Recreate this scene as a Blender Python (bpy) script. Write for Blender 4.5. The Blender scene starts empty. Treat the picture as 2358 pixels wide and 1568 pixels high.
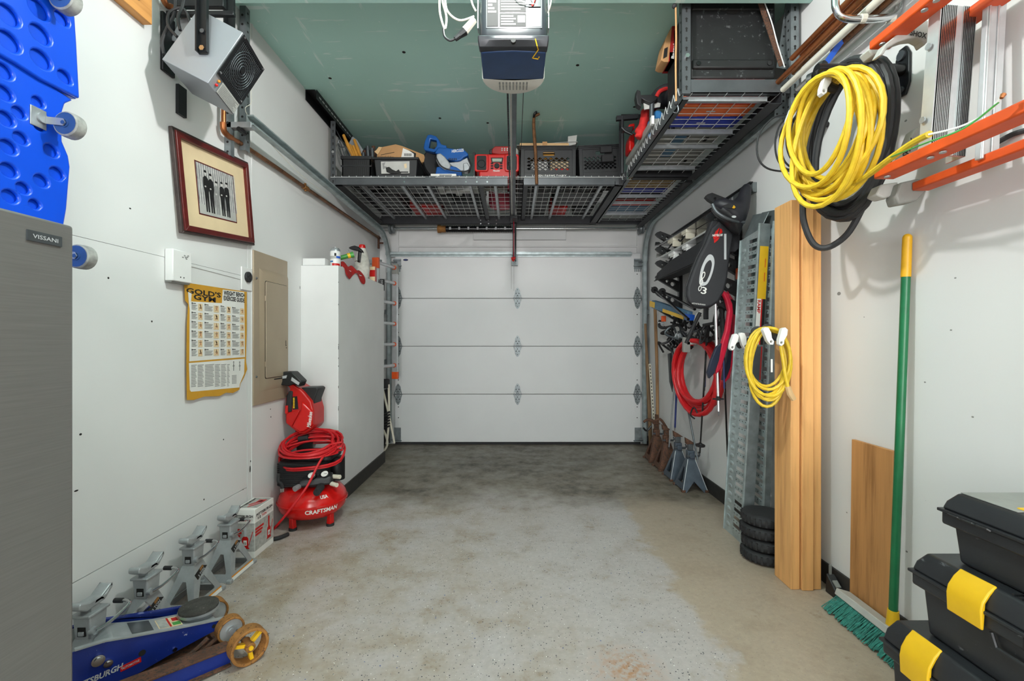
import bpy, bmesh, math, random
from mathutils import Vector as V, Matrix as MX
random.seed(7)
PI = math.pi
R = math.radians
SC = bpy.context.scene
COL = SC.collection
# ------------------------------------------------------------------ camera
F, CX, CY, ZC = 1048.0, 1182.0, 784.0, 1.16       # focal length in px, vanishing point, lens height
cd = bpy.data.cameras.new('camera'); cam = bpy.data.objects.new('camera', cd); COL.objects.link(cam)
cd.sensor_width = 36.0; cd.lens = F / 2358.0 * 36.0
cd.shift_x = -(CX - 1179.0) / 2358.0
cd.clip_start = 0.02
cam.location = (0, 0, ZC); cam.rotation_euler = (R(90), 0, 0)
SC.camera = cam
# ------------------------------------------------------------------ world, lights, exposure
w = bpy.data.worlds.new('world'); SC.world = w; w.use_nodes = True
w.node_tree.nodes['Background'].inputs[0].default_value = (1, 1, 1, 1)
w.node_tree.nodes['Background'].inputs[1].default_value = 0.05
def lamp(name, typ, loc, power, rot=(0, 0, 0), size=0.1, sy=None, col=(1, 1, 1)):
    l = bpy.data.lights.new(name, typ); l.energy = power; l.color = col
    if typ == 'AREA':
        l.size = size
        if sy: l.shape = 'RECTANGLE'; l.size_y = sy
    else: l.shadow_soft_size = size
    o = bpy.data.objects.new(name, l); COL.objects.link(o); o.location = loc; o.rotation_euler = rot
    return o
lamp('ceiling_bulb_light', 'POINT', (0, 1.48, 2.83), 45, size=0.035, col=(1, .97, .955))          # bare bulb above the opener
lamp('rear_overhead_fill', 'AREA', (0, -0.75, 2.90), 16, size=1.7, sy=0.6, col=(1, .99, .98))     # added soft fill behind the camera, no real fixture
lamp('rear_far_fill', 'AREA', (0.0, -5.4, 1.5), 170, rot=(R(90), 0, 0), size=2.6, sy=2.4, col=(1, .975, .985))  # added broad fill to even out the depth; the rear wall has no doorway
vs = SC.view_settings
vs.view_transform = 'Standard'; vs.look = 'None'; vs.gamma = 1.0; vs.use_curve_mapping = False
vs.exposure = 0.6

# ------------------------------------------------------------------ pixel helpers (a point of the photograph at a known plane)
def at(px, py, D): return V(((px - CX) / F * D, D, ZC + (CY - py) / F * D))
def onx(px, py, X): return at(px, py, F * X / (px - CX))
def onz(px, py, Z): return at(px, py, F * (Z - ZC) / (CY - py))
def dz(X, px): return F * X / (px - CX)

# ------------------------------------------------------------------ materials
MATS = {}
def lin(h):
    c = [int(h[i:i + 2], 16) / 255 for i in (0, 2, 4)]
    return tuple((x / 12.92 if x <= .04045 else ((x + .055) / 1.055) ** 2.4) for x in c) + (1,)
class NT:
    def __init__(s, name):
        s.m = bpy.data.materials.new(name); s.m.use_nodes = True; s.t = s.m.node_tree
        s.b = s.t.nodes['Principled BSDF']; MATS[name] = s.m
    def n(s, typ, **kw):
        nd = s.t.nodes.new(typ)
        for k, v in kw.items():
            if hasattr(nd, k): setattr(nd, k, v)
            else: nd.inputs[k.replace('_', ' ')].default_value = v
        return nd
    def l(s, a, b): s.t.links.new(a, b)
    def coord(s, kind='Object', scale=(1, 1, 1), loc=(0, 0, 0)):
        c = s.n('ShaderNodeTexCoord'); m = s.n('ShaderNodeMapping')
        m.inputs['Scale'].default_value = scale; m.inputs['Location'].default_value = loc
        s.l(c.outputs[kind], m.inputs[0]); return m.outputs[0]
    def noise(s, vec, scale, detail=3, rough=.5):
        nd = s.n('ShaderNodeTexNoise'); nd.inputs['Scale'].default_value = scale
        nd.inputs['Detail'].default_value = detail; nd.inputs['Roughness'].default_value = rough
        s.l(vec, nd.inputs['Vector']); return nd.outputs[0]
    def ramp(s, fac, stops):
        r = s.n('ShaderNodeValToRGB'); s.l(fac, r.inputs[0]); e = r.color_ramp.elements
        while len(e) < len(stops): e.new(.5)
        for i, (p, c) in enumerate(stops):
            e[i].position = p; e[i].color = c if not isinstance(c, float) else (c, c, c, 1)
        return r.outputs[0]
    def mix(s, fac, a, b):
        m = s.n('ShaderNodeMix', data_type='RGBA')
        for sock, x in ((m.inputs[0], fac), (m.inputs[6], a), (m.inputs[7], b)):
            if isinstance(x, (tuple, float, int)): sock.default_value = x
            else: s.l(x, sock)
        return m.outputs[2]
    def math(s, op, a, b=None):
        m = s.n('ShaderNodeMath', operation=op)
        for i, x in enumerate((a, b)):
            if x is None: continue
            if isinstance(x, (float, int)): m.inputs[i].default_value = x
            else: s.l(x, m.inputs[i])
        return m.outputs[0]
    def bump(s, h, strength=.2, dist=.002):
        b = s.n('ShaderNodeBump'); b.inputs['Strength'].default_value = strength; b.inputs['Distance'].default_value = dist
        s.l(h, b.inputs['Height']); s.l(b.outputs[0], s.b.inputs['Normal'])
    def out(s, col, rough=.5, metal=0.0):
        for k, x in (('Base Color', col), ('Roughness', rough), ('Metallic', metal)):
            if isinstance(x, (tuple, float, int)): s.b.inputs[k].default_value = x
            else: s.l(x, s.b.inputs[k])
        return s.m
def pm(name, hexc, rough=.5, metal=0.0, var=.12, vs_=14, wear=None, wamt=.62, bump=0.0, bs=120, spec=None, stretch=(1, 1, 1)):
    """plain procedural material: base colour, soft variation, optional scuffs of another colour, fine relief"""
    k = NT(name); c = lin(hexc); v = k.coord(scale=stretch)
    n1 = k.noise(v, vs_, 4)
    dk = tuple(x * (1 - var) for x in c[:3]) + (1,); lt = tuple(min(1, x * (1 + var)) for x in c[:3]) + (1,)
    col = k.ramp(n1, [(.3, dk), (.7, lt)])
    if wear:
        n2 = k.noise(v, vs_ * 4.3, 6, .72)
        f = k.ramp(n2, [(wamt, 0.0), (min(.99, wamt + .07), 1.0)])
        col = k.mix(f, col, lin(wear))
    k.out(col, rough, metal)
    if spec is not None: k.b.inputs['Specular IOR Level'].default_value = spec
    if bump: k.bump(k.noise(v, bs, 3), bump)
    return k.m
def wood(name, c1, c2, axis='z', sc=9, knots=True, rough=.6):
    k = NT(name); s = {'z': (1, 1, .06), 'x': (.06, 1, 1), 'y': (1, .06, 1)}[axis]
    v = k.coord(scale=s); n = k.noise(v, sc * 4, 6, .62); n2 = k.noise(v, sc * .8, 2)
    f = k.math('ADD', k.math('MULTIPLY', n, .7), k.math('MULTIPLY', n2, .3))
    col = k.ramp(f, [(.32, lin(c2)), (.5, lin(c1)), (.68, tuple(min(1, x * 1.18) for x in lin(c1)[:3]) + (1,))])
    if knots:
        vo = k.n('ShaderNodeTexVoronoi'); vo.inputs['Scale'].default_value = 5.5
        s2 = {'z': (1, 1, .55), 'x': (.55, 1, 1), 'y': (1, .55, 1)}[axis]
        k.l(k.coord(scale=s2), vo.inputs['Vector'])
        col = k.mix(k.ramp(vo.outputs[0], [(.05, 1.0), (.13, 0.0)]), col, tuple(x * .45 for x in lin(c2)[:3]) + (1,))
    k.out(col, rough); k.bump(n, .25); return k.m

# plain ones
pm('white_paint', 'e0e0df', .55, var=.03, vs_=4, bump=.05, bs=60, wear='b9b9b6', wamt=.74)
pm('steel_white', 'd8d9d9', .42, var=.02, vs_=3, bump=.06, bs=260)
pm('white_plastic', 'e8e8e6', .35, var=.02)
pm('off_white', 'd6d2c4', .5, var=.05)
pm('black_plastic', '1f2022', .48, var=.15, wear='4a4b4d', wamt=.70, bump=.1, bs=300)
pm('toolbox_black', '25272a', .42, var=.15, vs_=10, wear='6b6e70', wamt=.635, bump=.12, bs=220, stretch=(1, .35, 1))
pm('black_dusty', '141516', .55, var=.2, vs_=8, wear='57595a', wamt=.60, bump=.1, bs=80)
pm('black_gloss', '121214', .25, var=.1)
pm('black_rubber', '232325', .75, var=.2, vs_=30, bump=.15, bs=200)
pm('black_cord', '2c2c2e', .55, var=.1)
pm('black_metal', '1b1d1f', .4, .3, var=.12, wear='5b5d60', wamt=.74)
pm('rack_grey', '54575a', .42, .45, var=.15, vs_=10, wear='7c8084', wamt=.72)
pm('rack_dark', '2c2d30', .5, .3, var=.18, wear='55585b', wamt=.74)
pm('wire_zinc', 'd6d8d8', .4, .4, var=.08)
pm('chrome', 'c9cbcc', .18, 1.0, var=.05)
pm('zinc', 'aeb2b5', .38, .6, var=.12, vs_=25, wear='d2d5d6', wamt=.66)
pm('galv', 'a9b4b5', .42, .5, var=.22, vs_=16, wear='c4cdcd', wamt=.6)
pm('galv_dark', '7d8486', .45, .5, var=.25, vs_=16, wear='a3aaab', wamt=.64)
pm('alu', 'ccced0', .36, .6, var=.08, vs_=18, wear='8d9092', wamt=.7)
pm('steel_dark', '5f6468', .4, .7, var=.15)
pm('copper', 'a9683f', .34, .8, var=.22, vs_=12, wear='6d4530', wamt=.6)
pm('copper_old', '7d5638', .5, .55, var=.3, vs_=14, wear='3f2c20', wamt=.55)
pm('rust', '664534', .8, .2, var=.3, vs_=20, wear='453830', wamt=.50, bump=.3, bs=150)
pm('rust_yellow', '9a6a35', .75, .2, var=.3, vs_=22, wear='5e4025', wamt=.55, bump=.3, bs=160)
pm('red', 'c3140f', .32, var=.1, wear='e2564a', wamt=.78)
pm('red_gloss', 'cf1512', .2, var=.06)
pm('red_hose', 'c81b22', .42, var=.1)
pm('red_cloth', 'b81d1b', .85, var=.25, vs_=20)
pm('red_dull', '9e2320', .5, var=.25, vs_=10)
pm('pink_plastic', 'b8485a', .5, var=.12)
pm('pink_red', 'd31b3d', .45, var=.15, wear='f0b4bd', wamt=.74)
pm('orange', 'd9531d', .42, var=.12, wear='ef9a6b', wamt=.77)
pm('orange_plastic', 'dc6a33', .5, var=.1)
pm('yellow', 'e5b416', .42, var=.06, wear='b98d10', wamt=.76)
pm('yellow_cord', 'dcb828', .5, var=.12, vs_=40, wear='b69324', wamt=.7)
pm('yellow_handle', 'dca514', .4, var=.1, wear='6c5a22', wamt=.68)
pm('green_handle', '14693f', .35, var=.12, wear='7fa08a', wamt=.76)
pm('green_plastic', '4a9a48', .4, var=.1)
pm('green_yellow', 'cfcf2e', .4, var=.1)
pm('bristle_green', '2f7d70', .8, var=.4, vs_=60, wear='9fb5a6', wamt=.6)
pm('blue_creeper', '0a50dc', .33, var=.05, vs_=4)
pm('blue_jack', '1a3187', .3, .2, var=.15, vs_=14, wear='c8cdd6', wamt=.645)
pm('blue_saw', '12549e', .32, var=.1)
pm('blue_navy', '1e3a63', .4, var=.12)
pm('blue_case', '1b2f97', .45, var=.15)
pm('blue_tape', '1659c8', .5, var=.05)
pm('blue_cloth', '2a6fa8', .8, var=.2)
pm('steel_blue', '49708d', .55, var=.2)
pm('navy_pole', '22306e', .35, .2, var=.15)
pm('navy_dark', '20263c', .5, var=.2, wear='b9bccb', wamt=.74)
pm('grey_caster', '9a9a96', .7, var=.3, vs_=40, bump=.3, bs=120)
pm('caster_blue', '2b4f88', .5, var=.15)
pm('grey_heater', '9ea2a7', .38, .35, var=.04, vs_=5)
pm('grey_cast', 'a9adaf', .42, .4, var=.12, vs_=25, wear='cfd2d3', wamt=.69, bump=.15, bs=180)
pm('slate_paint', '4a545f', .5, .25, var=.2, vs_=16, wear='b9c0c4', wamt=.70)
pm('grey_plastic', '8b8c87', .5, var=.1)
pm('grey_light', 'b5b5b0', .5, var=.08)
pm('panel_tan', 'a6957f', .42, .1, var=.05, vs_=5, wear='8d7c68', wamt=.76)
pm('cardboard', 'b58a5c', .8, var=.1, vs_=8, bump=.1)
pm('cardboard_pale', 'cfab7c', .8, var=.08)
pm('paper', 'e6e5e0', .7, var=.04)
pm('paper_grey', 'a9a9a4', .7, var=.2, vs_=60)
pm('poster_gold', 'cb9426', .6, var=.1, vs_=8)
pm('ink', '161514', .7, var=.05)
pm('ink_grey', '8e8e8c', .7, var=.15, vs_=80)
pm('skin_print', 'c08a62', .7, var=.35, vs_=90)
pm('mat_cream', 'e0c9a2', .8, var=.03)
pm('frame_wood', '5a1c19', .3, var=.25, vs_=20, stretch=(1, 1, 1))
pm('frame_dark', '3b302d', .45, var=.3, vs_=40)
pm('photo_grey', '8f8f90', .5, var=.4, vs_=30)
pm('photo_dark', '1a1a1b', .5, var=.2, vs_=60)
pm('photo_skin', 'c6c3bf', .5, var=.15, vs_=60)
pm('rubber_pad', '3c3a36', .9, var=.35, vs_=30, wear='77726a', wamt=.6, bump=.4, bs=60)
pm('baseboard', '2c2a28', .6, var=.25, vs_=20, wear='5c5852', wamt=.66)
pm('screen', '9aa598', .3, var=.05)
pm('amber', 'd98a1c', .3, var=.05)
pm('bag_black', '26262a', .7, var=.12, vs_=30, bump=.15, bs=400)
pm('grey_print', 'b9bbbd', .6, var=.05)
pm('saddle', '222229', .5, var=.15, vs_=30, bump=.1, bs=300)
pm('opener_black', '23252a', .3, var=.06)
pm('lens_white', 'dedbd2', .45, var=.03)
pm('bone', 'd8d2c0', .45, var=.08)
pm('straw', '8d7550', .9, var=.4, vs_=40)
pm('fur_white', 'cfcdc4', .9, var=.2, vs_=40)
wood('pine', 'e2a96a', 'b97c44', 'z', 6)
wood('pine_y', 'cf9250', 'a3642a', 'y', 6)
wood('ply', 'b88450', '875a30', 'z', 9)
wood('handle_wood', '96714c', '6d5238', 'z', 8, False)
wood('hammer_wood', 'c48a32', '9c6420', 'z', 8, False)
wood('dirty_wood', '7d6244', '4d3a28', 'z', 8, False)

k = NT('bulb_glow'); k.out(lin('ffffff'), .4); k.b.inputs['Emission Color'].default_value = (1, .98, .94, 1); k.b.inputs['Emission Strength'].default_value = 8
# fridge steel: brushed
k = NT('brushed_steel'); v = k.coord(scale=(1, 1, .02)); n = k.noise(v, 300, 4)
v2 = k.coord(scale=(1, .03, 1)); n2 = k.noise(v2, 260, 3)
k.out(k.ramp(n2, [(.3, lin('7d7b79')), (.7, lin('848280'))]), .42, .5); k.bump(n2, .06)
# left wall: painted plywood with horizontal grain
k = NT('wall_ply'); v = k.coord(scale=(1, .12, 1)); n = k.noise(v, 42, 5, .6); v1 = k.coord(); n1 = k.noise(v1, 1.3, 3)
c = k.ramp(n1, [(.3, lin('dddddc')), (.7, lin('e6e6e5'))])
sp = k.noise(v1, 26, 4, .7); c = k.mix(k.ramp(sp, [(.745, 0.0), (.765, 1.0)]), c, lin('8b8984'))
k.out(c, .5); k.bump(n, .22, .0015)
k = NT('wall_drywall'); v1 = k.coord(); n1 = k.noise(v1, 1.1, 3); n = k.noise(v1, 90, 3)
c = k.ramp(n1, [(.3, lin('dbdbda')), (.7, lin('e4e4e3'))])
sp = k.noise(v1, 22, 5, .72); c = k.mix(k.ramp(sp, [(.73, 0.0), (.76, 1.0)]), c, lin('9d9b96'))
k.out(c, .55); k.bump(n, .05)
# green ceiling board with pale scratches
k = NT('ceiling_green'); v = k.coord(); n1 = k.noise(v, 1.2, 3)
c = k.ramp(n1, [(.3, lin('b1dad0')), (.7, lin('bbe2d9'))])
for i, (sx, sy, sc, th, ra) in enumerate(((1, .10, 9, .635, 0), (.12, 1, 9, .64, .7), (1, 1, 26, .68, .3), (.16, 1, 14, .655, -.6), (.09, 1, 24, .66, 1.3))):
    mp = k.n('ShaderNodeMapping'); tc = k.n('ShaderNodeTexCoord'); mp.inputs['Scale'].default_value = (sx, sy, 1)
    mp.inputs['Rotation'].default_value = (0, 0, ra); mp.inputs['Location'].default_value = (i * 3.1, i * 1.7, 0)
    k.l(tc.outputs['Object'], mp.inputs[0]); nn = k.noise(mp.outputs[0], sc, 5, .62)
    c = k.mix(k.math('MULTIPLY', k.ramp(nn, [(th, 0.0), (th + .03, 1.0)]), .6), c, lin('e6f3ef'))
k.out(c, .62)
# floor: worn epoxy with flecks, bare concrete to the right, dark stained concrete by the door
k = NT('floor_epoxy'); v = k.coord(); sep = k.n('ShaderNodeSeparateXYZ'); k.l(v, sep.inputs[0]); X, Y = sep.outputs[0], sep.outputs[1]
nb = k.noise(v, 1.6, 5, .62); nm = k.noise(v, 5, 6, .66); nf = k.noise(v, 38, 5, .7); nl = k.noise(v, .9, 3, .5)
epoxy = k.ramp(nb, [(.3, lin('b0a9a6')), (.7, lin('bab3b0'))])
conc = k.ramp(nm, [(.3, lin('a08f7c')), (.7, lin('b9ab9b'))])
wr = k.math('ADD', X, k.math('MULTIPLY', k.math('SUBTRACT', nm, .5), .38))             # bare strip on the right
mr = k.ramp(wr, [(.74, 0.0), (.80, 1.0)])
far = k.math('ADD', Y, k.math('MULTIPLY', k.math('SUBTRACT', nb, .5), 1.2))
mf = k.ramp(k.math('MULTIPLY', far, .2), [(.62, 0.0), (.70, 1.0)])
col = k.mix(mr, epoxy, conc)
grime = k.ramp(k.math('MULTIPLY', k.math('ADD', nm, nb), .5), [(.40, 0.0), (.58, 1.0)])
wl = k.ramp(k.math('ADD', k.math('MULTIPLY', X, -.4), k.math('MULTIPLY', nl, .8)), [(.25, .10), (.62, .75)])   # tracked dirt on the left half
col = k.mix(k.math('MULTIPLY', grime, wl), col, lin('9a8a74'))
dirt = k.math('MULTIPLY', k.ramp(nm, [(.52, 0.0), (.68, 1.0)]), k.ramp(nf, [(.42, 0.0), (.6, 1.0)]))
col = k.mix(k.math('MULTIPLY', dirt, .75), col, lin('86745c'))
nd_ = k.noise(v, 11, 8, .72)
dk = k.ramp(k.math('ADD', k.math('ADD', k.math('MULTIPLY', nd_, .45), k.math('MULTIPLY', nb, .3)), k.math('MULTIPLY', nm, .25)), [(.36, lin('968e80')), (.5, lin('7a7164')), (.62, lin('453e34'))])
col = k.mix(mf, col, dk)
fine = k.ramp(nf, [(.3, .88), (.7, 1.08)])
mm = k.n('ShaderNodeMix', data_type='RGBA', blend_type='MULTIPLY'); mm.inputs[0].default_value = 1.0; k.l(col, mm.inputs[6]); k.l(fine, mm.inputs[7]); col = mm.outputs[2]
notfar = k.math('SUBTRACT', 1.0, k.math('MULTIPLY', mf, .85)); notr = k.math('SUBTRACT', 1.0, k.math('MULTIPLY', mr, .8))
for sc, th, hx, off in ((95, .10, '2d3138', 0), (150, .14, '3a3e45', 5), (115, .018, 'ecebe6', 9), (170, .03, 'dddcd7', 4), (80, .008, '3c4f86', 2)):
    vo = k.n('ShaderNodeTexVoronoi'); vo.inputs['Scale'].default_value = sc; k.l(k.coord(loc=(off, off * .7, 0)), vo.inputs['Vector'])
    sc_ = k.n('ShaderNodeSeparateColor'); k.l(vo.outputs['Color'], sc_.inputs[0])
    on = k.math('MULTIPLY', k.math('LESS_THAN', vo.outputs[0], .24), k.math('LESS_THAN', sc_.outputs[0], th))
    on = k.math('MULTIPLY', k.math('MULTIPLY', on, notfar), notr)
    col = k.mix(on, col, lin(hx))
# rust spot by the front edge
dd = k.n('ShaderNodeVectorMath', operation='DISTANCE'); k.l(v, dd.inputs[0]); dd.inputs[1].default_value = (.40, 1.60, 0)
rs = k.math('MULTIPLY', k.ramp(dd.outputs['Value'], [(.02, 1.0), (.16, 0.0)]), k.ramp(nf, [(.4, 0.0), (.6, .8)]))
col = k.mix(rs, col, lin('a5713c'))
k.out(col, k.ramp(nm, [(.3, .32), (.7, .6)])); k.bump(nf, .06)

# ------------------------------------------------------------------ mesh builder
MW = {}
class MB:
    def __init__(s, T=None): s.v = []; s.f = []; s.T = T or MX()
    def add(s, vs_, fs, T=None):
        M = s.T @ T if T else s.T; o = len(s.v)
        s.v += [M @ V(p) for p in vs_]; s.f += [tuple(i + o for i in f) for f in fs]; return s
    def bx(s, x0, x1, y0, y1, z0, z1, T=None):
        return s.add([(x, y, z) for z in (z0, z1) for y in (y0, y1) for x in (x0, x1)],
                     [(0, 2, 3, 1), (4, 5, 7, 6), (0, 1, 5, 4), (2, 6, 7, 3), (0, 4, 6, 2), (1, 3, 7, 5)], T)
    def box(s, c, d, T=None):
        return s.bx(c[0] - d[0] / 2, c[0] + d[0] / 2, c[1] - d[1] / 2, c[1] + d[1] / 2, c[2] - d[2] / 2, c[2] + d[2] / 2, T)
    def cyl(s, p0, p1, r0, r1=None, n=16, T=None, ri=None):
        p0, p1 = V(p0), V(p1); r1 = r0 if r1 is None else r1; z = (p1 - p0).normalized()
        x = z.cross(V((0, 0, 1)) if abs(z.z) < .9 else V((1, 0, 0))).normalized(); y = z.cross(x)
        c = [(math.cos(2 * PI * i / n), math.sin(2 * PI * i / n)) for i in range(n)]
        vs_ = [p0 + (x * a + y * b) * r0 for a, b in c] + [p1 + (x * a + y * b) * r1 for a, b in c]
        fs = [(i, (i + 1) % n, n + (i + 1) % n, n + i) for i in range(n)]
        if ri:   # hollow
            vs_ += [p0 + (x * a + y * b) * ri for a, b in c] + [p1 + (x * a + y * b) * ri for a, b in c]
            for i in range(n):
                j = (i + 1) % n
                fs += [(2 * n + j, 2 * n + i, 3 * n + i, 3 * n + j), (j, i, 2 * n + i, 2 * n + j), (n + i, n + j, 3 * n + j, 3 * n + i)]
        else: fs += [tuple(reversed(range(n))), tuple(range(n, 2 * n))]
        return s.add(vs_, fs, T)
    def lathe(s, prof, n=24, T=None, cap=True):
        vs_ = [(r * math.cos(2 * PI * i / n), r * math.sin(2 * PI * i / n), z) for r, z in prof for i in range(n)]
        fs = [(a * n + i, a * n + (i + 1) % n, (a + 1) * n + (i + 1) % n, (a + 1) * n + i) for a in range(len(prof) - 1) for i in range(n)]
        if cap: fs += [tuple(reversed(range(n))), tuple((len(prof) - 1) * n + i for i in range(n))]
        return s.add(vs_, fs, T)
    def sphere(s, c, r, n=16, m=8, T=None):
        r = (r, r, r) if isinstance(r, (int, float)) else r
        prof = [(math.sin(PI * j / m), -math.cos(PI * j / m)) for j in range(m + 1)]
        prof[0] = (1e-4, -1); prof[-1] = (1e-4, 1)
        return s.lathe(prof, n, (T or MX()) @ MX.Translation(c) @ MX.Diagonal((r[0], r[1], r[2], 1)))
    def prism(s, poly, d0, d1, T=None):
        """polygon in local xy, extruded along local z"""
        n = len(poly); vs_ = [(x, y, d0) for x, y in poly] + [(x, y, d1) for x, y in poly]
        a = sum(poly[i][0] * poly[(i + 1) % n][1] - poly[(i + 1) % n][0] * poly[i][1] for i in range(n))
        fs = [(i, (i + 1) % n, n + (i + 1) % n, n + i) for i in range(n)] + [tuple(reversed(range(n))), tuple(range(n, 2 * n))]
        if (a < 0) != (d1 < d0): fs = [tuple(reversed(f)) for f in fs]
        return s.add(vs_, fs, T)
    def holed(s, outer, holes, d0, d1, T=None):
        """prism with holes (triangulated through bmesh)"""
        bm = bmesh.new(); es = []
        for lp in [outer] + holes:
            vv = [bm.verts.new((x, y, 0)) for x, y in lp]
            es += [bm.edges.new((vv[i], vv[(i + 1) % len(vv)])) for i in range(len(vv))]
        bmesh.ops.triangle_fill(bm, use_beauty=True, use_dissolve=False, edges=es)
        bm.verts.index_update(); vs0 = [tuple(q.co) for q in bm.verts]; tri = [tuple(q.index for q in f.verts) for f in bm.faces]
        be = [(e.verts[0].index, e.verts[1].index) for e in bm.edges if len(e.link_faces) == 1]; bm.free()
        n = len(vs0); tri = [t if (V(vs0[t[1]]) - V(vs0[t[0]])).cross(V(vs0[t[2]]) - V(vs0[t[0]])).z > 0 else t[::-1] for t in tri]
        vs_ = [(x, y, d0) for x, y, _ in vs0] + [(x, y, d1) for x, y, _ in vs0]
        return s.add(vs_, [t[::-1] for t in tri] + [tuple(i + n for i in t) for t in tri] + [(a, b, b + n, a + n) for a, b in be], T)
    def tube(s, pts, r, n=8, closed=False, sub=0, T=None):
        pts = [V(p) for p in pts]
        if sub: pts = smooth(pts, sub, closed)
        N = len(pts); rr = r if isinstance(r, (list, tuple)) else None
        vs_ = []; up = None
        for i, p in enumerate(pts):
            a = pts[(i - 1) % N] if (closed or i) else p; b = pts[(i + 1) % N] if (closed or i < N - 1) else p
            t = (b - a).normalized() if (b - a).length > 1e-9 else V((0, 0, 1))
            if up is None: up = t.cross(V((0, 0, 1)) if abs(t.z) < .9 else V((1, 0, 0))).normalized()
            x = (up - t * up.dot(t)); x = x.normalized() if x.length > 1e-6 else t.orthogonal().normalized(); up = x; y = t.cross(x)
            q = (rr[min(len(rr) - 1, int(i * len(rr) / N))] if rr else r)
            vs_ += [p + (x * math.cos(2 * PI * j / n) + y * math.sin(2 * PI * j / n)) * q for j in range(n)]
        fs = [(i * n + j, i * n + (j + 1) % n, ((i + 1) % N) * n + (j + 1) % n, ((i + 1) % N) * n + j) for i in range(N if closed else N - 1) for j in range(n)]
        if not closed: fs += [tuple(reversed(range(n))), tuple((N - 1) * n + j for j in range(n))]
        return s.add(vs_, fs, T)
    def hexa(s, p8, T=None):
        """8 corners: bottom ring then top ring"""
        return s.add(p8, [(3, 2, 1, 0), (4, 5, 6, 7), (0, 1, 5, 4), (1, 2, 6, 5), (2, 3, 7, 6), (3, 0, 4, 7)], T)
    def loft(s, rings, cap=True, T=None):
        n = len(rings[0]); vs_ = [p for r in rings for p in r]
        fs = [(a * n + i, a * n + (i + 1) % n, (a + 1) * n + (i + 1) % n, (a + 1) * n + i) for a in range(len(rings) - 1) for i in range(n)]
        if cap: fs += [tuple(reversed(range(n))), tuple((len(rings) - 1) * n + i for i in range(n))]
        return s.add(vs_, fs, T)
    def mesh(s, name, m, parent=None, ang=35, world=True):
        vs_ = s.v
        if parent is not None and world and parent.name in MW:
            I = MW[parent.name].inverted(); vs_ = [I @ p for p in s.v]
        me = bpy.data.meshes.new(name); me.from_pydata([tuple(p) for p in vs_], [], s.f)
        bm = bmesh.new(); bm.from_mesh(me); bmesh.ops.recalc_face_normals(bm, faces=bm.faces); bm.to_mesh(me); bm.free()
        me.materials.append(MATS[m]); me.polygons.foreach_set('use_smooth', [True] * len(me.polygons)); me.set_sharp_from_angle(angle=R(ang))
        return me
    def build(s, name, m, parent=None, bev=0, ang=35, world=True, seg=2, kind=None, label=None):
        me = s.mesh(name, m, parent, ang, world)
        o = bpy.data.objects.new(name, me); COL.objects.link(o)
        if parent is not None:
            o.parent = parent
            if parent.name in MW: MW[o.name] = MW[parent.name]
        if bev:
            b = o.modifiers.new('bevel', 'BEVEL'); b.width = bev; b.segments = seg; b.limit_method = 'ANGLE'; b.angle_limit = R(30)
            b.harden_normals = False
        if kind: o['kind'] = kind
        if label: o['label'] = label
        return o
def smooth(pts, sub, closed=False):
    out = []; N = len(pts)
    for i in range(N if closed else N - 1):
        g = lambda k_: pts[k_ % N] if closed else pts[max(0, min(N - 1, k_))]
        p0, p1, p2, p3 = g(i - 1), g(i), g(i + 1), g(i + 2)
        for j in range(sub):
            t = j / sub
            out.append(.5 * ((2 * p1) + (p2 - p0) * t + (2 * p0 - 5 * p1 + 4 * p2 - p3) * t * t + (3 * p1 - p0 - 3 * p2 + p3) * t ** 3))
    if not closed: out.append(pts[-1])
    return out
def thing(name, label, cat, loc=(0, 0, 0), rot=(0, 0, 0), group=None, M=None):
    o = bpy.data.objects.new(name, None); COL.objects.link(o); o.empty_display_size = .05
    if M is None: M = MX.Translation(loc) @ MX.Rotation(rot[2], 4, 'Z') @ MX.Rotation(rot[1], 4, 'Y') @ MX.Rotation(rot[0], 4, 'X')
    o.matrix_world = M; MW[o.name] = M.copy(); o['label'] = label; o['category'] = cat
    if group: o['group'] = group
    return o
def tag(o, label, cat, group=None):
    o['label'] = label; o['category'] = cat
    if group: o['group'] = group
    return o
def struct(o): o['kind'] = 'structure'; return o
def frame(o, x, y):
    x, y = V(x).normalized(), V(y).normalized(); z = x.cross(y).normalized(); y = z.cross(x); o = V(o)
    return MX(((x.x, y.x, z.x, o.x), (x.y, y.y, z.y, o.y), (x.z, y.z, z.z, o.z), (0, 0, 0, 1)))
def copy_thing(root, M, label=None, group=None):
    c = root.copy(); COL.objects.link(c); c.matrix_world = M; MW[c.name] = M.copy()
    if label: c['label'] = label
    if group: c['group'] = group
    for ch in list(root.children):
        d = ch.copy(); COL.objects.link(d); d.parent = c; MW[d.name] = M.copy()
        for g in ch.children:
            e = g.copy(); COL.objects.link(e); e.parent = d; MW[e.name] = M.copy()
    return c
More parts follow.
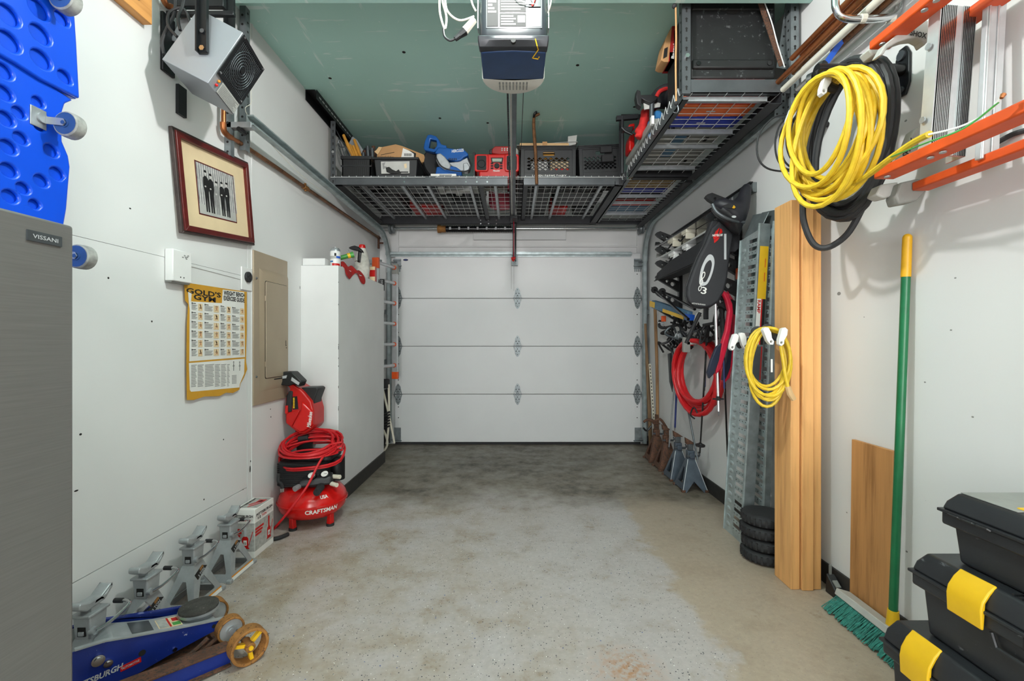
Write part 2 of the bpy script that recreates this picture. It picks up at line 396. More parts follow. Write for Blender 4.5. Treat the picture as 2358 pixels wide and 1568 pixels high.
def text(s, T, w, h, m, parent, name='lettering', ext=.0006, bold=.0, world=True, space=1.0, shear=0.0):
    """flat lettering in the xy plane of T, fitted to w x h, centred on its origin"""
    cu = bpy.data.curves.new('t', 'FONT'); cu.body = s; cu.offset = bold; cu.space_line = .8; cu.space_character = space; cu.align_x = 'CENTER'; cu.resolution_u = 2; cu.shear = shear
    ob = bpy.data.objects.new('t', cu); me = bpy.data.meshes.new_from_object(ob)
    xs = [q.co.x for q in me.vertices]; ys = [q.co.y for q in me.vertices]
    x0, x1, y0, y1 = min(xs), max(xs), min(ys), max(ys); sx, sy = w / (x1 - x0), h / (y1 - y0)
    b = MB(); b.add([((q.co.x - (x0 + x1) / 2) * sx, (q.co.y - (y0 + y1) / 2) * sy, ext) for q in me.vertices], [tuple(p.vertices) for p in me.polygons], T)
    bpy.data.objects.remove(ob); bpy.data.curves.remove(cu); bpy.data.meshes.remove(me)
    me = bpy.data.meshes.new(name)
    I = MW[parent.name].inverted() if (world and parent.name in MW) else MX()
    me.from_pydata([tuple(I @ p) for p in b.v], [], b.f); me.materials.append(MATS[m])
    o = bpy.data.objects.new(name, me); COL.objects.link(o); o.parent = parent; return o
def decal(T, x0, x1, y0, y1, m, parent, name='printed_panel', t=.0008, z=0.0, world=True):
    return MB().bx(x0, x1, y0, y1, z, z + t, T).build(name, m, parent, world=world)
def rrect(x0, x1, y0, y1, r, n=5):
    p = []
    for cx, cy, a0 in ((x1 - r, y1 - r, 0), (x0 + r, y1 - r, 90), (x0 + r, y0 + r, 180), (x1 - r, y0 + r, 270)):
        p += [(cx + r * math.cos(R(a0 + 90 * i / n)), cy + r * math.sin(R(a0 + 90 * i / n))) for i in range(n + 1)]
    return p
def circ(cx, cy, r, n=12, ry=None): return [(cx + r * math.cos(2 * PI * i / n), cy + (ry or r) * math.sin(2 * PI * i / n)) for i in range(n)]
LW = lambda y, z, x=-1.5: frame((x, y, z), (0, 1, 0), (0, 0, 1))     # frame lying on the left wall
RW = lambda y, z, x=1.5: frame((x, y, z), (0, -1, 0), (0, 0, 1))     # right wall
FR = lambda x, y, z: frame((x, y, z), (1, 0, 0), (0, 0, 1))          # facing the camera
# ================================================================== THE SETTING
HC = 2.97; YB = 5.12; YR = -5.7
struct(MB().bx(-1.6, 1.6, YR - .1, 5.35, -.1, 0).build('floor', 'floor_epoxy'))
ceil = struct(MB().bx(-1.6, 1.6, YR - .1, 5.35, HC + .012, HC + .1).build('ceiling', 'ceiling_green'))
for y0, y1 in ((YR, 1.3), (1.3, 3.738), (3.742, YB)):
    MB().bx(-1.5, 1.5, y0, y1, HC, HC + .0118).build('ceiling_board', 'ceiling_green', ceil)
sh = MB()
for px, py in ((1013, 272), (1123, 283), (1461, 246), (760, 180), (1330, 150), (930, 120)):
    p = onz(px, py, HC); sh.cyl((p.x, p.y, HC - .0015), (p.x, p.y, HC + .001), .011, n=12)
sh.build('screw_heads', 'ink', ceil)
bm_ = struct(MB().bx(-1.5, 1.5, 2.12, 2.30, 2.862, HC).build('trim_1', 'ceiling_green', bev=.004))
# left wall: painted sheets with open joints over a backing
wl_ = struct(MB().bx(-1.62, -1.508, YR, 5.35, 0, HC).build('wall_left', 'ink'))
for y0, y1, z0, z1, dx in ((YR, 2.562, 0, .332, .001), (YR, 2.562, .335, 1.518, 0), (YR, 2.562, 1.5195, HC, .0004), (2.566, 3.258, 0, HC, .003), (3.261, YB, 0, HC, .0)):
    MB().bx(-1.508, -1.5 + dx, y0, y1, z0, z1).build('wall_sheet', 'wall_ply', wl_)
MB().bx(-1.5, -1.493, 2.60, 2.612, 0, HC).build('joint_strip', 'wall_ply', wl_)
wr_ = struct(MB().bx(1.5, 1.62, YR, 5.35, 0, HC).build('wall_right', 'wall_drywall'))
mk = MB()
for px, py, a in ((1932, 676, .012), (2078, 214, .012), (2086, 278, .006), (2200, 640, .004), (2130, 880, .004), (2190, 760, .004), (1990, 730, .003), (2240, 960, .004), (1950, 1180, .004), (2088, 1270, .005)):
    p = onx(px, py, 1.5); mk.prism(circ(0, 0, a, 9, a * .7), 0, .0006, RW(p.y, p.z, 1.5))
mk.build('nail_marks', 'ink_grey', wr_, kind='stuff')
bl = thing('ceiling_lamp', 'bare bulb in a white lampholder on the ceiling above the opener', 'lamp', (0, 1.48, HC))
MB().lathe([(.05, HC - .001), (.05, HC - .018), (.03, HC - .03), (.022, HC - .045)], 20, MX.Translation((0, 1.48, 0))).build('lampholder', 'white_plastic', bl)
MB().sphere((0, 1.48, 2.897), .027).build('bulb', 'bulb_glow', bl)
struct(MB().bx(-1.62, 1.62, YR - .12, YR, 0, HC).build('wall_rear', 'wall_drywall'))
# far wall round the door opening
fw = MB(); fw.bx(-1.6, -1.33, YB, 5.3, 0, HC).bx(1.43, 1.6, YB, 5.3, 0, HC).bx(-1.33, 1.43, YB, 5.3, 2.14, HC)
fw = struct(fw.build('wall_far', 'white_paint'))
MB().bx(-1.29, 1.39, 5.095, YB, 2.205, 2.218).build('header_moulding', 'white_paint', fw, bev=.003)
MB().bx(-1.30, -1.285, 5.10, YB, 2.14, 2.48).bx(1.385, 1.40, 5.10, YB, 2.14, 2.48).build('header_stile', 'white_paint', fw)
MB().bx(-.445, .59, 5.075, YB, 2.285, 2.46).build('spring_anchor_board', 'steel_white', fw, bev=.003)
# boxed-in bump-out on the left
bo = struct(MB().bx(-1.5, -1.234, 3.21, 4.34, 0, 1.69).build('wall_bump_out', 'white_paint', bev=.004))
struct(MB().bx(-1.234, -1.222, 3.21, 4.345, 0, .105).build('baseboard_left', 'baseboard', bev=.003))
struct(MB().bx(1.488, 1.5, YR, YB, 0, .10).build('baseboard_right', 'baseboard', bev=.003))
cham = MB()
for i in range(16):
    z = random.uniform(.25, 1.6); h = random.uniform(.006, .02)
    cham.bx(-1.2345, -1.2325, 3.2085, 3.2115, z, z + h)
cham.build('chipped_paint_edge', 'ink', bo)

mk = MB()
for px, py, a, b_ in ((575, 1080, .006, .02), (576, 1062, .004, .006), (560, 1128, .006, .005), (470, 1150, .004, .004), (515, 1012, .004, .004), (186, 1000, .005, .004), (176, 1130, .008, .003), (275, 1335, .012, .006), (350, 740, .004, .004), (250, 640, .004, .004), (300, 480, .005, .003), (690, 662, .003, .012), (623, 960, .004, .005), (622, 942, .004, .004)):
    p = onx(px, py, -1.499); mk.prism(circ(0, 0, a, 8, b_), 0, .0016 if 567 < px < 700 else .0006, LW(p.y, p.z, -1.498 if 567 < px < 700 else -1.4999))
mk.build('nail_marks', 'ink', wl_, kind='stuff')
# ------------------------------------------------------------------ sectional overhead door
DX0, DX1, DY = -1.32, 1.42, 5.075
door = bpy.data.objects.new('door_1', None); COL.objects.link(door); struct(door); MW[door.name] = MX()
SECT = [(.028, .559), (.563, 1.094), (1.098, 1.628), (1.632, 2.135)]
for z0, z1 in SECT:
    MB().bx(DX0, DX1, DY, DY + .045, z0, z1).build('door_section', 'steel_white', door, bev=.004)
MB().bx(DX0, DX1, DY + .005, DY + .05, .0, .028).build('bottom_seal', 'black_rubber', door)
for x0, x1 in ((DX0 + .002, DX0 + .075), (DX1 - .075, DX1 - .002)):
    for z0, z1 in SECT: MB().bx(x0, x1, DY - .003, DY, z0 + .006, z1 - .006).build('end_stile', 'steel_white', door, bev=.001)
st = MB(); st.prism([(0, 0), (.02, 0), (.02, .012), (.062, .016), (.062, .038), (.02, .042), (.02, .054), (0, .054)], DX0 + .01, DX1 - .01,
                    frame((0, DY - .001, 2.092), (0, -1, 0), (0, 0, 1)) @ MX.Identity(4))
st.v = [V((p.x, p.y, p.z)) for p in st.v]
st.build('reinforcing_strut', 'galv', door)
hx = [(-.018, -.012), (-.036, -.03), (-.026, -.085), (-.006, -.118), (.006, -.118), (.026, -.085), (.036, -.03), (.018, -.012),
      (.018, .012), (.036, .03), (.026, .085), (.006, .118), (-.006, .118), (-.026, .085), (-.036, .03), (-.018, .012)]
hole = MB()
for (a, b, r) in ((0, .095, .005), (-.016, .055, .006), (.016, .055, .006), (0, .03, .006), (0, -.095, .005), (-.016, -.055, .006), (.016, -.055, .006), (0, -.03, .006)):
    hole.cyl((a, b, .0035), (a, b, .0045), r, n=10)
hinge_me = MB().prism(hx, 0, .0035).mesh('hinge', 'galv_dark', None); hole_me = hole.mesh('hinge_screws', 'ink', None)
kn_me = MB().cyl((-.048, 0, .009), (.048, 0, .009), .0075, n=10).bx(-.04, -.034, -.03, .03, 0, .02).bx(.034, .04, -.03, .03, 0, .02).mesh('hinge_knuckle', 'galv_dark', None)
for xh in (DX0 + .037, .047, DX1 - .037):
    for zh in (.561, 1.096, 1.630):
        T = FR(xh, DY - .003, zh)
        h = bpy.data.objects.new('hinge', hinge_me); COL.objects.link(h); h.parent = door; h.matrix_world = T; MW[h.name] = T
        for nm, me in (('hinge_screws', hole_me), ('hinge_knuckle', kn_me)):
            c = bpy.data.objects.new(nm, me); COL.objects.link(c); c.parent = h
for sx, xh in ((-1, DX0 + .03), (1, DX1 - .03)):
    b = MB().bx(xh - .05, xh + .045, DY - .035, DY, 1.985, 1.995).bx(xh - .045, xh + .04, DY - .006, DY, 1.955, 2.07)
    b.bx(xh - .045, xh + .04, DY - .03, DY, 2.045, 2.055)
    for i in range(4): b.bx(xh - .04 + i * .02, xh - .03 + i * .02, DY - .012, DY - .004, 1.925, 1.99)
    b.cyl((xh - .03 * 0, DY - .025, 2.03), (xh + sx * .1, DY - .025, 2.03), .006); b.build('top_roller_bracket', 'galv_dark', door)
    b = MB().bx(xh - .038, xh + .038, DY - .006, DY, .045, .19).bx(xh - .05, xh + .045, DY - .04, DY, .038, .05)
    for i in range(6): b.cyl((xh - .02 + (i % 2) * .04, DY - .011, .075 + (i // 2) * .04), (xh - .02 + (i % 2) * .04, DY - .005, .075 + (i // 2) * .04), .006, n=8)
    b.cyl((xh, DY - .03, .06), (xh + sx * .09, DY - .03, .06), .006); b.build('bottom_bracket', 'galv_dark', door)
ov = MB().prism(circ(0, 0, .028, 20, .011), 0, .003, FR(-1.20, DY, 2.058)).build('maker_badge', 'ink', door)
MB().prism(circ(0, 0, .022, 18, .007), .003, .004, FR(-1.20, DY, 2.058)).build('badge_face', 'navy_pole', ov)
rv = MB()
for z in (.3, .42, .72, .9, 1.25, 1.45, 1.75, 1.9):
    for x in (DX0 + .04, DX1 - .04): rv.cyl((x, DY - .005, z), (x, DY - .002, z), .006, n=8)
rv.build('rivets', 'ink', door)

# ------------------------------------------------------------------ door tracks
def track(sx, X, z, ynear, label):
    t = thing('door_track', label, 'track', (X, 5.0, 0))
    zc = z - .38; yv = 5.04; path = [(X, yv, .02), (X, yv, zc)]
    path += [(X, yv - .38 + .38 * math.cos(a), zc + .38 * math.sin(a)) for a in [PI / 2 * i / 10 for i in range(1, 10)]]
    path += [(X, yv - .38, z), (X, ynear, z)]
    prof = [(-.018, -.026), (.018, -.026), (.018, .026), (-.018, .026), (-.018, .018), (.014, .018), (.014, -.018), (-.018, -.018)]
    rings = []
    for i, p in enumerate(path):
        a = V(path[max(0, i - 1)]); b = V(path[min(len(path) - 1, i + 1)]); tg = (b - a).normalized(); nrm = V((1, 0, 0)).cross(tg)
        rings.append([V(p) + V((sx * u, 0, 0)) + nrm * q for u, q in prof])
    MB().loft(rings).build('rail', 'galv', t, ang=25)
    MB().bx(min(X + sx * .02, X + sx * .024), max(X + sx * .02, X + sx * .024), yv - .03, yv + .05, .05, zc - .02).build('wall_angle', 'galv_dark', t)
    b = MB()
    for zz in (.35, .9, 1.45): b.bx(min(X + sx * .02, X + sx * .05), max(X + sx * .02, X + sx * .05), yv - .02, yv + .075, zz, zz + .05)
    b.build('jamb_bracket', 'galv_dark', t)
    fx = X + sx * .02
    MB().prism([(yv - .03, zc + .0), (yv + .07, zc), (yv + .07, zc + .28), (yv - .02, zc + .26), (yv - .19, zc + .37), (yv - .21, zc + .33), (yv - .06, zc + .20)], 0, .004,
               frame((fx, 0, 0), (0, 1, 0), (0, 0, 1))).build('flag_bracket', 'galv', t)
    b = MB()
    for i in range(14):
        b.cyl((fx - sx * .0015, yv + .0 + (i % 2) * .035, zc + .02 + (i // 2) * .036), (fx - sx * .003, yv + (i % 2) * .035, zc + .02 + (i // 2) * .036), .006, n=8)
    b.build('bracket_slots', 'ink', t)
    return t
tl = track(-1, -1.372, 2.31, 2.37, 'galvanised door track curving along the left wall')
tr = track(1, 1.452, 2.41, 2.50, 'galvanised door track curving along the right wall')
# torsion shaft, spring, drums
ts = thing('torsion_shaft', 'steel torsion shaft with black spring above the door', 'door spring', (0, 5.0, 2.39))
MB().cyl((-1.47, 5.0, 2.39), (1.48, 5.0, 2.39), .0125).build('shaft', 'chrome', ts)
sp = MB(); n = 64
for i in range(n):
    x = -.80 + i * .79 / n; sp.cyl((x, 5.0, 2.385), (x + .0105, 5.0, 2.385), .034 if i % 2 else .0365, n=16)
sp.build('spring', 'black_gloss', ts)
MB().lathe([(.02, -.835), (.044, -.83), (.044, -.80), (.038, -.79), (.038, -.745), (.036, -.74)], 16, frame((0, 5.0, 2.385), (0, 1, 0), (0, 0, 1)) @ MX()).build('winding_cone', 'rust_yellow', ts)
MB().lathe([(.036, -.01), (.045, -.005), (.045, .02), (.02, .03)], 16, frame((0, 5.0, 2.385), (0, 1, 0), (0, 0, 1))).build('anchor_cone', 'steel_dark', ts)
ws = MB()
for i in range(7): ws.bx(-.70 + i * .1, -.68 + i * .1, 4.9625, 4.966, 2.37, 2.40, MX())
ws.build('paint_marks', 'grey_print', ts)
for x in (-1.34, 1.40):
    b = MB().lathe([(.015, -.02), (.06, -.02), (.062, .0), (.045, .006), (.055, .012), (.055, .03), (.05, .032), (.015, .032)], 22, frame((x, 5.0, 2.39), (0, 1, 0), (0, 0, 1)))
    b.build('cable_drum', 'galv_dark', ts)

# ------------------------------------------------------------------ storage racks under the ceiling
def angle(b, p0, p1, w, h, t=.004, side=1, axis='x'):
    """L-section lying along x or y; vertical leg at p0/p1, horizontal leg pointing to +side"""
    (x0, y0, z0), (x1, y1, z1) = p0, p1
    if axis == 'x':
        b.bx(x0, x1, y0, y0 + t * side, z0, z0 + h) if side > 0 else b.bx(x0, x1, y0 - t, y0, z0, z0 + h)
        b.bx(x0, x1, min(y0, y0 + w * side), max(y0, y0 + w * side), z0, z0 + t)
    else:
        b.bx(min(x0, x0 + t * side), max(x0, x0 + t * side), y0, y1, z0, z0 + h)
        b.bx(min(x0, x0 + w * side), max(x0, x0 + w * side), y0, y1, z0, z0 + t)
    return b
def post(x, y, z0, z1, parent, m='rack_grey', w=.038, sx=1, sy=1, name='post'):
    b = MB().bx(min(x, x + sx * w), max(x, x + sx * w), y - .0015, y + .0015, z0, z1).bx(x - .0015, x + .0015, min(y, y + sy * w), max(y, y + sy * w), z0, z1)
    p = b.build(name, m, parent); h = MB(); n = int((z1 - z0) / .05)
    for i in range(n):
        z = z0 + .03 + i * .05; xc = x + sx * w * .5
        h.prism([(-.004, -.012), (.004, -.012), (.004, 0), (.007, .006), (0, .012), (-.007, .006), (-.004, 0)], .0, .0006, FR(xc, y - .0016, z))
        h.prism(circ(0, 0, .006, 8), 0, .0006, frame((x - sx * .0016, y + sy * w * .5, z), (0, -sx, 0), (0, 0, 1)))
    h.build('slots', 'ink', p); return p
ZS = 2.40
r1 = thing('storage_rack', 'wide dark grey wire deck rack hung above the garage door', 'rack', (-.3, 4.25, ZS))
X0, X1, Y0, Y1 = -1.455, .885, 3.63, 4.88
for a, b_ in ((X0, -.045), (.083, X1)):
    MB().bx(a, b_, Y0, Y0 + .004, ZS, ZS + .072).bx(a, b_, Y0, Y0 + .03, ZS, ZS + .004).build('front_beam', 'rack_grey', r1, bev=.0015)
MB().bx(X0, X1 - .02, Y1 - .004, Y1, ZS - .0, ZS + .08).bx(X0, X1 - .02, Y1 - .035, Y1, ZS, ZS + .004).bx(X0 + .06, X1, Y1 - .075, Y1 - .071, ZS - .005, ZS + .075).build('back_beam', 'rack_dark', r1)
MB().bx(X0, X0 + .09, Y0, Y1, ZS, ZS + .004).bx(X0, X0 + .004, Y0, Y1, ZS, ZS + .075).build('side_beam', 'rack_dark', r1)
MB().bx(X1 - .075, X1, Y0, Y1, ZS, ZS + .004).bx(X1 - .004, X1, Y0, Y1, ZS, ZS + .075).bx(X1 - .075, X1 - .071, Y0, Y1, ZS, ZS + .03).build('side_beam', 'rack_dark', r1)
wm = MB(); ZM = ZS + .07
x = X0 + .03
while x < X1 - .01:
    wm.cyl((x, Y0 - .006, ZM), (x, Y1, ZM), .0024, n=5); wm.cyl((x, Y0 - .006, ZM), (x, Y0 - .006, ZM - .012), .0024, n=5); x += .0585
for i in range(11): y = Y0 + .05 + i * .118; wm.cyl((X0, y, ZM - .004), (X1, y, ZM - .004), .0024, n=5)
for a, b_ in ((X0, -1.04 + .34), (-.62, -.30), (-.27, X1)): wm.cyl((a, Y0 - .006, ZM - .010), (b_, Y0 - .006, ZM - .010), .003, n=5)
wm.build('wire_deck', 'wire_zinc', r1, kind='stuff')
for x in (-1.256, -.92, -.71, -.36, -.15, .19, .38, .73): MB().bx(x - .011, x + .011, Y0 + .004, Y1 - .03, ZM - .03, ZM - .007).build('deck_support', 'zinc', r1)
for x in (-.27, .10): MB().bx(x - .02, x + .02, Y0 + .03, Y1 - .02, ZM - .045, ZM - .041).bx(x - .02, x - .016, Y0 + .03, Y1 - .02, ZM - .045, ZM - .008).build('deck_joint_bar', 'rack_dark', r1)
bt = MB()
for px, py in ((1073, 409), (1098, 409), (1122, 409), (1073, 419), (1098, 419), (1122, 419), (931, 409), (931, 419), (1234, 410), (1234, 418)):
    p = at(px, py, Y0); bt.cyl((p.x, Y0 - .004, p.z), (p.x, Y0, p.z), .0065, n=10)
for px in (1107, 1125, 1143):
    for py in (507, 515): p = at(px, py, 4.8); bt.cyl((p.x, 4.80, p.z), (p.x, 4.806, p.z), .0065, n=10)
bt.build('bolts', 'chrome', r1)
post(X0, Y0 - .003, ZS - .003, HC - .06, r1); post(X1 - .005, Y0 - .003, ZS - .003, HC - .02, r1, m='rack_dark', sx=-1)
for z in (2.66,): MB().cyl((X0 + .02, Y0 - .012, z), (X0 + .02, Y0 - .004, z), .011, n=12).build('post_bolt', 'chrome', r1)
b = MB(); y0, y1 = 3.28, 4.3
b.bx(-1.498, -1.494, y0, y1, HC - .075, HC - .003).bx(-1.498, -1.43, y0, y1, HC - .006, HC - .002)
b.bx(-1.42, -1.416, y0, y1 - .1, HC - .065, HC - .003); b.build('ceiling_angle', 'black_metal', r1)
b = MB()
for i in range(16): b.bx(-1.4155, -1.4145, y0 + .04 + i * .055, y0 + .075 + i * .055, HC - .042, HC - .032)
b.build('angle_slots', 'grey_print', r1)
MB().bx(.86, 1.06, Y0 - .004, Y0, HC - .045, HC - .008).build('ceiling_angle', 'rack_dark', r1)

r2 = thing('storage_rack', 'narrow grey wire deck rack along the right wall under the ceiling', 'rack', (1.12, 3.6, ZS))
A0, A1 = .872, 1.385; U = ((2.345, 3.46), (3.52, 4.89))
for y0, y1 in U:
    MB().bx(A0, A0 + .004, y0, y1, ZS, ZS + .075).bx(A0, A0 + .032, y0, y1, ZS, ZS + .004).build('side_beam', 'rack_grey', r2)
    MB().bx(A1 - .004, A1, y0, y1, ZS - .02, ZS + .075).bx(A1 - .07, A1, y0, y1, ZS - .02, ZS - .016).build('side_beam', 'rack_dark', r2)
MB().bx(A0, A1 + .04, 2.345, 2.349, ZS + .035, ZS + .105).bx(A0, A1, 2.345, 2.375, ZS + .035, ZS + .039).build('front_beam', 'rack_grey', r2)
MB().bx(A0 + .04, A1 - .03, 3.46, 3.464, ZS + .0, ZS + .06).bx(A0 + .04, A1 - .03, 3.46, 3.52, ZS, ZS + .004).build('cross_beam', 'rack_dark', r2)
MB().bx(A0 + .03, A1 - .02, 4.84, 4.844, ZS - .01, ZS + .06).bx(A0, A1, 4.8, 4.84, ZS - .01, ZS - .006).build('back_beam', 'rack_dark', r2)
wm = MB(); ZM2 = ZS + .036
for y0, y1 in U:
    x = A0 + .05
    while x < A1: wm.cyl((x, y0, ZM2), (x, y1, ZM2), .0024, n=5); x += .0905
    y = y0 + .03
    while y < y1: wm.cyl((A0 - .006, y, ZM2 + .003), (A1, y, ZM2 + .003), .0024, n=5); wm.cyl((A0 - .006, y, ZM2 + .003), (A0 - .006, y + .02, ZS + .085), .0024, n=5); wm.cyl((A0 - .006, y + .02, ZS + .085), (A0 - .006, y + .064, ZM2 + .003), .002, n=5); y += .064
wm.build('wire_deck', 'wire_zinc', r2, kind='stuff')
for y in (2.385, 2.76, 2.96, 3.33, 3.97, 4.16, 4.52): MB().bx(A0 + .01, A1 - .06, y - .011, y + .011, ZM2 - .028, ZM2 - .004).build('deck_support', 'zinc', r2)
post(A0 - .002, 2.342, ZS + .03, HC, r2, w=.042); post(1.44, 2.36, ZS - .2, HC, r2, w=.04, m='galv_dark')
MB().cyl((A0 + .02, 2.328, 2.62), (A0 + .02, 2.341, 2.62), .012, n=6).build('post_bolt', 'chrome', r2)
T = frame(at(1806, 130, 2.40), at(1822, 0, 2.36) - at(1800, 150, 2.42), (1, 0, -.1))
b = MB().bx(0, .37, -.03, .012, 0, .004).build('diagonal_brace', 'galv_dark', r2) if False else None
pa, pb = at(1800, 158, 2.42), at(1826, -20, 2.42)
br = MB(); d = (pb - pa).normalized(); sxv = V((1, 0, 0)); Tb = frame(pa, d, V((-1, 0, 0)))
L = (pb - pa).length; br.bx(0, L, -.03, .03, -.002, .002, Tb).bx(0, L, -.032, -.028, -.03, .002, Tb)
br = br.build('diagonal_brace', 'galv_dark', r2); h = MB()
for i in range(8):
    h.prism(circ(.02 + i * .05, .014, .006, 8), .0021, .0028, Tb).prism(circ(.02 + i * .05, -.014, .006, 8), .0021, .0028, Tb)
    h.prism(circ(.02 + i * .05, .014, .006, 8), -.0028, -.0021, Tb).prism(circ(.02 + i * .05, -.014, .006, 8), -.0028, -.0021, Tb)
h.build('slots', 'ink', br)
# rack post clip below the deck on the wall side
pc = thing('strut_hanger', 'perforated grey steel strut hanging from the rack beside the right track', 'bracket', (1.44, 2.42, 2.1))
pa = at(1796, 212, 2.47)
b = MB().bx(pa.x - .03, pa.x + .03, 2.468, 2.472, pa.z - .14, pa.z + .02).bx(pa.x + .028, pa.x + .032, 2.47, 2.50, pa.z - .14, pa.z + .02).build('strut', 'galv_dark', pc)
h = MB()
for i in range(4):
    for dx in (-.017, .017): h.prism(circ(0, 0, .006, 8), 0, .0008, FR(pa.x + dx, 2.468, pa.z - .12 + i * .035))
h.build('slots', 'ink', pc)

# ------------------------------------------------------------------ door opener on its rail
op = thing('door_opener', 'dark garage door opener with blue underside hanging from the ceiling', 'door opener', (0, 2.0, 2.37))
ZB = 2.385
def xs(w, y0, y1, z): return [(-w, y0, z), (w, y0, z), (w, y1, z), (-w, y1, z)]
# body: rounded near end, tapering towards the door
rings = []
for z, sx_, sy_ in ((ZB + .02, .90, .97), (ZB + .0, .86, .93), (ZB - .0, .86, .93)): pass
out_ = rrect(-.142, .142, 1.87, 2.12, .035, 4)
def scale2(p, s_, cy=1.99): return [(x * s_, cy + (y - cy) * s_) for x, y in p]
rg = [[V((x, y, z)) for x, y in scale2(out_, s_)] for z, s_ in ((ZB, .90), (ZB + .004, .95), (ZB + .02, 1.0), (ZB + .05, 1.0), (ZB + .21, .97), (ZB + .24, .92), (ZB + .25, .8))]
MB().loft(rg).build('housing', 'opener_black', op, ang=50)
# label face towards the camera
TF = FR(.0, 1.872, ZB + .12)
lp = decal(TF, -.112, .118, -.062, .10, 'opener_black', op, 'label_plate', .003)
decal(TF, -.108, -.062, -.055, .095, 'ink', op, 'label_strip', .0012, .003)
decal(TF, -.056, .052, -.055, -.002, 'ink', op, 'label_strip', .0012, .003)
decal(TF, -.056, .052, .004, .095, 'ink', op, 'label_strip', .0012, .003)
b = MB()
for i in range(7): b.bx(-.05, .03 + .015 * (i % 3), .012 + i * .011, .016 + i * .011, .0042, .005, TF)
for i in range(4): b.bx(-.05, .01 - .01 * (i % 2), -.05 + i * .011, -.044 + i * .011, .0042, .005, TF)
for i in range(6): b.bx(-.104, -.07 - .008 * (i % 3), -.0 + i * .014, .008 + i * .014, .0042, .005, TF)
b.bx(.018, .048, -.04, -.012, .0042, .005, TF); b.build('label_text_lines', 'grey_plastic', op)
decal(TF, .062, .112, -.055, .02, 'paper', op, 'terminal_label', .0012, .003)
decal(TF, .062, .112, .022, .095, 'black_gloss', op, 'terminal_block', .006, .003)
tw = MB()
tw.tube([TF @ V((-.09, .12, .01)), TF @ V((-.02, .10, .012)), TF @ V((.02, .045, .016)), TF @ V((.085, .03, .012))], .0022, 6, sub=6)
tw.tube([TF @ V((.075, .11, .01)), TF @ V((.07, .06, .014)), TF @ V((.085, .03, .012))], .0022, 6, sub=6)
tw.build('terminal_wires', 'white_plastic', op)
tw = MB(); tw.tube([TF @ V((.085, .10, .01)), TF @ V((.092, .06, .014)), TF @ V((.08, .025, .012)), TF @ V((.075, .03, .01))], .002, 6, sub=6); tw.build('terminal_wires', 'red', op)
# blue underside and the near lower shoulder
sh_ = MB(); prof = []
for i in range(13):
    x = -.146 + .292 * i / 12; prof.append((x, 1.865 + .012 * (abs(i - 6) / 6) ** 3))
sh_.loft([[V((x, 1.868, ZB + .03)) for x, y in prof] + [V((x, 1.90, ZB + .03)) for x, y in reversed(prof)],
          [V((x, y, ZB + .012)) for x, y in prof] + [V((x, 1.915, ZB + .012)) for x, y in reversed(prof)],
          [V((x * .97, 1.885, ZB - .012)) for x, y in prof] + [V((x * .97, 1.92, ZB - .012)) for x, y in reversed(prof)]])
sh_.build('lower_shoulder', 'opener_black', op, bev=.004)
MB().cyl((0, 1.875, ZB + .004), (0, 1.862, ZB + .004), .010, n=14).build('learn_button_hole', 'ink', op)
MB().prism([(-.136, 1.915), (-.07, 1.907), (0, 1.903), (.07, 1.907), (.136, 1.915), (.140, 2.105), (.06, 2.116), (0, 2.119), (-.06, 2.116), (-.140, 2.105)], ZB - .016, ZB - .002).build('underside_cover', 'blue_navy', op, bev=.004)
# translucent light lens at the far end
pf = []
for i in range(17):
    a = PI * i / 16; pf.append((.145 * math.cos(a), 2.105 + .135 * math.sin(a)))
rg = [[V((x, y, ZB + .12)) for x, y in pf], [V((x, y, ZB + .02)) for x, y in pf], [V((x * .995, 2.105 + (y - 2.105) * .98, ZB - .010)) for x, y in pf], [V((x * .97, 2.105 + (y - 2.105) * .93, ZB - .016)) for x, y in pf]]
MB().loft(rg).build('light_lens', 'lens_white', op, ang=50)
b = MB()
for i in range(9):
    x = -.064 + i * .016; b.bx(x - .004, x + .004, 2.128, 2.150, ZB - .0172, ZB - .015); b.prism([(x - .004, 2.155), (x + .004, 2.155), (x + .003, 2.195), (x - .003, 2.195)], ZB - .0172, ZB - .015)
b.build('lens_vents', 'grey_plastic', op)
TY = frame((.088, 1.98, ZB - .017), (1, 0, 0), (0, -1, 0))
yz = [(.008, .110), (.022, .100), (-.008, .050), (.016, .044), (.022, .056)]
b = MB(); b.tube([V((.090, 1.866, ZB + .012)), V((.098, 1.873, ZB - .013)), V((.104, 1.895, ZB - .015)), V((.082, 1.945, ZB - .018)), V((.106, 1.952, ZB - .018)), V((.110, 1.938, ZB - .018))], .0022, 6)
b.build('antenna_wire', 'yellow', op)
for sx in (-1, 1): MB().bx(sx * .15 - .002, sx * .15 + .002, 1.93, 1.965, ZB + .1, HC - .002).build('hanger_strap', 'zinc', op)
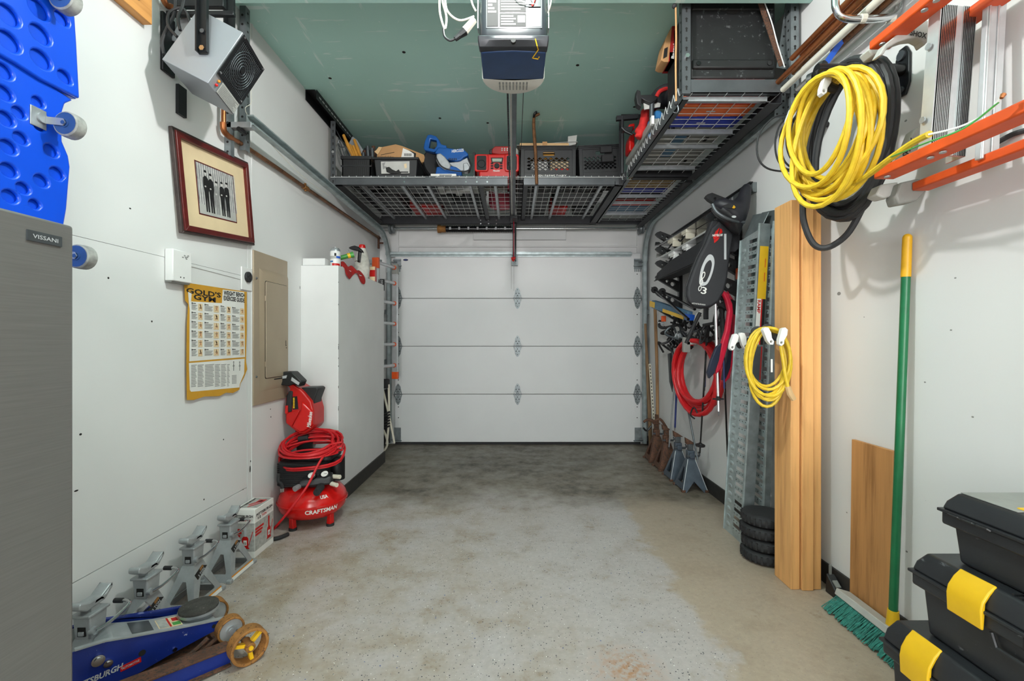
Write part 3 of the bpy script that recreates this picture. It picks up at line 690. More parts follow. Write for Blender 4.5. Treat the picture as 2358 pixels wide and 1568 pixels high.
# cord and plug at the left
b = MB(); c = [at(1012, -10, 1.9), at(1013, 30, 1.9), at(1024, 66, 1.9), at(1028, 40, 1.91), at(1020, 8, 1.91), at(1016, -14, 1.9)]
b.tube(c, .0045, 8, sub=6); b.tube([at(1024, -14, 1.92), at(1030, 25, 1.92), at(1058, 47, 1.92), at(1092, 38, 1.92)], .0045, 8, sub=6)
b.tube([at(1082, -14, 1.92), at(1088, 10, 1.92), at(1096, 26, 1.92)], .004, 8, sub=6); b.tube([at(1270, -14, 1.9), at(1268, 10, 1.9), at(1262, 30, 1.92)], .003, 8, sub=6)
b.build('power_cord', 'off_white', op)
b = MB(); b.tube([at(1021, 66, 1.9), at(1024, 84, 1.9), at(1036, 93, 1.9), at(1048, 89, 1.9)], .005, 8, sub=6)
b.cyl(at(1048, 90, 1.9), at(1058, 82, 1.9), .010, .012, 10); b.cyl(at(1058, 82, 1.9), at(1070, 72, 1.9), .012, .018, 8); b.build('extension_plug', 'black_plastic', op)
MB().cyl(at(1070, 72, 1.9), at(1092, 46, 1.9), .017, .014, 8).build('white_connector', 'off_white', op)
# rail with chain, trolley and door arm
rl = thing('opener_rail', 'dark steel opener rail with chain running back to the door', 'rail', (0, 3.6, 2.5))
ZR = 2.42
MB().bx(-.006, .018, 2.2, 4.79, ZR, ZR + .035).build('rail', 'steel_dark', rl, bev=.002)
MB().bx(-.02, -.007, 2.2, 4.79, ZR + .01, ZR + .03).build('rail_flange', 'grey_light', rl)
ch = MB(); y = 2.25
while y < 4.77: ch.bx(-.034, -.024, y, y + .014, ZR + .012, ZR + .022); ch.bx(-.031, -.027, y + .014, y + .02, ZR + .014, ZR + .02); y += .02
ch.build('chain', 'black_metal', rl)
MB().cyl((.052, 2.25, ZR + .015), (.052, 4.79, ZR + .015), .0018, n=6).build('return_cable', 'black_metal', rl)
MB().bx(-.03, .042, 4.58, 4.74, ZR - .03, ZR).build('trolley', 'black_metal', rl, bev=.003)
MB().bx(-.02, .03, 4.72, 4.80, ZR - .012, ZR - .001).bx(-.02, .03, 4.77, 4.96, ZR - .034, ZR - .026).bx(-.02, .03, 4.77, 4.78, ZR - .034, ZR).build('header_bracket', 'galv_dark', rl)
b = MB()
for dx in (-.012, .018): b.bx(-.004 + dx, .004 + dx, -.012, .012, 0, .46, MX.Translation((.01, 5.03, 2.04)) @ MX.Rotation(R(38), 4, 'X'))
b.build('door_arm', 'black_metal', rl)
MB().bx(.012, .030, 4.93, 4.942, 2.03, 2.38).build('arm_bar', 'black_metal', rl)
MB().bx(-.02, .05, 5.03, 5.075, 1.99, 2.12).build('arm_bracket', 'galv_dark', rl)
MB().tube([(.004, 4.70, ZR - .02), (.006, 4.72, 2.3), (.004, 4.75, 2.02)], .003, 6, sub=4).build('release_cord', 'pink_red', rl)
MB().cyl((-.022, 4.75, 2.015), (.022, 4.75, 2.022), .012, n=10).sphere((.0, 4.75, 2.0), .016).build('release_handle', 'red', rl)
MB().cyl((.006, 4.78, 2.02), (.006, 4.78, 1.68), .0012, n=5).cyl((-.02, 4.78, 2.02), (-.02, 4.78, 1.70), .0012, n=5).build('hanging_string', 'grey_plastic', rl)
# ================================================================== LEFT SIDE
def wp(pts, X, t, sx=1):
    """polygon traced on a wall plane x = X, as (frame, 2d points); extrude outwards by t"""
    T = frame((X, 0, 0), (0, 1, 0), (0, 0, 1)) if sx > 0 else frame((X, 0, 0), (0, -1, 0), (0, 0, 1))
    q = [onx(px, py, X) for px, py in pts]
    return T, [(p.y if sx > 0 else -p.y, p.z) for p in q]
def wpoly(name, pts, X, t, m, parent, sx=1, **kw):
    T, q = wp(pts, X, t, sx); return MB().prism(q, 0, t, T).build(name, m, parent, **kw)
def fpoly(name, pts, D, depth, m, parent, **kw):
    """outline at distance D, extruded away from the viewer by depth"""
    q = [at(px, py, D) for px, py in pts]
    return MB().prism([(p.x, p.z) for p in q], 0, -depth, FR(0, D, 0)).build(name, m, parent, **kw)

# ---- refrigerator
fr = thing('refrigerator', 'brushed steel refrigerator at the left edge of the photo', 'refrigerator', (-1.2, .7, 0))
MB().bx(-1.485, -1.01, .43, .984, .03, 1.40).build('cabinet', 'black_plastic', fr, bev=.004)
MB().bx(-1.0, -.95, .43, .984, .06, 1.407).build('door', 'brushed_steel', fr, bev=.006)
MB().bx(-1.01, -1.0, .44, .976, .06, 1.39).build('door_gasket', 'grey_plastic', fr)
for x in (-1.45, -1.05):
    for y in (.47, .94): MB().cyl((x, y, 0), (x, y, .035), .018, n=12).build('foot', 'black_rubber', fr)
TB = LW(.9215, 1.3665, -.95)
bd = decal(TB, -.034, .034, -.0105, .0105, 'steel_dark', fr, 'badge', .003)
text('VISSANI', TB @ MX.Translation((0, 0, .003)), .05, .008, 'grey_print', bd, bold=.01)

# ---- plastic creeper hanging on the wall
cr = thing('mechanic_creeper', 'bright blue dimpled plastic creeper hung on the wall above the refrigerator', 'creeper', (-1.46, 1.25, 1.7))
yc = 1.235
def creep(pts): q = [onx(px, py, -1.43) for px, py in pts]; return [(p.y, p.z) for p in q]
up = creep([(110, -75), (131, 0), (150, 12), (167, 39), (171, 102), (177.5, 228), (60, 168), (30, 150)])
lo = creep([(30, 150), (60, 168), (172, 231), (153, 239), (146, 261), (146, 300), (147, 326), (161, 359), (165, 385), (163, 408), (157, 482), (150, 540), (120, 600)])
ztop = 2.44; zbot = 1.22
dims = [(30, 85, 24), (115, 72, 24), (205, 55, 24), (335, 105, 18), (35, 235, 24), (125, 212, 24), (213, 195, 24), (293, 178, 19), (128, 358, 24), (218, 335, 24), (300, 315, 19), (352, 435, 18),
        (30, 400, 19), (35, 525, 18), (110, 495, 15), (225, 575, 14), (177, 605, 13), (118, 635, 15), (42, 670, 18), (232, 710, 14), (185, 745, 14), (127, 780, 16), (57, 830, 18), (298, 850, 17), (237, 885, 18),
        (158, 925, 21), (60, 960, 18), (330, 980, 18), (242, 1020, 17), (140, 1062, 15), (67, 1108, 17), (307, 1108, 17), (205, 1152, 13), (140, 1190, 15)]
def sym(p): return p + [(2 * yc - y, z) for y, z in reversed(p)]
ur = [(yc, ztop)] + up[:6]; crease = up[6:]
upoly = [(1.42, ztop)] + up[1:6] + [(1.37, up[6][1] - .0), (1.30, up[7][1] + .005)]
upoly = sym(upoly); zc_ = lambda y: 0
lpoly = sym([(1.30, up[7][1] + .012), (1.37, up[6][1] + .012)] + lo[2:11] + [(1.40, zbot)])
def inside(p, poly):
    x, y = p; c = False; n = len(poly)
    for i in range(n):
        (x1, y1), (x2, y2) = poly[i], poly[i - 1]
        if (y1 > y) != (y2 > y) and x < (x2 - x1) * (y - y1) / (y2 - y1) + x1: c = not c
    return c
def dholes(poly, mirror=True):
    hs = []; got = []
    for mir, (zx, zy, r) in [(0, q) for q in dims] + [(1, q) for q in dims]:
        p = onx(zx / 2.45, zy / 2.45, -1.43); rr = r / 690.0
        for y in ((2 * yc - p.y,) if mir else (p.y,)):
            ring = circ(y, p.z, rr * .90, 16, rr * .74)
            if all(inside(q, poly) for q in circ(y, p.z, rr * 1.12, 14)) and all(math.hypot(y - c_[0], p.z - c_[1]) > (rr + c_[2]) * .95 + .004 for c_ in got): hs.append(ring); got.append((y, p.z, rr))
    return hs
Tc = LW(0, 0, -1.475)
MB().holed(upoly, dholes(upoly), .040, .055, Tc).build('head_panel', 'blue_creeper', cr, bev=.006, seg=3)
MB().holed(lpoly, dholes(lpoly), .028, .042, Tc).build('body_panel', 'blue_creeper', cr, bev=.006, seg=3)
MB().prism(upoly, 0, .0405, Tc).build('back_panel', 'blue_creeper', cr); MB().prism(lpoly, 0, .0285, Tc).build('back_panel', 'blue_creeper', cr)
def castor(px, py, parent):
    c = onx(px, py, -1.375); y, z = c.y, c.z; k = V((-1.375, y, z))
    b = MB().bx(-1.433, -1.430, y - .062, y - .015, z - .022, z + .036); p = b.build('caster_plate', 'zinc', parent, bev=.003)
    b = MB()
    for dy in (-.022, .022): b.prism([(-1.43, z + .018), (-1.43, z - .004), (-1.372, z - .010), (-1.365, z), (-1.372, z + .012)], 0, .003, frame((0, y + dy, 0), (1, 0, 0), (0, 0, 1)))
    b.cyl((-1.43, y - .03, z + .01), (-1.424, y - .03, z + .01), .015, n=14); b.build('fork', 'zinc', p)
    Tw = frame((-1.372, y, z), (1, 0, 0), (0, 0, 1))
    MB().lathe([(.028, -.018), (.035, -.018), (.038, -.015), (.039, 0), (.038, .015), (.035, .018), (.028, .018)], 24, Tw).build('wheel', 'grey_caster', p)
    b = MB().lathe([(.006, .010), (.010, .021), (.013, .021), (.014, .012), (.027, .013), (.031, .0188), (.0335, .0185)], 20, Tw).cyl((-1.372, y - .026, z), (-1.372, y + .026, z), .006, n=10); b.build('hub', 'caster_blue', p)
castor(160, 290, cr); castor(186, 592, cr); castor(150, 2, cr)

# ---- timber ledger
MBw = MB().bx(-1.4985, -1.46, .3, 1.84, 2.435, 2.60)
lg = thing('timber_ledger', 'short length of orange pine board fixed high on the left wall', 'board', (-1.48, 1.2, 2.5))
MBw.build('board', 'pine_y', lg, bev=.002)
MB().cyl((-1.46, 1.77, 2.49), (-1.4565, 1.77, 2.49), .006, n=8).build('screw', 'steel_dark', lg)

# ---- electric heater
K = 1.15; HR = ((.89068, .43511, .13176), (.06568, .16362, -.98434), (-.44986, .88538, .11715))
hp = V((-1.07041 * K, 1.6 * K, ZC + (2.06271 - ZC) * K))
HM = MX((HR[0] + (hp.x,), HR[1] + (hp.y,), HR[2] + (hp.z,), (0, 0, 0, 1)))   # x: back->front, y: up, z: towards camera
la, lb, lc = .17524 * K, .23102 * K, .18572 * K
ht = thing('electric_heater', 'grey tilted box heater with round coil grille on wall bracket', 'heater', (-1.3, 1.9, 2.2))
MB(HM).bx(-la, -.004, 0, lb, -lc, 0).build('housing', 'grey_heater', ht, bev=.002)
g0 = .22 * lb
fp = MB(HM).holed([(-lc + .004, g0), (-.004, g0), (-.004, lb - .004), (-lc + .004, lb - .004)], [rrect(-lc + .018, -.018, g0 + .016, lb - .018, .004, 2)], 0, .003, frame((0, 0, 0), (0, 0, 1), (0, 1, 0)) @ MX.Diagonal((1, 1, -1, 1))).build('grille_frame', 'black_metal', ht)
MB(HM).bx(-.012, -.0035, g0 + .005, lb - .01, -lc + .01, -.01).build('grille_recess', 'ink', ht)
gw = MB(HM); yb, yt = g0 + .016, lb - .018
for i in range(19): z = -lc + .018 + i * (lc - .036) / 18; gw.bx(-.001, .0008, yb, yt, z - .0007, z + .0007)
for i in range(21): y = yb + i * (yt - yb) / 20; gw.bx(-.001, .0008, y - .0007, y + .0007, -lc + .018, -.018)
gw.build('grille_wires', 'steel_dark', ht, kind='stuff')
gc = MB(HM); cy_, cz_ = (yb + yt) / 2, -lc / 2
for i, r in enumerate((.02, .032, .044, .056, .068, .078)):
    gc.tube([(.002, cy_ + r * math.cos(a), cz_ + r * math.sin(a) * .98) for a in [2 * PI * j / 28 for j in range(28)]], .0016, 6, closed=True)
gc.build('coil_rings', 'steel_dark', ht, kind='stuff')
MB(HM).cyl((-.003, cy_, cz_), (.003, cy_, cz_), .013, n=14).build('fan_hub', 'black_metal', ht)
lbm = frame(HM @ V((.0, g0 * .5, -lc * .5)), HM.to_3x3() @ V((0, 0, -1)), HM.to_3x3() @ V((0, 1, 0)))
decal(lbm, -lc / 2 + .055, lc / 2 - .01, -g0 * .42, g0 * .42, 'grey_light', ht, 'rating_label', .001)
b = MB()
for i in range(7): b.bx(-lc / 2 + .06 , lc / 2 - .016 - (i % 3) * .01, -g0 * .36 + i * .0062, -g0 * .36 + .0035 + i * .0062, .001, .0016, lbm)
b.build('label_text_lines', 'ink_grey', ht)
for i, (dy, mm) in enumerate(((.013, 'amber'), (-.006, 'red_gloss'))): MB().sphere((-lc / 2 + .035, dy, .001), .006, 10, 6, lbm).build('indicator_lamp', mm, ht)
for zz in (-.015, -lc + .015):
    for yy in (g0 + .012, lb - .01): MB(HM).cyl((0, yy, zz), (.005, yy, zz), .0045, n=8).build('screw', 'chrome', ht)
# yoke arms and wall bracket
for z0, z1 in ((.004, .010), (-lc - .012, -lc - .006)):
    p = HM @ V((-la * .42, lb * .42, (z0 + z1) / 2)); q = p + V((.0, 0, .42))
    b = MB(frame(p, (1, 0, 0), (0, 0, 1))).bx(-.018, .018, -.015, .5, -.003, .003).bx(-.022, -.016, -.01, .5, -.003, .018).bx(.016, .02, -.01, .5, -.003, .012)
    b.build('yoke_arm', 'black_metal', ht)
    MB().cyl(p + V((0, -.012, .005)), p + V((0, .004, .005)), .011, n=6).build('yoke_bolt', 'chrome', ht)
    MB().cyl(p + V((0, -.01, .075)), p + V((0, .004, .075)), .009, n=12).build('yoke_knob', 'steel_dark', ht)
pa = hp + V((-la * .4, .1, .50))
b = MB().bx(-1.499, -1.485, 1.93, 2.0, 2.31, 2.56).bx(-1.499, -1.25, 1.96, 1.985, 2.60, 2.64).bx(-1.499, -1.485, 2.12, 2.2, 2.42, 2.62).bx(-1.49, -1.2, 1.95, 1.97, 2.555, 2.575)
b.build('wall_bracket', 'black_metal', ht, bev=.003)
b = MB(); q0 = at(440, 30, 1.95); q1 = at(510, 50, 2.05)
b.bx(-1.499, -1.485, 2.02, 2.07, 2.17, 2.30).build('lower_foot', 'black_metal', ht)
MB().hexa([at(x, y, D) for D in (1.98, 2.06) for x, y in ((392, 92), (412, 100), (440, 42), (420, 34))]).build('junction_box', 'zinc', ht, bev=.003)
b = MB()
b.tube([at(378, 125, 1.86), at(373, 95, 1.86), at(385, 65, 1.88), at(402, 28, 1.9), at(405, -20, 1.92)], .0065, 8, sub=6)
b.tube([at(408, 85, 1.86), at(388, 60, 1.87), at(390, 30, 1.89), at(415, 18, 1.9), at(430, 30, 1.9), at(438, 55, 1.88)], .006, 8, sub=6)
b.tube([at(415, 70, 1.87), at(410, 40, 1.88), at(420, 15, 1.9), at(428, -20, 1.92)], .006, 8, sub=6)
b.build('supply_cable', 'black_cord', ht)
MB().tube([at(366, 60, 1.99), at(345, 85, 1.99), at(343, 110, 1.99), at(355, 130, 1.99)], .002, 6, sub=5).build('thin_cable', 'grey_light', ht)

# ---- copper pipe along the left wall
cp = thing('copper_pipe', 'tarnished copper pipe running along the left wall below the door track', 'pipe', (-1.47, 3, 2.27))
X_ = -1.472
b = MB(); b.tube([onx(515, 120, -1.46), onx(515, 240, -1.46), onx(515, 285, -1.46), onx(517, 302, -1.462), onx(526, 313, -1.466), onx(548, 326, -1.47)], .011, 12, sub=3); b.build('riser', 'copper', cp)
MB().tube([onx(513.5, 282, -1.46), onx(516, 302, -1.462), onx(526, 313, -1.466), onx(533, 317, -1.468)], .0145, 12, sub=4).build('elbow', 'copper', cp)
pts = [onx(548, 326, X_), onx(640, 388, X_), onx(703, 432, X_), onx(800, 498, X_), onx(872, 547, X_)]
MB().tube(pts, .0125, 12).build('run', 'copper_old', cp)
d = (pts[3] - pts[2]).normalized()
MB().cyl(pts[2] - d * .03, pts[2] + d * .03, .017, n=12).cyl(pts[2] + V((0, 0, -.025)), pts[2] + V((0, 0, .03)), .008, n=8).build('coupling', 'rust_yellow', cp)
MB().cyl(pts[4] - d * .03, pts[4] + d * .02, .017, n=12).cyl(pts[4], pts[4] + V((0, 0, -.12)), .012, n=10).cyl(pts[4] + V((0, 0, -.06)), pts[4] + V((.05, 0, -.06)), .010, n=10).build('valve', 'rust', cp)
MB().tube([onx(372, -10, -1.47), onx(384, 12, -1.47), onx(396, 16, -1.47), onx(402, 30, -1.47)], .012, 10, sub=4).build('upper_stub', 'copper', cp)

# ---- perforated hanger for the left track
hg = thing('track_hanger', 'perforated grey steel angle hanging the left door track', 'bracket', (-1.42, 2.48, 2.2))
Xh, Yh = -1.45, 2.46
b = MB().bx(Xh - .03, Xh, Yh, Yh + .003, 2.19, HC).bx(Xh - .0, Xh + .003, Yh, Yh + .04, 2.19, HC); pr = b.build('angle_post', 'galv_dark', hg)
h = MB()
for i in range(15):
    z = 2.22 + i * .05; h.prism(circ(0, 0, .0065, 8), 0, .0006, FR(Xh - .015, Yh, z)); h.prism(circ(0, 0, .0065, 8), 0, .0006, LW(Yh + .02, z + .02, Xh + .0032))
h.build('slots', 'ink', pr)
b = MB().bx(-1.499, -1.465, 2.36, 2.39, 2.12, HC).bx(-1.499, -1.496, 2.39, 2.43, 2.12, HC)
pr = b.build('angle_post', 'galv_dark', hg); h = MB()
for i in range(17):
    for dx in (-.017,): h.prism(circ(0, 0, .0065, 8), 0, .0006, FR(-1.499 + .017, 2.36, 2.14 + i * .05))
h.build('slots', 'ink', pr)
p0 = onx(520, 325, -1.46); p1 = onx(574, 325, -1.37)
MB().bx(-1.499, -1.36, 2.36, 2.40, 2.265, 2.295).build('strut_arm', 'zinc', hg, bev=.002)
MB().cyl((-1.42, 2.352, 2.255), (-1.42, 2.41, 2.255), .012, n=8).build('strut_bolt', 'black_metal', hg)
MB().tube([(-1.43, 2.47, 2.58), (-1.415, 2.46, 2.45), (-1.42, 2.44, 2.36), (-1.38, 2.9, 2.24), (-1.38, 3.4, 2.245)], .0018, 6, sub=6).build('bell_wire', 'off_white', hg)

# ---- framed photograph
cz0 = V((-1.475, 2.28, 1.895)); roll = R(6.2)
Tp = LW(cz0.y, cz0.z, -1.496) @ MX.Rotation(roll, 4, 'Z') @ MX.Rotation(R(-1.2), 4, 'X')
pf_ = thing('framed_photograph', 'mahogany framed black and white photograph hanging crooked on left wall', 'picture', (-1.49, 2.28, 1.88))
W_, H_ = .285, .228
def moulding(x0, x1, y0, y1, w, z0, z1, name, m):
    for pts in ([(x0, y0), (x1, y0), (x1 - w, y0 + w), (x0 + w, y0 + w)], [(x1, y0), (x1, y1), (x1 - w, y1 - w), (x1 - w, y0 + w)], [(x1, y1), (x0, y1), (x0 + w, y1 - w), (x1 - w, y1 - w)], [(x0, y1), (x0, y0), (x0 + w, y0 + w), (x0 + w, y1 - w)]):
        MB().prism(pts, z0, z1, Tp).build(name, m, pf_, bev=.0025)
moulding(-W_, W_, -H_, H_, .016, .004, .022, 'outer_moulding', 'frame_dark'); moulding(-W_ + .012, W_ - .012, -H_ + .012, H_ - .012, .026, .006, .03, 'frame_moulding', 'frame_wood')
MB().bx(-W_ + .01, W_ - .01, -H_ + .01, H_ - .01, .002, .012, Tp).build('mat_board', 'mat_cream', pf_)
pw, phh = .142, .118; T2 = Tp @ MX.Translation((.0, .0, .012))
decal(T2, -pw - .006, pw + .006, -phh - .006, phh + .006, 'frame_wood', pf_, 'mat_liner', .0008)
pr = decal(T2, -pw, pw, -phh, phh, 'photo_grey', pf_, 'photo_print', .0006, .0008)
decal(T2, -pw, pw, -phh, -phh + .045, 'grey_light', pr, 'studio_floor', .0003, .0014)
b = MB()
for i in range(18): x = -pw + .008 + i * .0165; b.bx(x, x + .007, -phh + .045, phh, .0014, .0017, T2)
b.build('curtain_folds', 'photo_skin', pr)
for i, (x, hh, dark) in enumerate(((-.082, .200, 1), (-.045, .192, 1), (-.004, .165, 0), (.038, .172, 1), (.078, .178, 1))):
    y0 = -.104 + (.004 * i) * 0; y1 = y0 + hh; m = 'photo_dark' if dark else 'ink_grey'
    MB().prism([(x - .012, y0), (x - .003, y0), (x, y0 + hh * .4), (x + .003, y0), (x + .013, y0), (x + .015, y0 + hh * .45), (x + .021, y0 + hh * .62), (x + .018, y0 + hh * .80), (x + .005, y0 + hh * .85), (x - .005, y0 + hh * .85), (x - .018, y0 + hh * .80), (x - .021, y0 + hh * .6), (x - .015, y0 + hh * .45)], .002, .0024, T2).build('printed_figure', m, pr)
    MB().prism(circ(x, y0 + hh * .92, .008, 12, .012), .0024, .0027, T2).build('printed_face', 'photo_skin', pr)
    MB().prism([(x - .009, y0 + hh * .93), (x + .009, y0 + hh * .93), (x + .008, y0 + hh * .985), (x - .008, y0 + hh * .985)], .0027, .003, T2).build('printed_hair', 'photo_dark', pr)
    MB().prism(circ(x - .006, y0 + hh * .6, .006, 8, .004), .0025, .0028, T2).build('printed_hands', 'photo_skin', pr)

# ---- wall box, outlet, panel
wb = thing('wall_controller', 'white rectangular control box on the left wall above the poster', 'controller', (-1.5, 2.0, 1.48))
MB().bx(-1.4985, -1.462, 1.955, 2.07, 1.418, 1.556).build('case', 'white_plastic', wb, bev=.004)
MB().bx(-1.4985, -1.47, 1.958, 2.067, 1.412, 1.418).build('case_underside', 'grey_plastic', wb)
MB().cyl((-1.462, 2.0, 1.438), (-1.4612, 2.0, 1.438), .003, n=8).cyl((-1.462, 2.02, 1.438), (-1.4612, 2.02, 1.438), .003, n=8).build('status_leds', 'ink', wb)
MB().tube([(-1.498, 2.07, 1.505), (-1.498, 2.3, 1.50), (-1.498, 2.497, 1.495)], .0012, 6, sub=4).build('cable', 'grey_light', wb)
b = MB()
for i in range(6): b.sphere((-1.461, 2.03 + random.uniform(-.02, .025), 1.535 + random.uniform(-.012, .012)), (.0006, .006, .003), 8, 4)
b.build('peeled_marks', 'ink_grey', wb)
ol = thing('power_outlet', 'white wall plate with one round black socket beside the tan panel', 'outlet', (-1.5, 2.55, 1.5))
MB().bx(-1.4985, -1.49, 2.497, 2.598, 1.44, 1.568).build('plate', 'white_plastic', ol, bev=.003)
MB().prism(circ(0, 0, .03, 20), 0, .012, LW(2.55, 1.515, -1.49)).build('socket', 'black_plastic', ol, bev=.002)
b = MB()
for a in (90, 210, 330): b.bx(-.003, .003, -.008, .008, .0121, .0126, LW(2.55, 1.515, -1.49) @ MX.Rotation(R(a), 4, 'Z') @ MX.Translation((0, .014, 0)))
b.build('socket_slots', 'ink', ol)
ep = thing('breaker_panel', 'tan metal electrical breaker panel cover on the left wall', 'electrical panel', (-1.49, 2.8, 1.2))
PY0, PY1, PZ0, PZ1 = 2.604, 2.995, .785, 1.68
MB().bx(-1.4965, -1.485, PY0, PY1, PZ0, PZ1).build('cover', 'panel_tan', ep, bev=.003)
i_ = (2.685, 2.965, .90, 1.55)
MB().loft([[V((-1.485, y, z)) for y, z in ((2.66, .86), (2.99, .86), (2.99, 1.585), (2.66, 1.585))], [V((-1.472, y, z)) for y, z in ((2.685, .90), (2.975, .90), (2.975, 1.56), (2.685, 1.56))]]).build('raised_frame', 'panel_tan', ep)
MB().prism(rrect(2.70, 2.962, .935, 1.512, .012, 4), 0, .006, LW(0, 0, -1.472)).build('door', 'panel_tan', ep, bev=.002)
b = MB(); tt = LW(0, 0, -1.472)
b.prism(rrect(2.697, 2.965, .932, 1.515, .012, 4), -.001, .0008, tt); b.build('door_gap', 'ink', ep)
for z in (1.02, 1.41): MB().cyl((-1.468, 2.698, z - .015), (-1.468, 2.698, z + .015), .004, n=8).build('door_hinge', 'panel_tan', ep)
for y, z in ((2.63, .95), (2.63, 1.52), (2.98, 1.47)): MB().sphere((-1.485, y, z), .007, 10, 6).build('screw', 'steel_dark', ep)
MB().bx(-1.4658, -1.465, 2.93, 2.935, 1.13, 1.16).bx(-1.4658, -1.465, 2.935, 2.945, 1.11, 1.115).bx(-1.4658, -1.465, 2.93, 2.94, 1.125, 1.13).build('scratched_marks', 'ink', ep)
MB().bx(-1.4715, -1.471, 2.80, 2.96, .918, .925).build('pull_slot', 'ink', ep)

# ---- exercise poster
po = thing('exercise_poster', 'torn yellow and white exercise guide poster on the left wall', 'poster', (-1.49, 2.3, 1.1))
XP = -1.488
outline = [(424, 650), (568, 672), (568, 760), (566, 832), (569, 850), (562, 868), (553, 884), (551, 897), (536, 905), (520, 904), (505, 912), (470, 913), (446, 921), (430, 921), (429, 840), (430, 750), (433, 700), (426, 692)]
wpoly('sheet', outline, XP, .0012, 'poster_gold', po)
L1, L2 = XP + .0012, XP + .002
def pquad(n, pts, m, lay=0, par=po): return wpoly(n, pts, XP + .0012 + lay * .0005, .0006, m, par)
gp = pquad('guide_table', [(437, 694), (511, 698), (513, 667), (562, 673), (564, 822), (436, 832)], 'paper')
pquad('torn_patch', [(433, 672), (441, 676), (438, 720), (435, 700)], 'paper', 1)
bp = pquad('text_panel', [(435, 836), (563, 826), (562, 860), (552, 884), (551, 892), (440, 902), (437, 898)], 'paper')
c0 = onx(470, 675, XP); 
Tg = LW(onx(472, 664, XP).y, onx(472, 667, XP).z, L2) @ MX.Rotation(R(-.6), 4, 'Z')
a1, a2 = onx(428, 668, XP), onx(508, 680, XP)
text("GOLD'S", frame((a1 + a2) / 2 + V((.0012, 0, .0)), a2 - a1, (0, 0, 1)), (a2 - a1).length, .026, 'ink', po, bold=.03)
a1, a2 = onx(445, 683, XP), onx(496, 691, XP)
text('GYM', frame((a1 + a2) / 2 + V((.0012, 0, 0)), a2 - a1, (0, 0, 1)), (a2 - a1).length, .026, 'ink', po, bold=.03)
for s_, y_ in (('WEIGHT BENCH', 677), ('EXERCISE GUIDE', 689)):
    a1, a2 = onx(514, y_ - 3, XP), onx(562, y_ + 3, XP)
    text(s_, frame((a1 + a2) / 2 + V((.0022, 0, 0)), a2 - a1, (0, 0, 1)), (a2 - a1).length, .024, 'ink', po, bold=.03)
ln = MB(); fg = MB(); sk = MB(); nb_ = MB()
cols = [(438, 455, 467), (468, 491, 505), (505, 521, 532), (532, 552, 563)]
for ci, (ca, cb, cc) in enumerate(cols):
    for ri in range(6):
        yt_ = 700 + ci * 3.5 + ri * (21.5 - ci * .75)
        p = onx(ca + 2, yt_ - 2, XP); q = onx(cb - 2, yt_ - 2, XP)
        T = LW(0, 0, L2 + .0006)
        for k_ in range(5):
            z = p.z - .008 - k_ * .005; ln.bx(p.y, q.y - (k_ % 3) * .006, z, z + .0022, 0, .0003, T)
        nb_.bx(p.y, p.y + .006, p.z - .003, p.z + .004, 0, .0004, T); nb_.bx(p.y + .008, p.y + .028, p.z - .001, p.z + .002, 0, .0004, T)
        g0_, g1_ = onx(cb, yt_, XP), onx(cc - 2, yt_, XP); w2 = (g1_.y - g0_.y); zc0 = p.z - .014
        sk.bx(g0_.y, g1_.y, zc0 - .018, zc0 + .016, 0, .0003, T)
        yb_ = g0_.y + w2 * .5; an = random.uniform(-1, 1)
        fg.prism([(yb_ - .008, zc0 - .014), (yb_ - .002, zc0 - .002), (yb_ - .009 * an, zc0 + .006), (yb_ + .003, zc0 + .008), (yb_ + .010 * an, zc0 + .014), (yb_ + .007, zc0), (yb_ + .010, zc0 - .013), (yb_ + .002, zc0 - .006)], .0004, .0007, T)
        fg.prism(circ(yb_ + .002 * an, zc0 + .012, .003, 8), .0004, .0007, T)
        nb_.bx(yb_ - .010, yb_ + .010, zc0 + .010 * an, zc0 + .010 * an + .002, .0007, .0009, T)
sk.build('exercise_pictures', 'mat_cream', gp); fg.build('exercise_figures', 'skin_print', gp); ln.build('printed_text_lines', 'ink_grey', gp); nb_.build('printed_headings', 'ink', gp)
ln = MB(); T = LW(0, 0, L2 + .0003)
for ca, cb in ((439, 452), (454, 468), (471, 492), (494, 506), (508, 520), (522, 528)):
    for k_ in range(15):
        p = onx(ca, 842 + (445 - ca) * .02 + k_ * 3.5, XP); q = onx(cb, 842, XP); ln.bx(p.y, q.y - (k_ * 7 % 4) * .003, p.z, p.z + .0032, 0, .0003, T)
for k_ in range(7):
    p = onx(533, 866 + k_ * 3, XP); ln.bx(p.y, p.y + .04, p.z, p.z + .003, 0, .0003, T)
for px in (537, 551):
    p = onx(px, 845, XP); ln.bx(p.y - .003, p.y + .003, p.z - .02, p.z + .02, 0, .0003, T).prism(circ(p.y, p.z + .026, .005, 8), 0, .0003, T).bx(p.y - .009, p.y + .009, p.z + .004, p.z + .008, 0, .0003, T)
ln.build('printed_text_lines', 'ink_grey', bp)

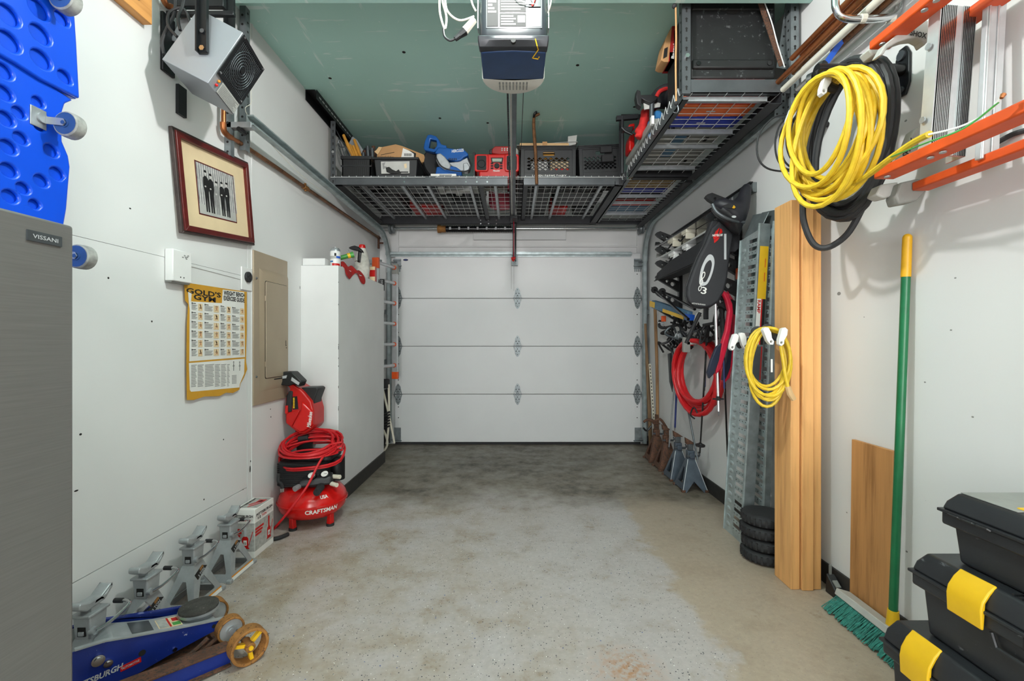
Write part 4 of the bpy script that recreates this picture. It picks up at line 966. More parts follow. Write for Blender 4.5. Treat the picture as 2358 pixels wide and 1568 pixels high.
# ---- leaf blower standing in the corner behind the compressor
lbw = thing('leaf_blower', 'red cordless leaf blower with black battery leaning in the corner', 'leaf blower', (-1.36, 2.98, 0))
D0 = 2.93
fpoly('motor_housing', [(657, 918), (661, 905), (668, 897), (664, 890), (650, 886), (653, 880), (664, 879), (690, 895), (699, 904), (716, 924), (722, 946), (722, 982), (716, 990), (702, 1000), (690, 1000), (670, 985), (657, 974)], D0, .17, 'red', lbw, bev=.014, seg=3)
fpoly('side_facet', [(672, 982), (692, 945), (694, 925), (700, 930), (719, 948), (719, 980), (700, 994), (690, 996)], D0 - .018, .03, 'red_gloss', lbw, bev=.008)
fpoly('front_facet', [(659, 975), (660, 950), (690, 945), (672, 982)], D0 - .010, .02, 'red', lbw, bev=.004)
fpoly('grip', [(657, 935), (658, 912), (664, 900), (673, 900), (672, 915), (670, 950), (657, 951)], D0 - .012, .06, 'black_rubber', lbw, bev=.01)
fpoly('trigger', [(656, 934), (662, 934), (662, 953), (656, 953)], D0 - .02, .04, 'red', lbw, bev=.003)
fpoly('battery', [(640, 876), (644, 862), (652, 856), (672, 856), (694, 878), (688, 891), (676, 884), (664, 889), (646, 887)], D0 - .03, .085, 'black_plastic', lbw, bev=.006)
fpoly('battery_label', [(650, 866), (661, 864), (659, 871), (648, 872)], D0 - .0306, .001, 'grey_print', lbw)
fpoly('battery_label', [(672, 868), (690, 881), (687, 887), (670, 876)], D0 - .0306, .001, 'grey_print', lbw)
fpoly('control_panel', [(672, 914), (684, 912), (687, 942), (674, 943)], D0 - .002, .004, 'black_gloss', lbw)
b = MB()
for i in range(7): q = at(675, 917 + i * 3.6, D0 - .0026); b.bx(q.x, q.x + .01, q.y - .001, q.y, q.z - .004, q.z + .004)
b.build('warning_label', 'yellow', lbw)
fpoly('intake_hood', [(690, 893), (728, 892), (733, 896), (724, 920), (723, 930), (716, 932), (704, 905)], D0 + .03, .12, 'black_plastic', lbw, bev=.006)
p0, p1 = at(700, 985, D0 + .09), at(690, 1195, 3.03)
MB().cyl(p0, V((p0.x, 3.02, .66)), .066, .058, 24).cyl(V((p0.x, 3.02, .66)), V((p0.x - .02, 3.09, .25)), .058, .045, 24).build('blower_tube', 'black_plastic', lbw)
q = at(713, 966, D0 - .0185)
text('Milwaukee', frame(q, (.12, 0, 1), (-1, 0, .12)), .10, .026, 'paper', lbw, bold=.02, shear=.2)

# ---- pancake air compressor
ac = thing('air_compressor', 'red pancake air compressor with black ribbed shroud and gauges', 'compressor', (-1.285, 2.92, 0))
TC = MX.Translation((-1.285, 2.92, 0))
rt = .207
MB(TC).lathe([(.03, .055), (.11, .058), (.165, .072), (.195, .105), (rt, .145), (rt, .155), (.195, .195), (.165, .232), (.11, .252), (.03, .262)], 40).build('tank', 'red_gloss', ac, ang=60)
MB(TC).lathe([(rt + .001, .143), (rt + .004, .146), (rt + .004, .154), (rt + .001, .157)], 40, cap=False).build('tank_seam', 'red', ac)
for a in (245, 335, 110):
    c_, s_ = math.cos(R(a)), math.sin(R(a)); Tf = TC @ MX.Rotation(R(a), 4, 'Z')
    MB(Tf).hexa([(.135, -.018, .012), (.165, -.018, .012), (.165, .018, .012), (.135, .018, .012), (.14, -.014, .075), (.168, -.014, .082), (.168, .014, .082), (.14, .014, .075)]).build('foot_bracket', 'red', ac, bev=.003)
    MB(Tf).cyl((.15, 0, 0), (.15, 0, .016), .024, n=16).build('rubber_foot', 'black_rubber', ac)
cyl_rr = rrect(-.175, .105, -.13, .13, .05, 5)
MB(TC).prism(cyl_rr, .255, .41).build('shroud', 'black_plastic', ac, bev=.012)
for i in range(11):
    z = .265 + i * .0125; MB(TC).holed([(x * 1.035, y * 1.035) for x, y in cyl_rr], [[(x * .96, y * .96) for x, y in cyl_rr]], z, z + .005).build('cooling_fin', 'black_rubber', ac)
MB(TC).prism(rrect(-.12, .15, -.10, .12, .04, 4), .41, .445).build('shroud_top', 'black_plastic', ac, bev=.01)
MB(TC).cyl((.13, .06, .255), (.13, .06, .40), .05, n=20).build('cylinder_head', 'black_metal', ac)
mn = MB(TC).hexa([(-.005, -.20, .275), (.175, -.13, .275), (.165, -.07, .275), (-.005, -.12, .275), (.0, -.195, .315), (.17, -.125, .325), (.16, -.07, .345), (.0, -.12, .335)]).build('regulator_block', 'black_plastic', ac, bev=.014, seg=3)
for gx, gy in ((.058, -.148), (.125, -.118)):
    Tg_ = TC @ MX.Translation((gx, gy, .335)) @ MX.Rotation(R(38), 4, 'X')
    MB(Tg_).lathe([(.027, -.02), (.027, .006), (.022, .008)], 20).build('gauge', 'black_gloss', ac); MB(Tg_).cyl((0, 0, .008), (0, 0, .009), .021, n=20).build('gauge_dial', 'paper', ac)
    MB(Tg_).bx(-.001, .015, -.0012, .0012, .009, .0098).build('gauge_needle', 'ink', ac)
MB(TC).cyl((.118, -.16, .272), (.125, -.235, .262), .023, .021, 18).cyl((.125, -.235, .262), (.1255, -.239, .2615), .012, n=12).build('regulator_knob', 'black_rubber', ac)
MB(TC).cyl((-.0, -.19, .285), (-.01, -.225, .28), .016, n=12).build('quick_coupler', 'zinc', ac); MB(TC).cyl((.165, -.09, .315), (.215, -.11, .318), .013, n=12).cyl((.165, -.12, .28), (.21, -.145, .278), .013, n=12).build('outlet_coupler', 'bone', ac)
MB(TC).tube([(-.115, -.16, .255), (-.118, -.163, .29), (-.135, -.168, .31), (-.14, -.155, .35)], .0095, 10, sub=5).build('pressure_line', 'black_rubber', ac)
MB(TC).cyl((-.115, -.16, .243), (-.115, -.16, .265), .013, n=10).build('line_fitting', 'chrome', ac)
# lettering follows the tank wall
def wrap(s, zc_t, a0, a1, h, r, m, par, bold=.03):
    cu = bpy.data.curves.new('t', 'FONT'); cu.body = s; cu.offset = bold; cu.resolution_u = 2
    ob = bpy.data.objects.new('t', cu); me = bpy.data.meshes.new_from_object(ob); xs = [q.co.x for q in me.vertices]; ys = [q.co.y for q in me.vertices]
    out = []
    for q in me.vertices:
        u = (q.co.x - min(xs)) / (max(xs) - min(xs)); v_ = (q.co.y - min(ys)) / (max(ys) - min(ys)); a = R(a0 + (a1 - a0) * u); z = zc_t + (v_ - .5) * h
        out.append(V((r(z) * math.cos(a), r(z) * math.sin(a), z)))
    b = MB(TC); b.add(out, [tuple(p.vertices) for p in me.polygons]); bpy.data.objects.remove(ob)
    I = MW[par.name].inverted(); m2 = bpy.data.meshes.new('lettering'); m2.from_pydata([tuple(I @ p) for p in b.v], [], b.f); m2.materials.append(MATS[m])
    o = bpy.data.objects.new('lettering', m2); COL.objects.link(o); o.parent = par
prof_ = [(.055, .11), (.072, .165), (.105, .195), (.145, rt), (.155, rt), (.195, .195), (.232, .165)]
def rz(z):
    for (za, ra), (zb, rb) in zip(prof_, prof_[1:]):
        if za <= z <= zb: return ra + (rb - ra) * (z - za) / (zb - za) + .0015
    return rt
wrap('CRAFTSMAN', .128, 281, 336, .028, rz, 'paper', ac)
wrap('USA', .205, 306, 320, .018, rz, 'paper', ac)
# ---- coiled red air hose on top
ah = thing('air_hose', 'thin red air hose coiled on top of the compressor', 'hose', (-1.285, 2.92, .45))
b = MB(); hc = V((-1.285, 2.90, .478)); Rt = MX.Translation(hc) @ MX.Rotation(R(20), 4, 'X'); pts = []
N = 15
for i in range(N * 20):
    a = 2 * PI * i / 20; t_ = i / 20.0; kk = int(t_)
    rr = .185 - .012 * (kk * 5 % 3) + .008 * math.sin(a * .53 + kk)
    if kk % 3 == 2: rr *= .86
    pts.append(Rt @ V((rr * math.cos(a) * 1.0 + .012 * math.sin(kk * 2.1), rr * math.sin(a) * .92 + .010 * math.cos(kk * 1.7), (kk - 5) * .0055 + .010 * math.sin(a + kk * 1.3))))
pts = [p if p.z > .452 - .0 * p.x else V((p.x, p.y, .452)) for p in pts]
b.tube(pts, .0065, 8); b.build('coil', 'red_hose', ah)
b = MB(); c2 = [V((.20 * math.cos(a), .17 * math.sin(a), 0)) for a in [2 * PI * i / 24 for i in range(24)]]
for dz_, sc_ in ((-.045, 1.0), (-.06, .98)):
    b.tube([Rt @ V((p.x * sc_, p.y * sc_, dz_ + .012 * math.sin(3 * i / 4))) for i, p in enumerate(c2)], .0065, 8, closed=True)
b.build('loose_loop', 'red_hose', ah)
for i, (y0, z0) in enumerate(((-.10, .0), (-.03, .02), (.03, .012), (.09, .018))):
    MB(Rt).tube([(-.15, y0, z0), (-.05, y0 + .03, z0 + .02), (.06, y0 + .045, z0 + .022), (.12, y0 + .06, z0 + .008)], .0065, 8, sub=5).build('crossing_strand', 'red_hose', ah)
MB(Rt).cyl((-.10, .05, .03), (-.04, .06, .035), .017, n=12).build('hose_end', 'black_rubber', ah)
MB().tube([Rt @ V((.14, .0, .03)), V((-1.165, 2.74, .43)), V((-1.215, 2.68, .30)), V((-1.31, 2.64, .16)), V((-1.40, 2.66, .06)), V((-1.455, 2.72, .012)), V((-1.47, 2.85, .008))], .0068, 8, sub=8).build('trailing_length', 'red_hose', ah)
MB().tube([V((-1.46, 2.70, .01)), V((-1.43, 2.645, .010)), V((-1.37, 2.64, .012)), V((-1.335, 2.70, .012))], .011, 10, sub=6).build('whip_hose', 'black_rubber', ah)
MB().cyl((-1.425, 2.633, .012), (-1.385, 2.632, .012), .012, n=8).build('brass_fitting', 'rust_yellow', ah)

# ---- bottle jack carton
cx0, cx1, cy0, cy1, czh = -1.492, -1.378, 2.425, 2.615, .258
bj = thing('bottle_jack_box', 'white and red bottle jack carton on the floor beside the compressor', 'box', ((cx0 + cx1) / 2, 2.52, 0))
MB().bx(cx0, cx1, cy0, cy1, 0, czh).build('carton', 'paper', bj, bev=.0015)
FT = FR((cx0 + cx1) / 2, cy0, 0); RT = LW((cy0 + cy1) / 2, 0, cx1); TT = frame(((cx0 + cx1) / 2, (cy0 + cy1) / 2, czh), (1, 0, 0), (0, 1, 0)); hw, hd = (cx1 - cx0) / 2, (cy1 - cy0) / 2
decal(FT, -hw + .001, hw - .001, .035, .185, 'paper_grey', bj); decal(RT, -hd + .001, hd - .001, .035, .185, 'paper_grey', bj)
decal(TT, -hw + .012, hw - .004, -hd + .03, hd - .01, 'paper_grey', bj)
for T, hh_, n_ in ((FT, hw, 0), (RT, hd, 1)):
    text('PITTSBURGH', T @ MX.Translation((0, .222, .0008)), hh_ * 1.7, .015, 'ink', bj, bold=.03)
    text('12', T @ MX.Translation((-hh_ * .55, .203, .0008)), hh_ * .32, .014, 'ink', bj, bold=.03); text('TON', T @ MX.Translation((-hh_ * .05, .203, .0008)), hh_ * .5, .014, 'red', bj, bold=.03)
    text('HEAVY DUTY\nBOTTLE JACK', T @ MX.Translation((hh_ * .58, .203, .0008)), hh_ * .55, .013, 'ink_grey', bj)
    for i in range(3): decal(T @ MX.Translation((-hh_ * .95, .15 - i * .016, 0)), 0, hh_ * (.85 - .12 * i), -.005, .006, 'red', bj, 'red_stripe', .0008, .0009)
    o_ = .25 if n_ == 0 else .5
    jk = MB(); xo = hh_ * (.12 if n_ == 0 else .45)
    jk.prism([(xo - .017, .055), (xo + .017, .055), (xo + .017, .105), (xo + .010, .115), (xo - .010, .115), (xo - .017, .105)], .0009, .0018, T); jk.prism([(xo - .02, .05), (xo + .022, .05), (xo + .022, .056), (xo - .02, .056)], .0009, .0018, T); jk.build('printed_jack', 'red', bj)
    decal(T, xo - .006, xo + .006, .115, .175, 'grey_print' if n_ == 0 else 'red', bj, 'printed_ram', .0008, .0009)
    decal(T, xo - .009, xo + .009, .068, .095, 'paper', bj, 'printed_plate', .0006, .0018); text('12', T @ MX.Translation((xo, .08, .0024)), .012, .012, 'ink', bj, bold=.03)
    MB().prism([(xo + .018, .07), (xo + .021, .069), (xo + .042, .14), (xo + .039, .142)], .0009, .0018, T).build('printed_handle', 'red', bj)
text('PITTSBURGH', TT @ MX.Translation((-hw + .022, 0, .0009)) @ MX.Rotation(R(90), 4, 'Z'), hd * 1.6, .012, 'ink', bj, bold=.03)
decal(TT @ MX.Rotation(R(60), 4, 'Z'), -.03, .05, -.008, .006, 'red', bj, 'red_stripe', .0008, .0009); decal(TT @ MX.Rotation(R(60), 4, 'Z'), -.05, .03, -.03, -.02, 'red', bj, 'red_stripe', .0008, .0009)
decal(TT, .0, .04, .02, .06, 'red', bj, 'printed_jack', .0008, .0009)

# ---- silver ratchet jack stands
def jack_stand(name, label, body, bw, bd, hb, hcol, cw, cdp, hs, cat, group, loc, kind):
    t = thing(name, label, cat, loc, group=group)
    M = MX.Translation(loc)
    ax, ay = bw / 2, bd / 2; tx, ty = cw / 2, cdp / 2
    def face(n, A, B, C, Dd, hole=True):
        # trapezoid plate A,B bottom; C,Dd top with a triangular window and an arched foot
        A, B, C, Dd = map(V, (A, B, C, Dd)); x = (B - A).normalized(); mid0, mid1 = (A + B) / 2, (C + Dd) / 2; y = (mid1 - mid0); L = y.length
        T = frame(M @ mid0, x, y); wb, wt = (B - A).length / 2, (C - Dd).length / 2
        if kind == 'silver':
            o = [(-wb, 0), (wb, 0), (wt, L), (-wt, L)]; hl = [[(-wb * .50, L * .20), (wb * .50, L * .20), (wb * .52, L * .24), (wb * .46, L * .30), (.10 * wb, L * .66), (-.10 * wb, L * .66), (-wb * .46, L * .30), (-wb * .52, L * .24)]]
        else:
            o = [(-wb, 0), (-wb * .7, 0), (0, L * .33), (wb * .7, 0), (wb, 0), (wt, L), (-wt, L)] if n == 'front' else [(-wb, 0), (-wb * .72, 0), (-wb * .62, L * .06), (wb * .62, L * .06), (wb * .72, 0), (wb, 0), (wt, L), (-wt, L)]
            hl = [] if n == 'front' else [[(-wb * .45, L * .24), (wb * .45, L * .24), (wb * .36, L * .34), (.05 * wb, L * .72), (-.10 * wb, L * .72), (-wb * .40, L * .34)]]
        return MB().holed(o, hl, -.004, 0, T).build('base_panel', body, t)
    a, b_, c, d_ = (-ax, -ay, 0), (ax, -ay, 0), (ax, ay, 0), (-ax, ay, 0); e, f, g, h_ = (-tx, -ty, hb), (tx, -ty, hb), (tx, ty, hb), (-tx, ty, hb)
    face('front', a, b_, f, e); face('side', b_, c, g, f); face('front', c, d_, h_, g); face('side', d_, a, e, h_)
    return t, M
SG = 'silver jack stands along the left wall'
def silver(Dc, label):
    Xc = -1.422; t, M = jack_stand('jack_stand', label, 'grey_cast', .146, .20, .175, .26, .052, .058, .31, 'jack stand', SG, (Xc, Dc, 0), 'silver')
    MB(M).hexa([(-.026, -.029, .160), (.026, -.029, .160), (.026, .029, .160), (-.026, .029, .160), (-.029, -.034, .252), (.029, -.034, .252), (.029, .034, .252), (-.029, .034, .252)]).build('column', 'grey_cast', t, bev=.006)
    MB(M).bx(-.033, .033, -.040, .040, .246, .256).build('column_collar', 'grey_cast', t, bev=.003)
    MB(M).bx(-.012, .014, -.0335, -.028, .185, .215).build('pawl_window', 'ink', t); MB(M).bx(-.008, .01, -.037, -.03, .188, .202).build('pawl', 'zinc', t, bev=.002)
    MB(M).bx(-.018, .018, -.016, .016, .255, .275).build('ratchet_bar', 'grey_cast', t)
    sd = [(y_ * 1.12, z_) for y_, z_ in [(-.055, .300), (-.048, .306), (-.018, .292), (.018, .292), (.05, .316), (.057, .312), (.057, .300), (.030, .272), (-.030, .268), (-.055, .286)]]
    MB(M).holed(sd, [[(.030, .290), (.046, .302), (.040, .292)]], -.021, .021, frame((0, 0, 0), (0, 1, 0), (0, 0, 1))).build('saddle', 'grey_cast', t, bev=.004)
    MB(M).cyl((.022, -.02, .198), (.038, -.02, .198), .013, n=16).build('handle_pivot', 'zinc', t)
    MB(M).tube([(.036, -.02, .198), (.042, .02, .198), (.044, .075, .207), (.040, .108, .216), (.022, .118, .219), (.005, .118, .219)], .0055, 10, sub=5).build('handle', 'chrome', t)
    MB(M).cyl((.008, .118, .219), (-.022, .118, .219), .0085, n=12).build('handle_grip', 'black_rubber', t)
    # edge flange with warning strip on the room side, and a black 3 ton sticker
    Tn = frame(M @ V((.073, 0, 0)), (0, 1, 0), V((-.047, 0, .175)))
    decal(Tn, -.088, .088, .004, .024, 'paper', t, 'warning_strip', .0012, .0006); decal(Tn, -.088, .088, .020, .026, 'amber', t, 'warning_band', .0008, .0018)
    st_ = MB().prism([(-.042, .098), (.012, .118), (.040, .104), (-.030, .072)], .0006, .0014, Tn @ MX.Translation((.0, .045, 0))).build('ton_sticker', 'ink', t)
    text('3 TON', Tn @ MX.Translation((-.002, .138, .0016)) @ MX.Rotation(R(22), 4, 'Z'), .046, .011, 'grey_print', t, bold=.02)
    decal(Tn @ MX.Translation((.006, .154, 0)) @ MX.Rotation(R(22), 4, 'Z'), -.014, .012, -.004, .006, 'rust_yellow', t, 'sticker_picture', .0006, .0015)
    for sy in (-1, 1): MB(M).bx(.055, .078, sy * .1 - .012, sy * .1 + .012, 0, .016).bx(-.073, -.055, sy * .1 - .012, sy * .1 + .012, 0, .016).build('foot', 'grey_cast', t, bev=.003)
    return t
silver(2.275, 'silver jack stand beside the bottle jack carton')
silver(2.02, 'second silver jack stand from the bottle jack carton')
silver(1.765, 'third silver jack stand from the carton, behind the floor jack')
silver(1.53, 'nearest silver jack stand, half hidden by the refrigerator')

# ---- blue trolley jack
fj = thing('floor_jack', 'blue trolley jack with rusty wheels and round rubber saddle', 'floor jack', (-1.2, 1.6, 0))
dv = V((.658, .753, 0)).normalized(); nv = V((dv.y, -dv.x, 0)); O = V((-1.09, 1.733, 0))
JM = MX(((-dv.x, -nv.x, 0, O.x), (-dv.y, -nv.y, 0, O.y), (0, 0, 1, 0), (0, 0, 0, 1)))   # x: towards the rear, y: towards the wall, z up
PT = JM @ frame((0, 0, 0), (1, 0, 0), (0, 0, 1))                                          # side plate plane; +z of frame = -y local (towards room)
side = [(-.012, .085), (.0, .104), (.08, .121), (.166, .141), (.285, .171), (.35, .189), (.455, .195), (.455, .008), (.32, .03), (.18, .058), (.05, .076), (.0, .072)]
MB().prism(side, 0, .006, PT).build('side_plate', 'blue_jack', fj, bev=.001)
MB().prism([(x if x < .34 else .34, max(z, .05)) for x, z in side], -.162, -.156, PT).build('side_plate', 'blue_jack', fj, bev=.001)
rim = [(-.01, .103), (.08, .122), (.166, .142), (.285, .172), (.35, .190), (.42, .196)]
for y, xe in ((-.006, .42), (.156, .36)):
    MB(JM).loft([[V((x, y - .004, z)), V((x, y + .012, z)), V((x, y + .012, z + .005)), V((x, y - .004, z + .005))] for x, z in rim if x <= xe + .061]).build('plate_rim', 'grey_cast' if y < .1 else 'blue_jack', fj)
# lift arm tray
MB(JM).loft([[V((x, .014, z - .045)), V((x, .142, z - .045)), V((x, .142, z)), V((x, .014, z))] for x, z in ((.03, .108), (.12, .120), (.20, .138), (.27, .160), (.33, .182), (.37, .168))]).build('lift_arm', 'grey_cast', fj, bev=.006)
MB(JM).hexa([(.215, .035, .125), (.275, .035, .145), (.275, .122, .145), (.215, .122, .125), (.215, .035, .1445), (.275, .035, .1635), (.275, .122, .1635), (.215, .122, .1445)]).build('arm_recess', 'steel_dark', fj)
TL = JM @ frame((.165, .078, .1305), (-1, 0, -.2), (0, -1, 0))
decal(TL, -.035, .035, -.038, .038, 'mat_cream', fj, 'warning_label', .001)
decal(TL, -.032, -.004, -.034, .034, 'paper_grey', fj, 'label_block', .0006, .001); decal(TL, -.003, .003, -.036, .036, 'red', fj, 'label_block', .0006, .001); decal(TL, .012, .03, -.03, -.004, 'red', fj, 'label_block', .0006, .001); decal(TL, .008, .032, .006, .03, 'green_plastic', fj, 'label_block', .0006, .001)
SM = JM @ MX.Translation((.070, .084, .008))
MB(SM).lathe([(.04, .09), (.052, .105), (.06, .118), (.066, .124), (.067, .134)], 28).build('saddle_cup', 'zinc', fj)
MB(SM).lathe([(.064, .128), (.066, .142), (.05, .146), (.01, .145)], 28).build('saddle_pad', 'rubber_pad', fj, bev=.003)
def jwheel(x, y, z, r, w, mt, parent, spokes=None, name='wheel'):
    Tw = JM @ frame((x, y, z), (1, 0, 0), (0, 0, 1))
    wh = MB().cyl((0, 0, -w / 2), (0, 0, w / 2), r, n=32, ri=r * .84, T=Tw).build(name, mt, parent, bev=.0025)
    if spokes:
        for k_ in range(3): MB().bx(.0, r * .86, -.006, .006, -.006, .012, Tw @ MX.Rotation(R(120 * k_ + 20), 4, 'Z')).build('spoke', spokes, wh)
        MB().cyl((0, 0, -w / 2), (0, 0, w / 2 + .002), r * .26, n=16, T=Tw).build('hub', 'rust_yellow', wh); MB().cyl((0, 0, w / 2), (0, 0, w / 2 + .008), r * .12, n=10, T=Tw).build('axle_nut', 'yellow', wh)
    else:
        MB().cyl((0, 0, -w / 2 + .003), (0, 0, w / 2 - .006), r * .86, n=24, T=Tw).build('wheel_disc', 'grey_cast', wh); MB().cyl((0, 0, 0), (0, 0, w / 2), r * .35, n=16, T=Tw).cyl((0, 0, 0), (0, 0, w / 2 + .004), r * .18, n=12, T=Tw).build('hub', 'zinc', wh)
jwheel(-.019, -.160, .063, .063, .05, 'rust_yellow', fj, 'yellow')
jwheel(.002, -.036, .080, .046, .04, 'rust_yellow', fj)
jwheel(-.005, .190, .052, .052, .05, 'rust_yellow', fj)
# lower rail with rusty flange
MB(JM @ MX.Rotation(R(-4), 4, 'Y')).bx(.03, .40, -.135, -.075, .054, .062).build('rail_flange', 'rust', fj, bev=.002)
MB(JM @ MX.Rotation(R(-4), 4, 'Y')).bx(.03, .40, -.13, -.122, .004, .054).build('rail_web', 'blue_jack', fj); MB(JM @ MX.Rotation(R(-3), 4, 'Y')).bx(.03, .40, -.145, -.105, .002, .008).build('rail_foot', 'rust', fj)
MB(JM).cyl((-.019, -.185, .063), (-.019, .02, .063), .01, n=12).build('axle', 'steel_dark', fj)
for x0 in (.08, .13): MB(JM).tube([(x0 + .10, -.02, .02), (x0 + .04, -.03, .028), (x0 - .02, -.03, .05), (x0 - .06, -.03, .075)], .008, 8, sub=4).build('return_spring', 'rust', fj)
MB(JM).bx(.02, .38, .0, .14, .02, .03).build('base_tray', 'rust', fj)
MB(JM).bx(.22, .42, .03, .11, .03, .11).build('hydraulic_unit', 'grey_cast', fj, bev=.008)
for (x, z, r) in ((.366, .140, .017), (.342, .118, .012)):
    MB().cyl((x, z, .006), (x, z, .014), r, n=20, T=PT).cyl((x, z, .014), (x, z, .018), r * .66, n=14, T=PT).build('pivot_bolt', 'chrome', fj)
for (x, z, r) in ((.255, .105, .010), (.045, .096, .007)): MB().cyl((x, z, .0058), (x, z, .0066), r, n=14, T=PT).build('plate_hole', 'ink', fj)
MB().cyl((.165, .072, .006), (.165, .072, .012), .007, n=10, T=PT).build('rivet', 'chrome', fj)
TX = PT @ MX.Translation((.352, .068, .0062)) @ MX.Rotation(R(180), 4, 'Y') @ MX.Translation((0, 0, 0))
Tt = frame(JM @ V((.366, -.0068, .086)), JM.to_3x3() @ V((-1, 0, .06)), (0, 0, 1))
text('PITTSBURGH', Tt, .125, .019, 'grey_print', fj, bold=.03, shear=.25)
Tr = frame(JM @ V((.285, -.0068, .083)), JM.to_3x3() @ V((-1, 0, .10)), (0, 0, 1))
decal(Tr, -.027, .027, -.009, .009, 'red', fj, 'red_plate', .0006); text('AUTOMOTIVE', Tr @ MX.Translation((0, 0, .0006)), .046, .008, 'grey_print', fj, bold=.02, shear=.2)
# socket handle behind the jack
MB(JM).cyl((.265, .19, .125), (.205, .188, .175), .017, n=8).build('handle_socket', 'chrome', fj); MB(JM).bx(.25, .30, .170, .21, .03, .13).build('handle_yoke', 'rust', fj)

# ---- things on the bump-out ledge
ZT = 1.691
lo_ = thing('white_block', 'white painted wooden block on the front of the ledge', 'block', (-1.41, 3.26, ZT)); MB().bx(-1.494, -1.335, 3.225, 3.30, ZT, ZT + .052).build('block', 'white_paint', lo_, bev=.003)
MB().bx(-1.494, -1.335, 3.2245, 3.225, ZT, ZT + .003).build('paint_joint', 'ink_grey', lo_)
cn = thing('spray_can', 'white spray can with grey cap on the ledge', 'can', (-1.286, 3.29, ZT)); Tn = MX.Translation((-1.286, 3.29, ZT))
MB(Tn).lathe([(.034, 0), (.036, .004), (.036, .105), (.034, .112)], 24).build('body', 'white_plastic', cn); MB(Tn).lathe([(.034, .112), (.033, .125), (.024, .136), (.012, .138), (.012, .142)], 24).build('cap', 'zinc', cn)
MB(Tn).lathe([(.0364, .055), (.0364, .075)], 24, cap=False).build('label_band', 'grey_light', cn)
def can_patch(a0, a1, z0, z1, m):
    n = 6; MB(Tn).loft([[V((.0366 * math.cos(a), .0366 * math.sin(a), z)) for z in (z0, z1)] + [V((.0372 * math.cos(a), .0372 * math.sin(a), z)) for z in (z1, z0)] for a in [R(a0 + (a1 - a0) * i / n) for i in range(n + 1)]]).build('label_patch', m, cn)
can_patch(300, 350, .06, .075, 'blue_tape'); can_patch(255, 345, .0, .022, 'red'); can_patch(225, 265, .03, .04, 'blue_cloth'); can_patch(280, 300, .075, .095, 'ink')
rc = thing('red_cloth', 'crumpled red cloth draped over the ledge edge', 'cloth', (-1.26, 3.5, ZT))
b = MB(); nx, ny = 16, 6; vs_ = []
for j in range(ny):
    for i in range(nx):
        y = 3.32 + i * .03; s_ = j / (ny - 1); ov_ = max(0, s_ - .62) * .09
        x = -1.33 + s_ * .098 if s_ < .99 else -1.23; z = ZT + .014 + .050 * abs(math.sin(i * .55 + j * 1.1)) * (1 - s_ * .4) + .018 * math.sin(i * .45) ** 2
        if s_ > .7: x = -1.228 + .004 * math.sin(i); z = ZT + .020 - (s_ - .7) * .20 * (1 + .6 * math.sin(i * .6))
        vs_.append((x, y, z))
b.add(vs_, [(j * nx + i, j * nx + i + 1, (j + 1) * nx + i + 1, (j + 1) * nx + i) for j in range(ny - 1) for i in range(nx - 1)])
o = b.build('cloth', 'red_cloth', rc, ang=80); sm_ = o.modifiers.new('solid', 'SOLIDIFY'); sm_.thickness = .003; ss = o.modifiers.new('sub', 'SUBSURF'); ss.levels = 1; ss.render_levels = 2
fl = thing('flashlight', 'green and yellow flashlight lying on the red cloth', 'flashlight', (-1.30, 3.50, ZT + .06)); p0, p1 = at(783, 594, 3.46), at(814, 586, 3.5)
d = (p1 - p0)
MB().cyl(p0, p0 + d * .55, .017, n=14).build('barrel', 'green_plastic', fl); MB().cyl(p0 + d * .55, p0 + d * .75, .020, n=14).build('collar', 'yellow', fl); MB().cyl(p0 + d * .75, p1, .020, .024, 14).build('head', 'green_plastic', fl)
ct = thing('glue_gun', 'black pistol-shaped tool standing on the ledge', 'tool', (-1.29, 3.62, ZT)); 
fpoly('barrel', [(803, 569), (808, 567), (816, 565), (825, 568), (833, 576), (834, 581), (822, 577), (812, 575), (803, 572)], 3.62, .05, 'black_gloss', ct, bev=.008); fpoly('handle', [(824, 577), (831, 579), (828, 604), (822, 603)], 3.63, .03, 'black_gloss', ct, bev=.005)
fpoly('blade', [(800, 574), (812, 590), (822, 600), (816, 602), (803, 584)], 3.6, .02, 'grey_plastic', ct, bev=.002)
jg = thing('white_jug', 'white wrapped spray bottle with red cap at the back of the ledge', 'bottle', (-1.32, 3.92, ZT)); Tj = MX.Translation((-1.302, 3.92, ZT))
MB(Tj).lathe([(.045, 0), (.058, .02), (.064, .08), (.062, .13), (.052, .19), (.040, .235), (.028, .262)], 22).build('bottle', 'fur_white', jg); MB(Tj).lathe([(.028, .262), (.03, .27), (.024, .292), (.012, .296)], 18).build('cap', 'red', jg)
rb = thing('red_carton', 'small red and orange carton behind the white bottle', 'box', (-1.26, 4.08, ZT)); MB().bx(-1.285, -1.238, 4.07, 4.12, ZT, ZT + .13).build('carton', 'red', rb); MB().bx(-1.286, -1.237, 4.0695, 4.07, ZT + .10, ZT + .13).bx(-1.286, -1.237, 4.0695, 4.07, ZT, ZT + .04).build('carton_print', 'mat_cream', rb)

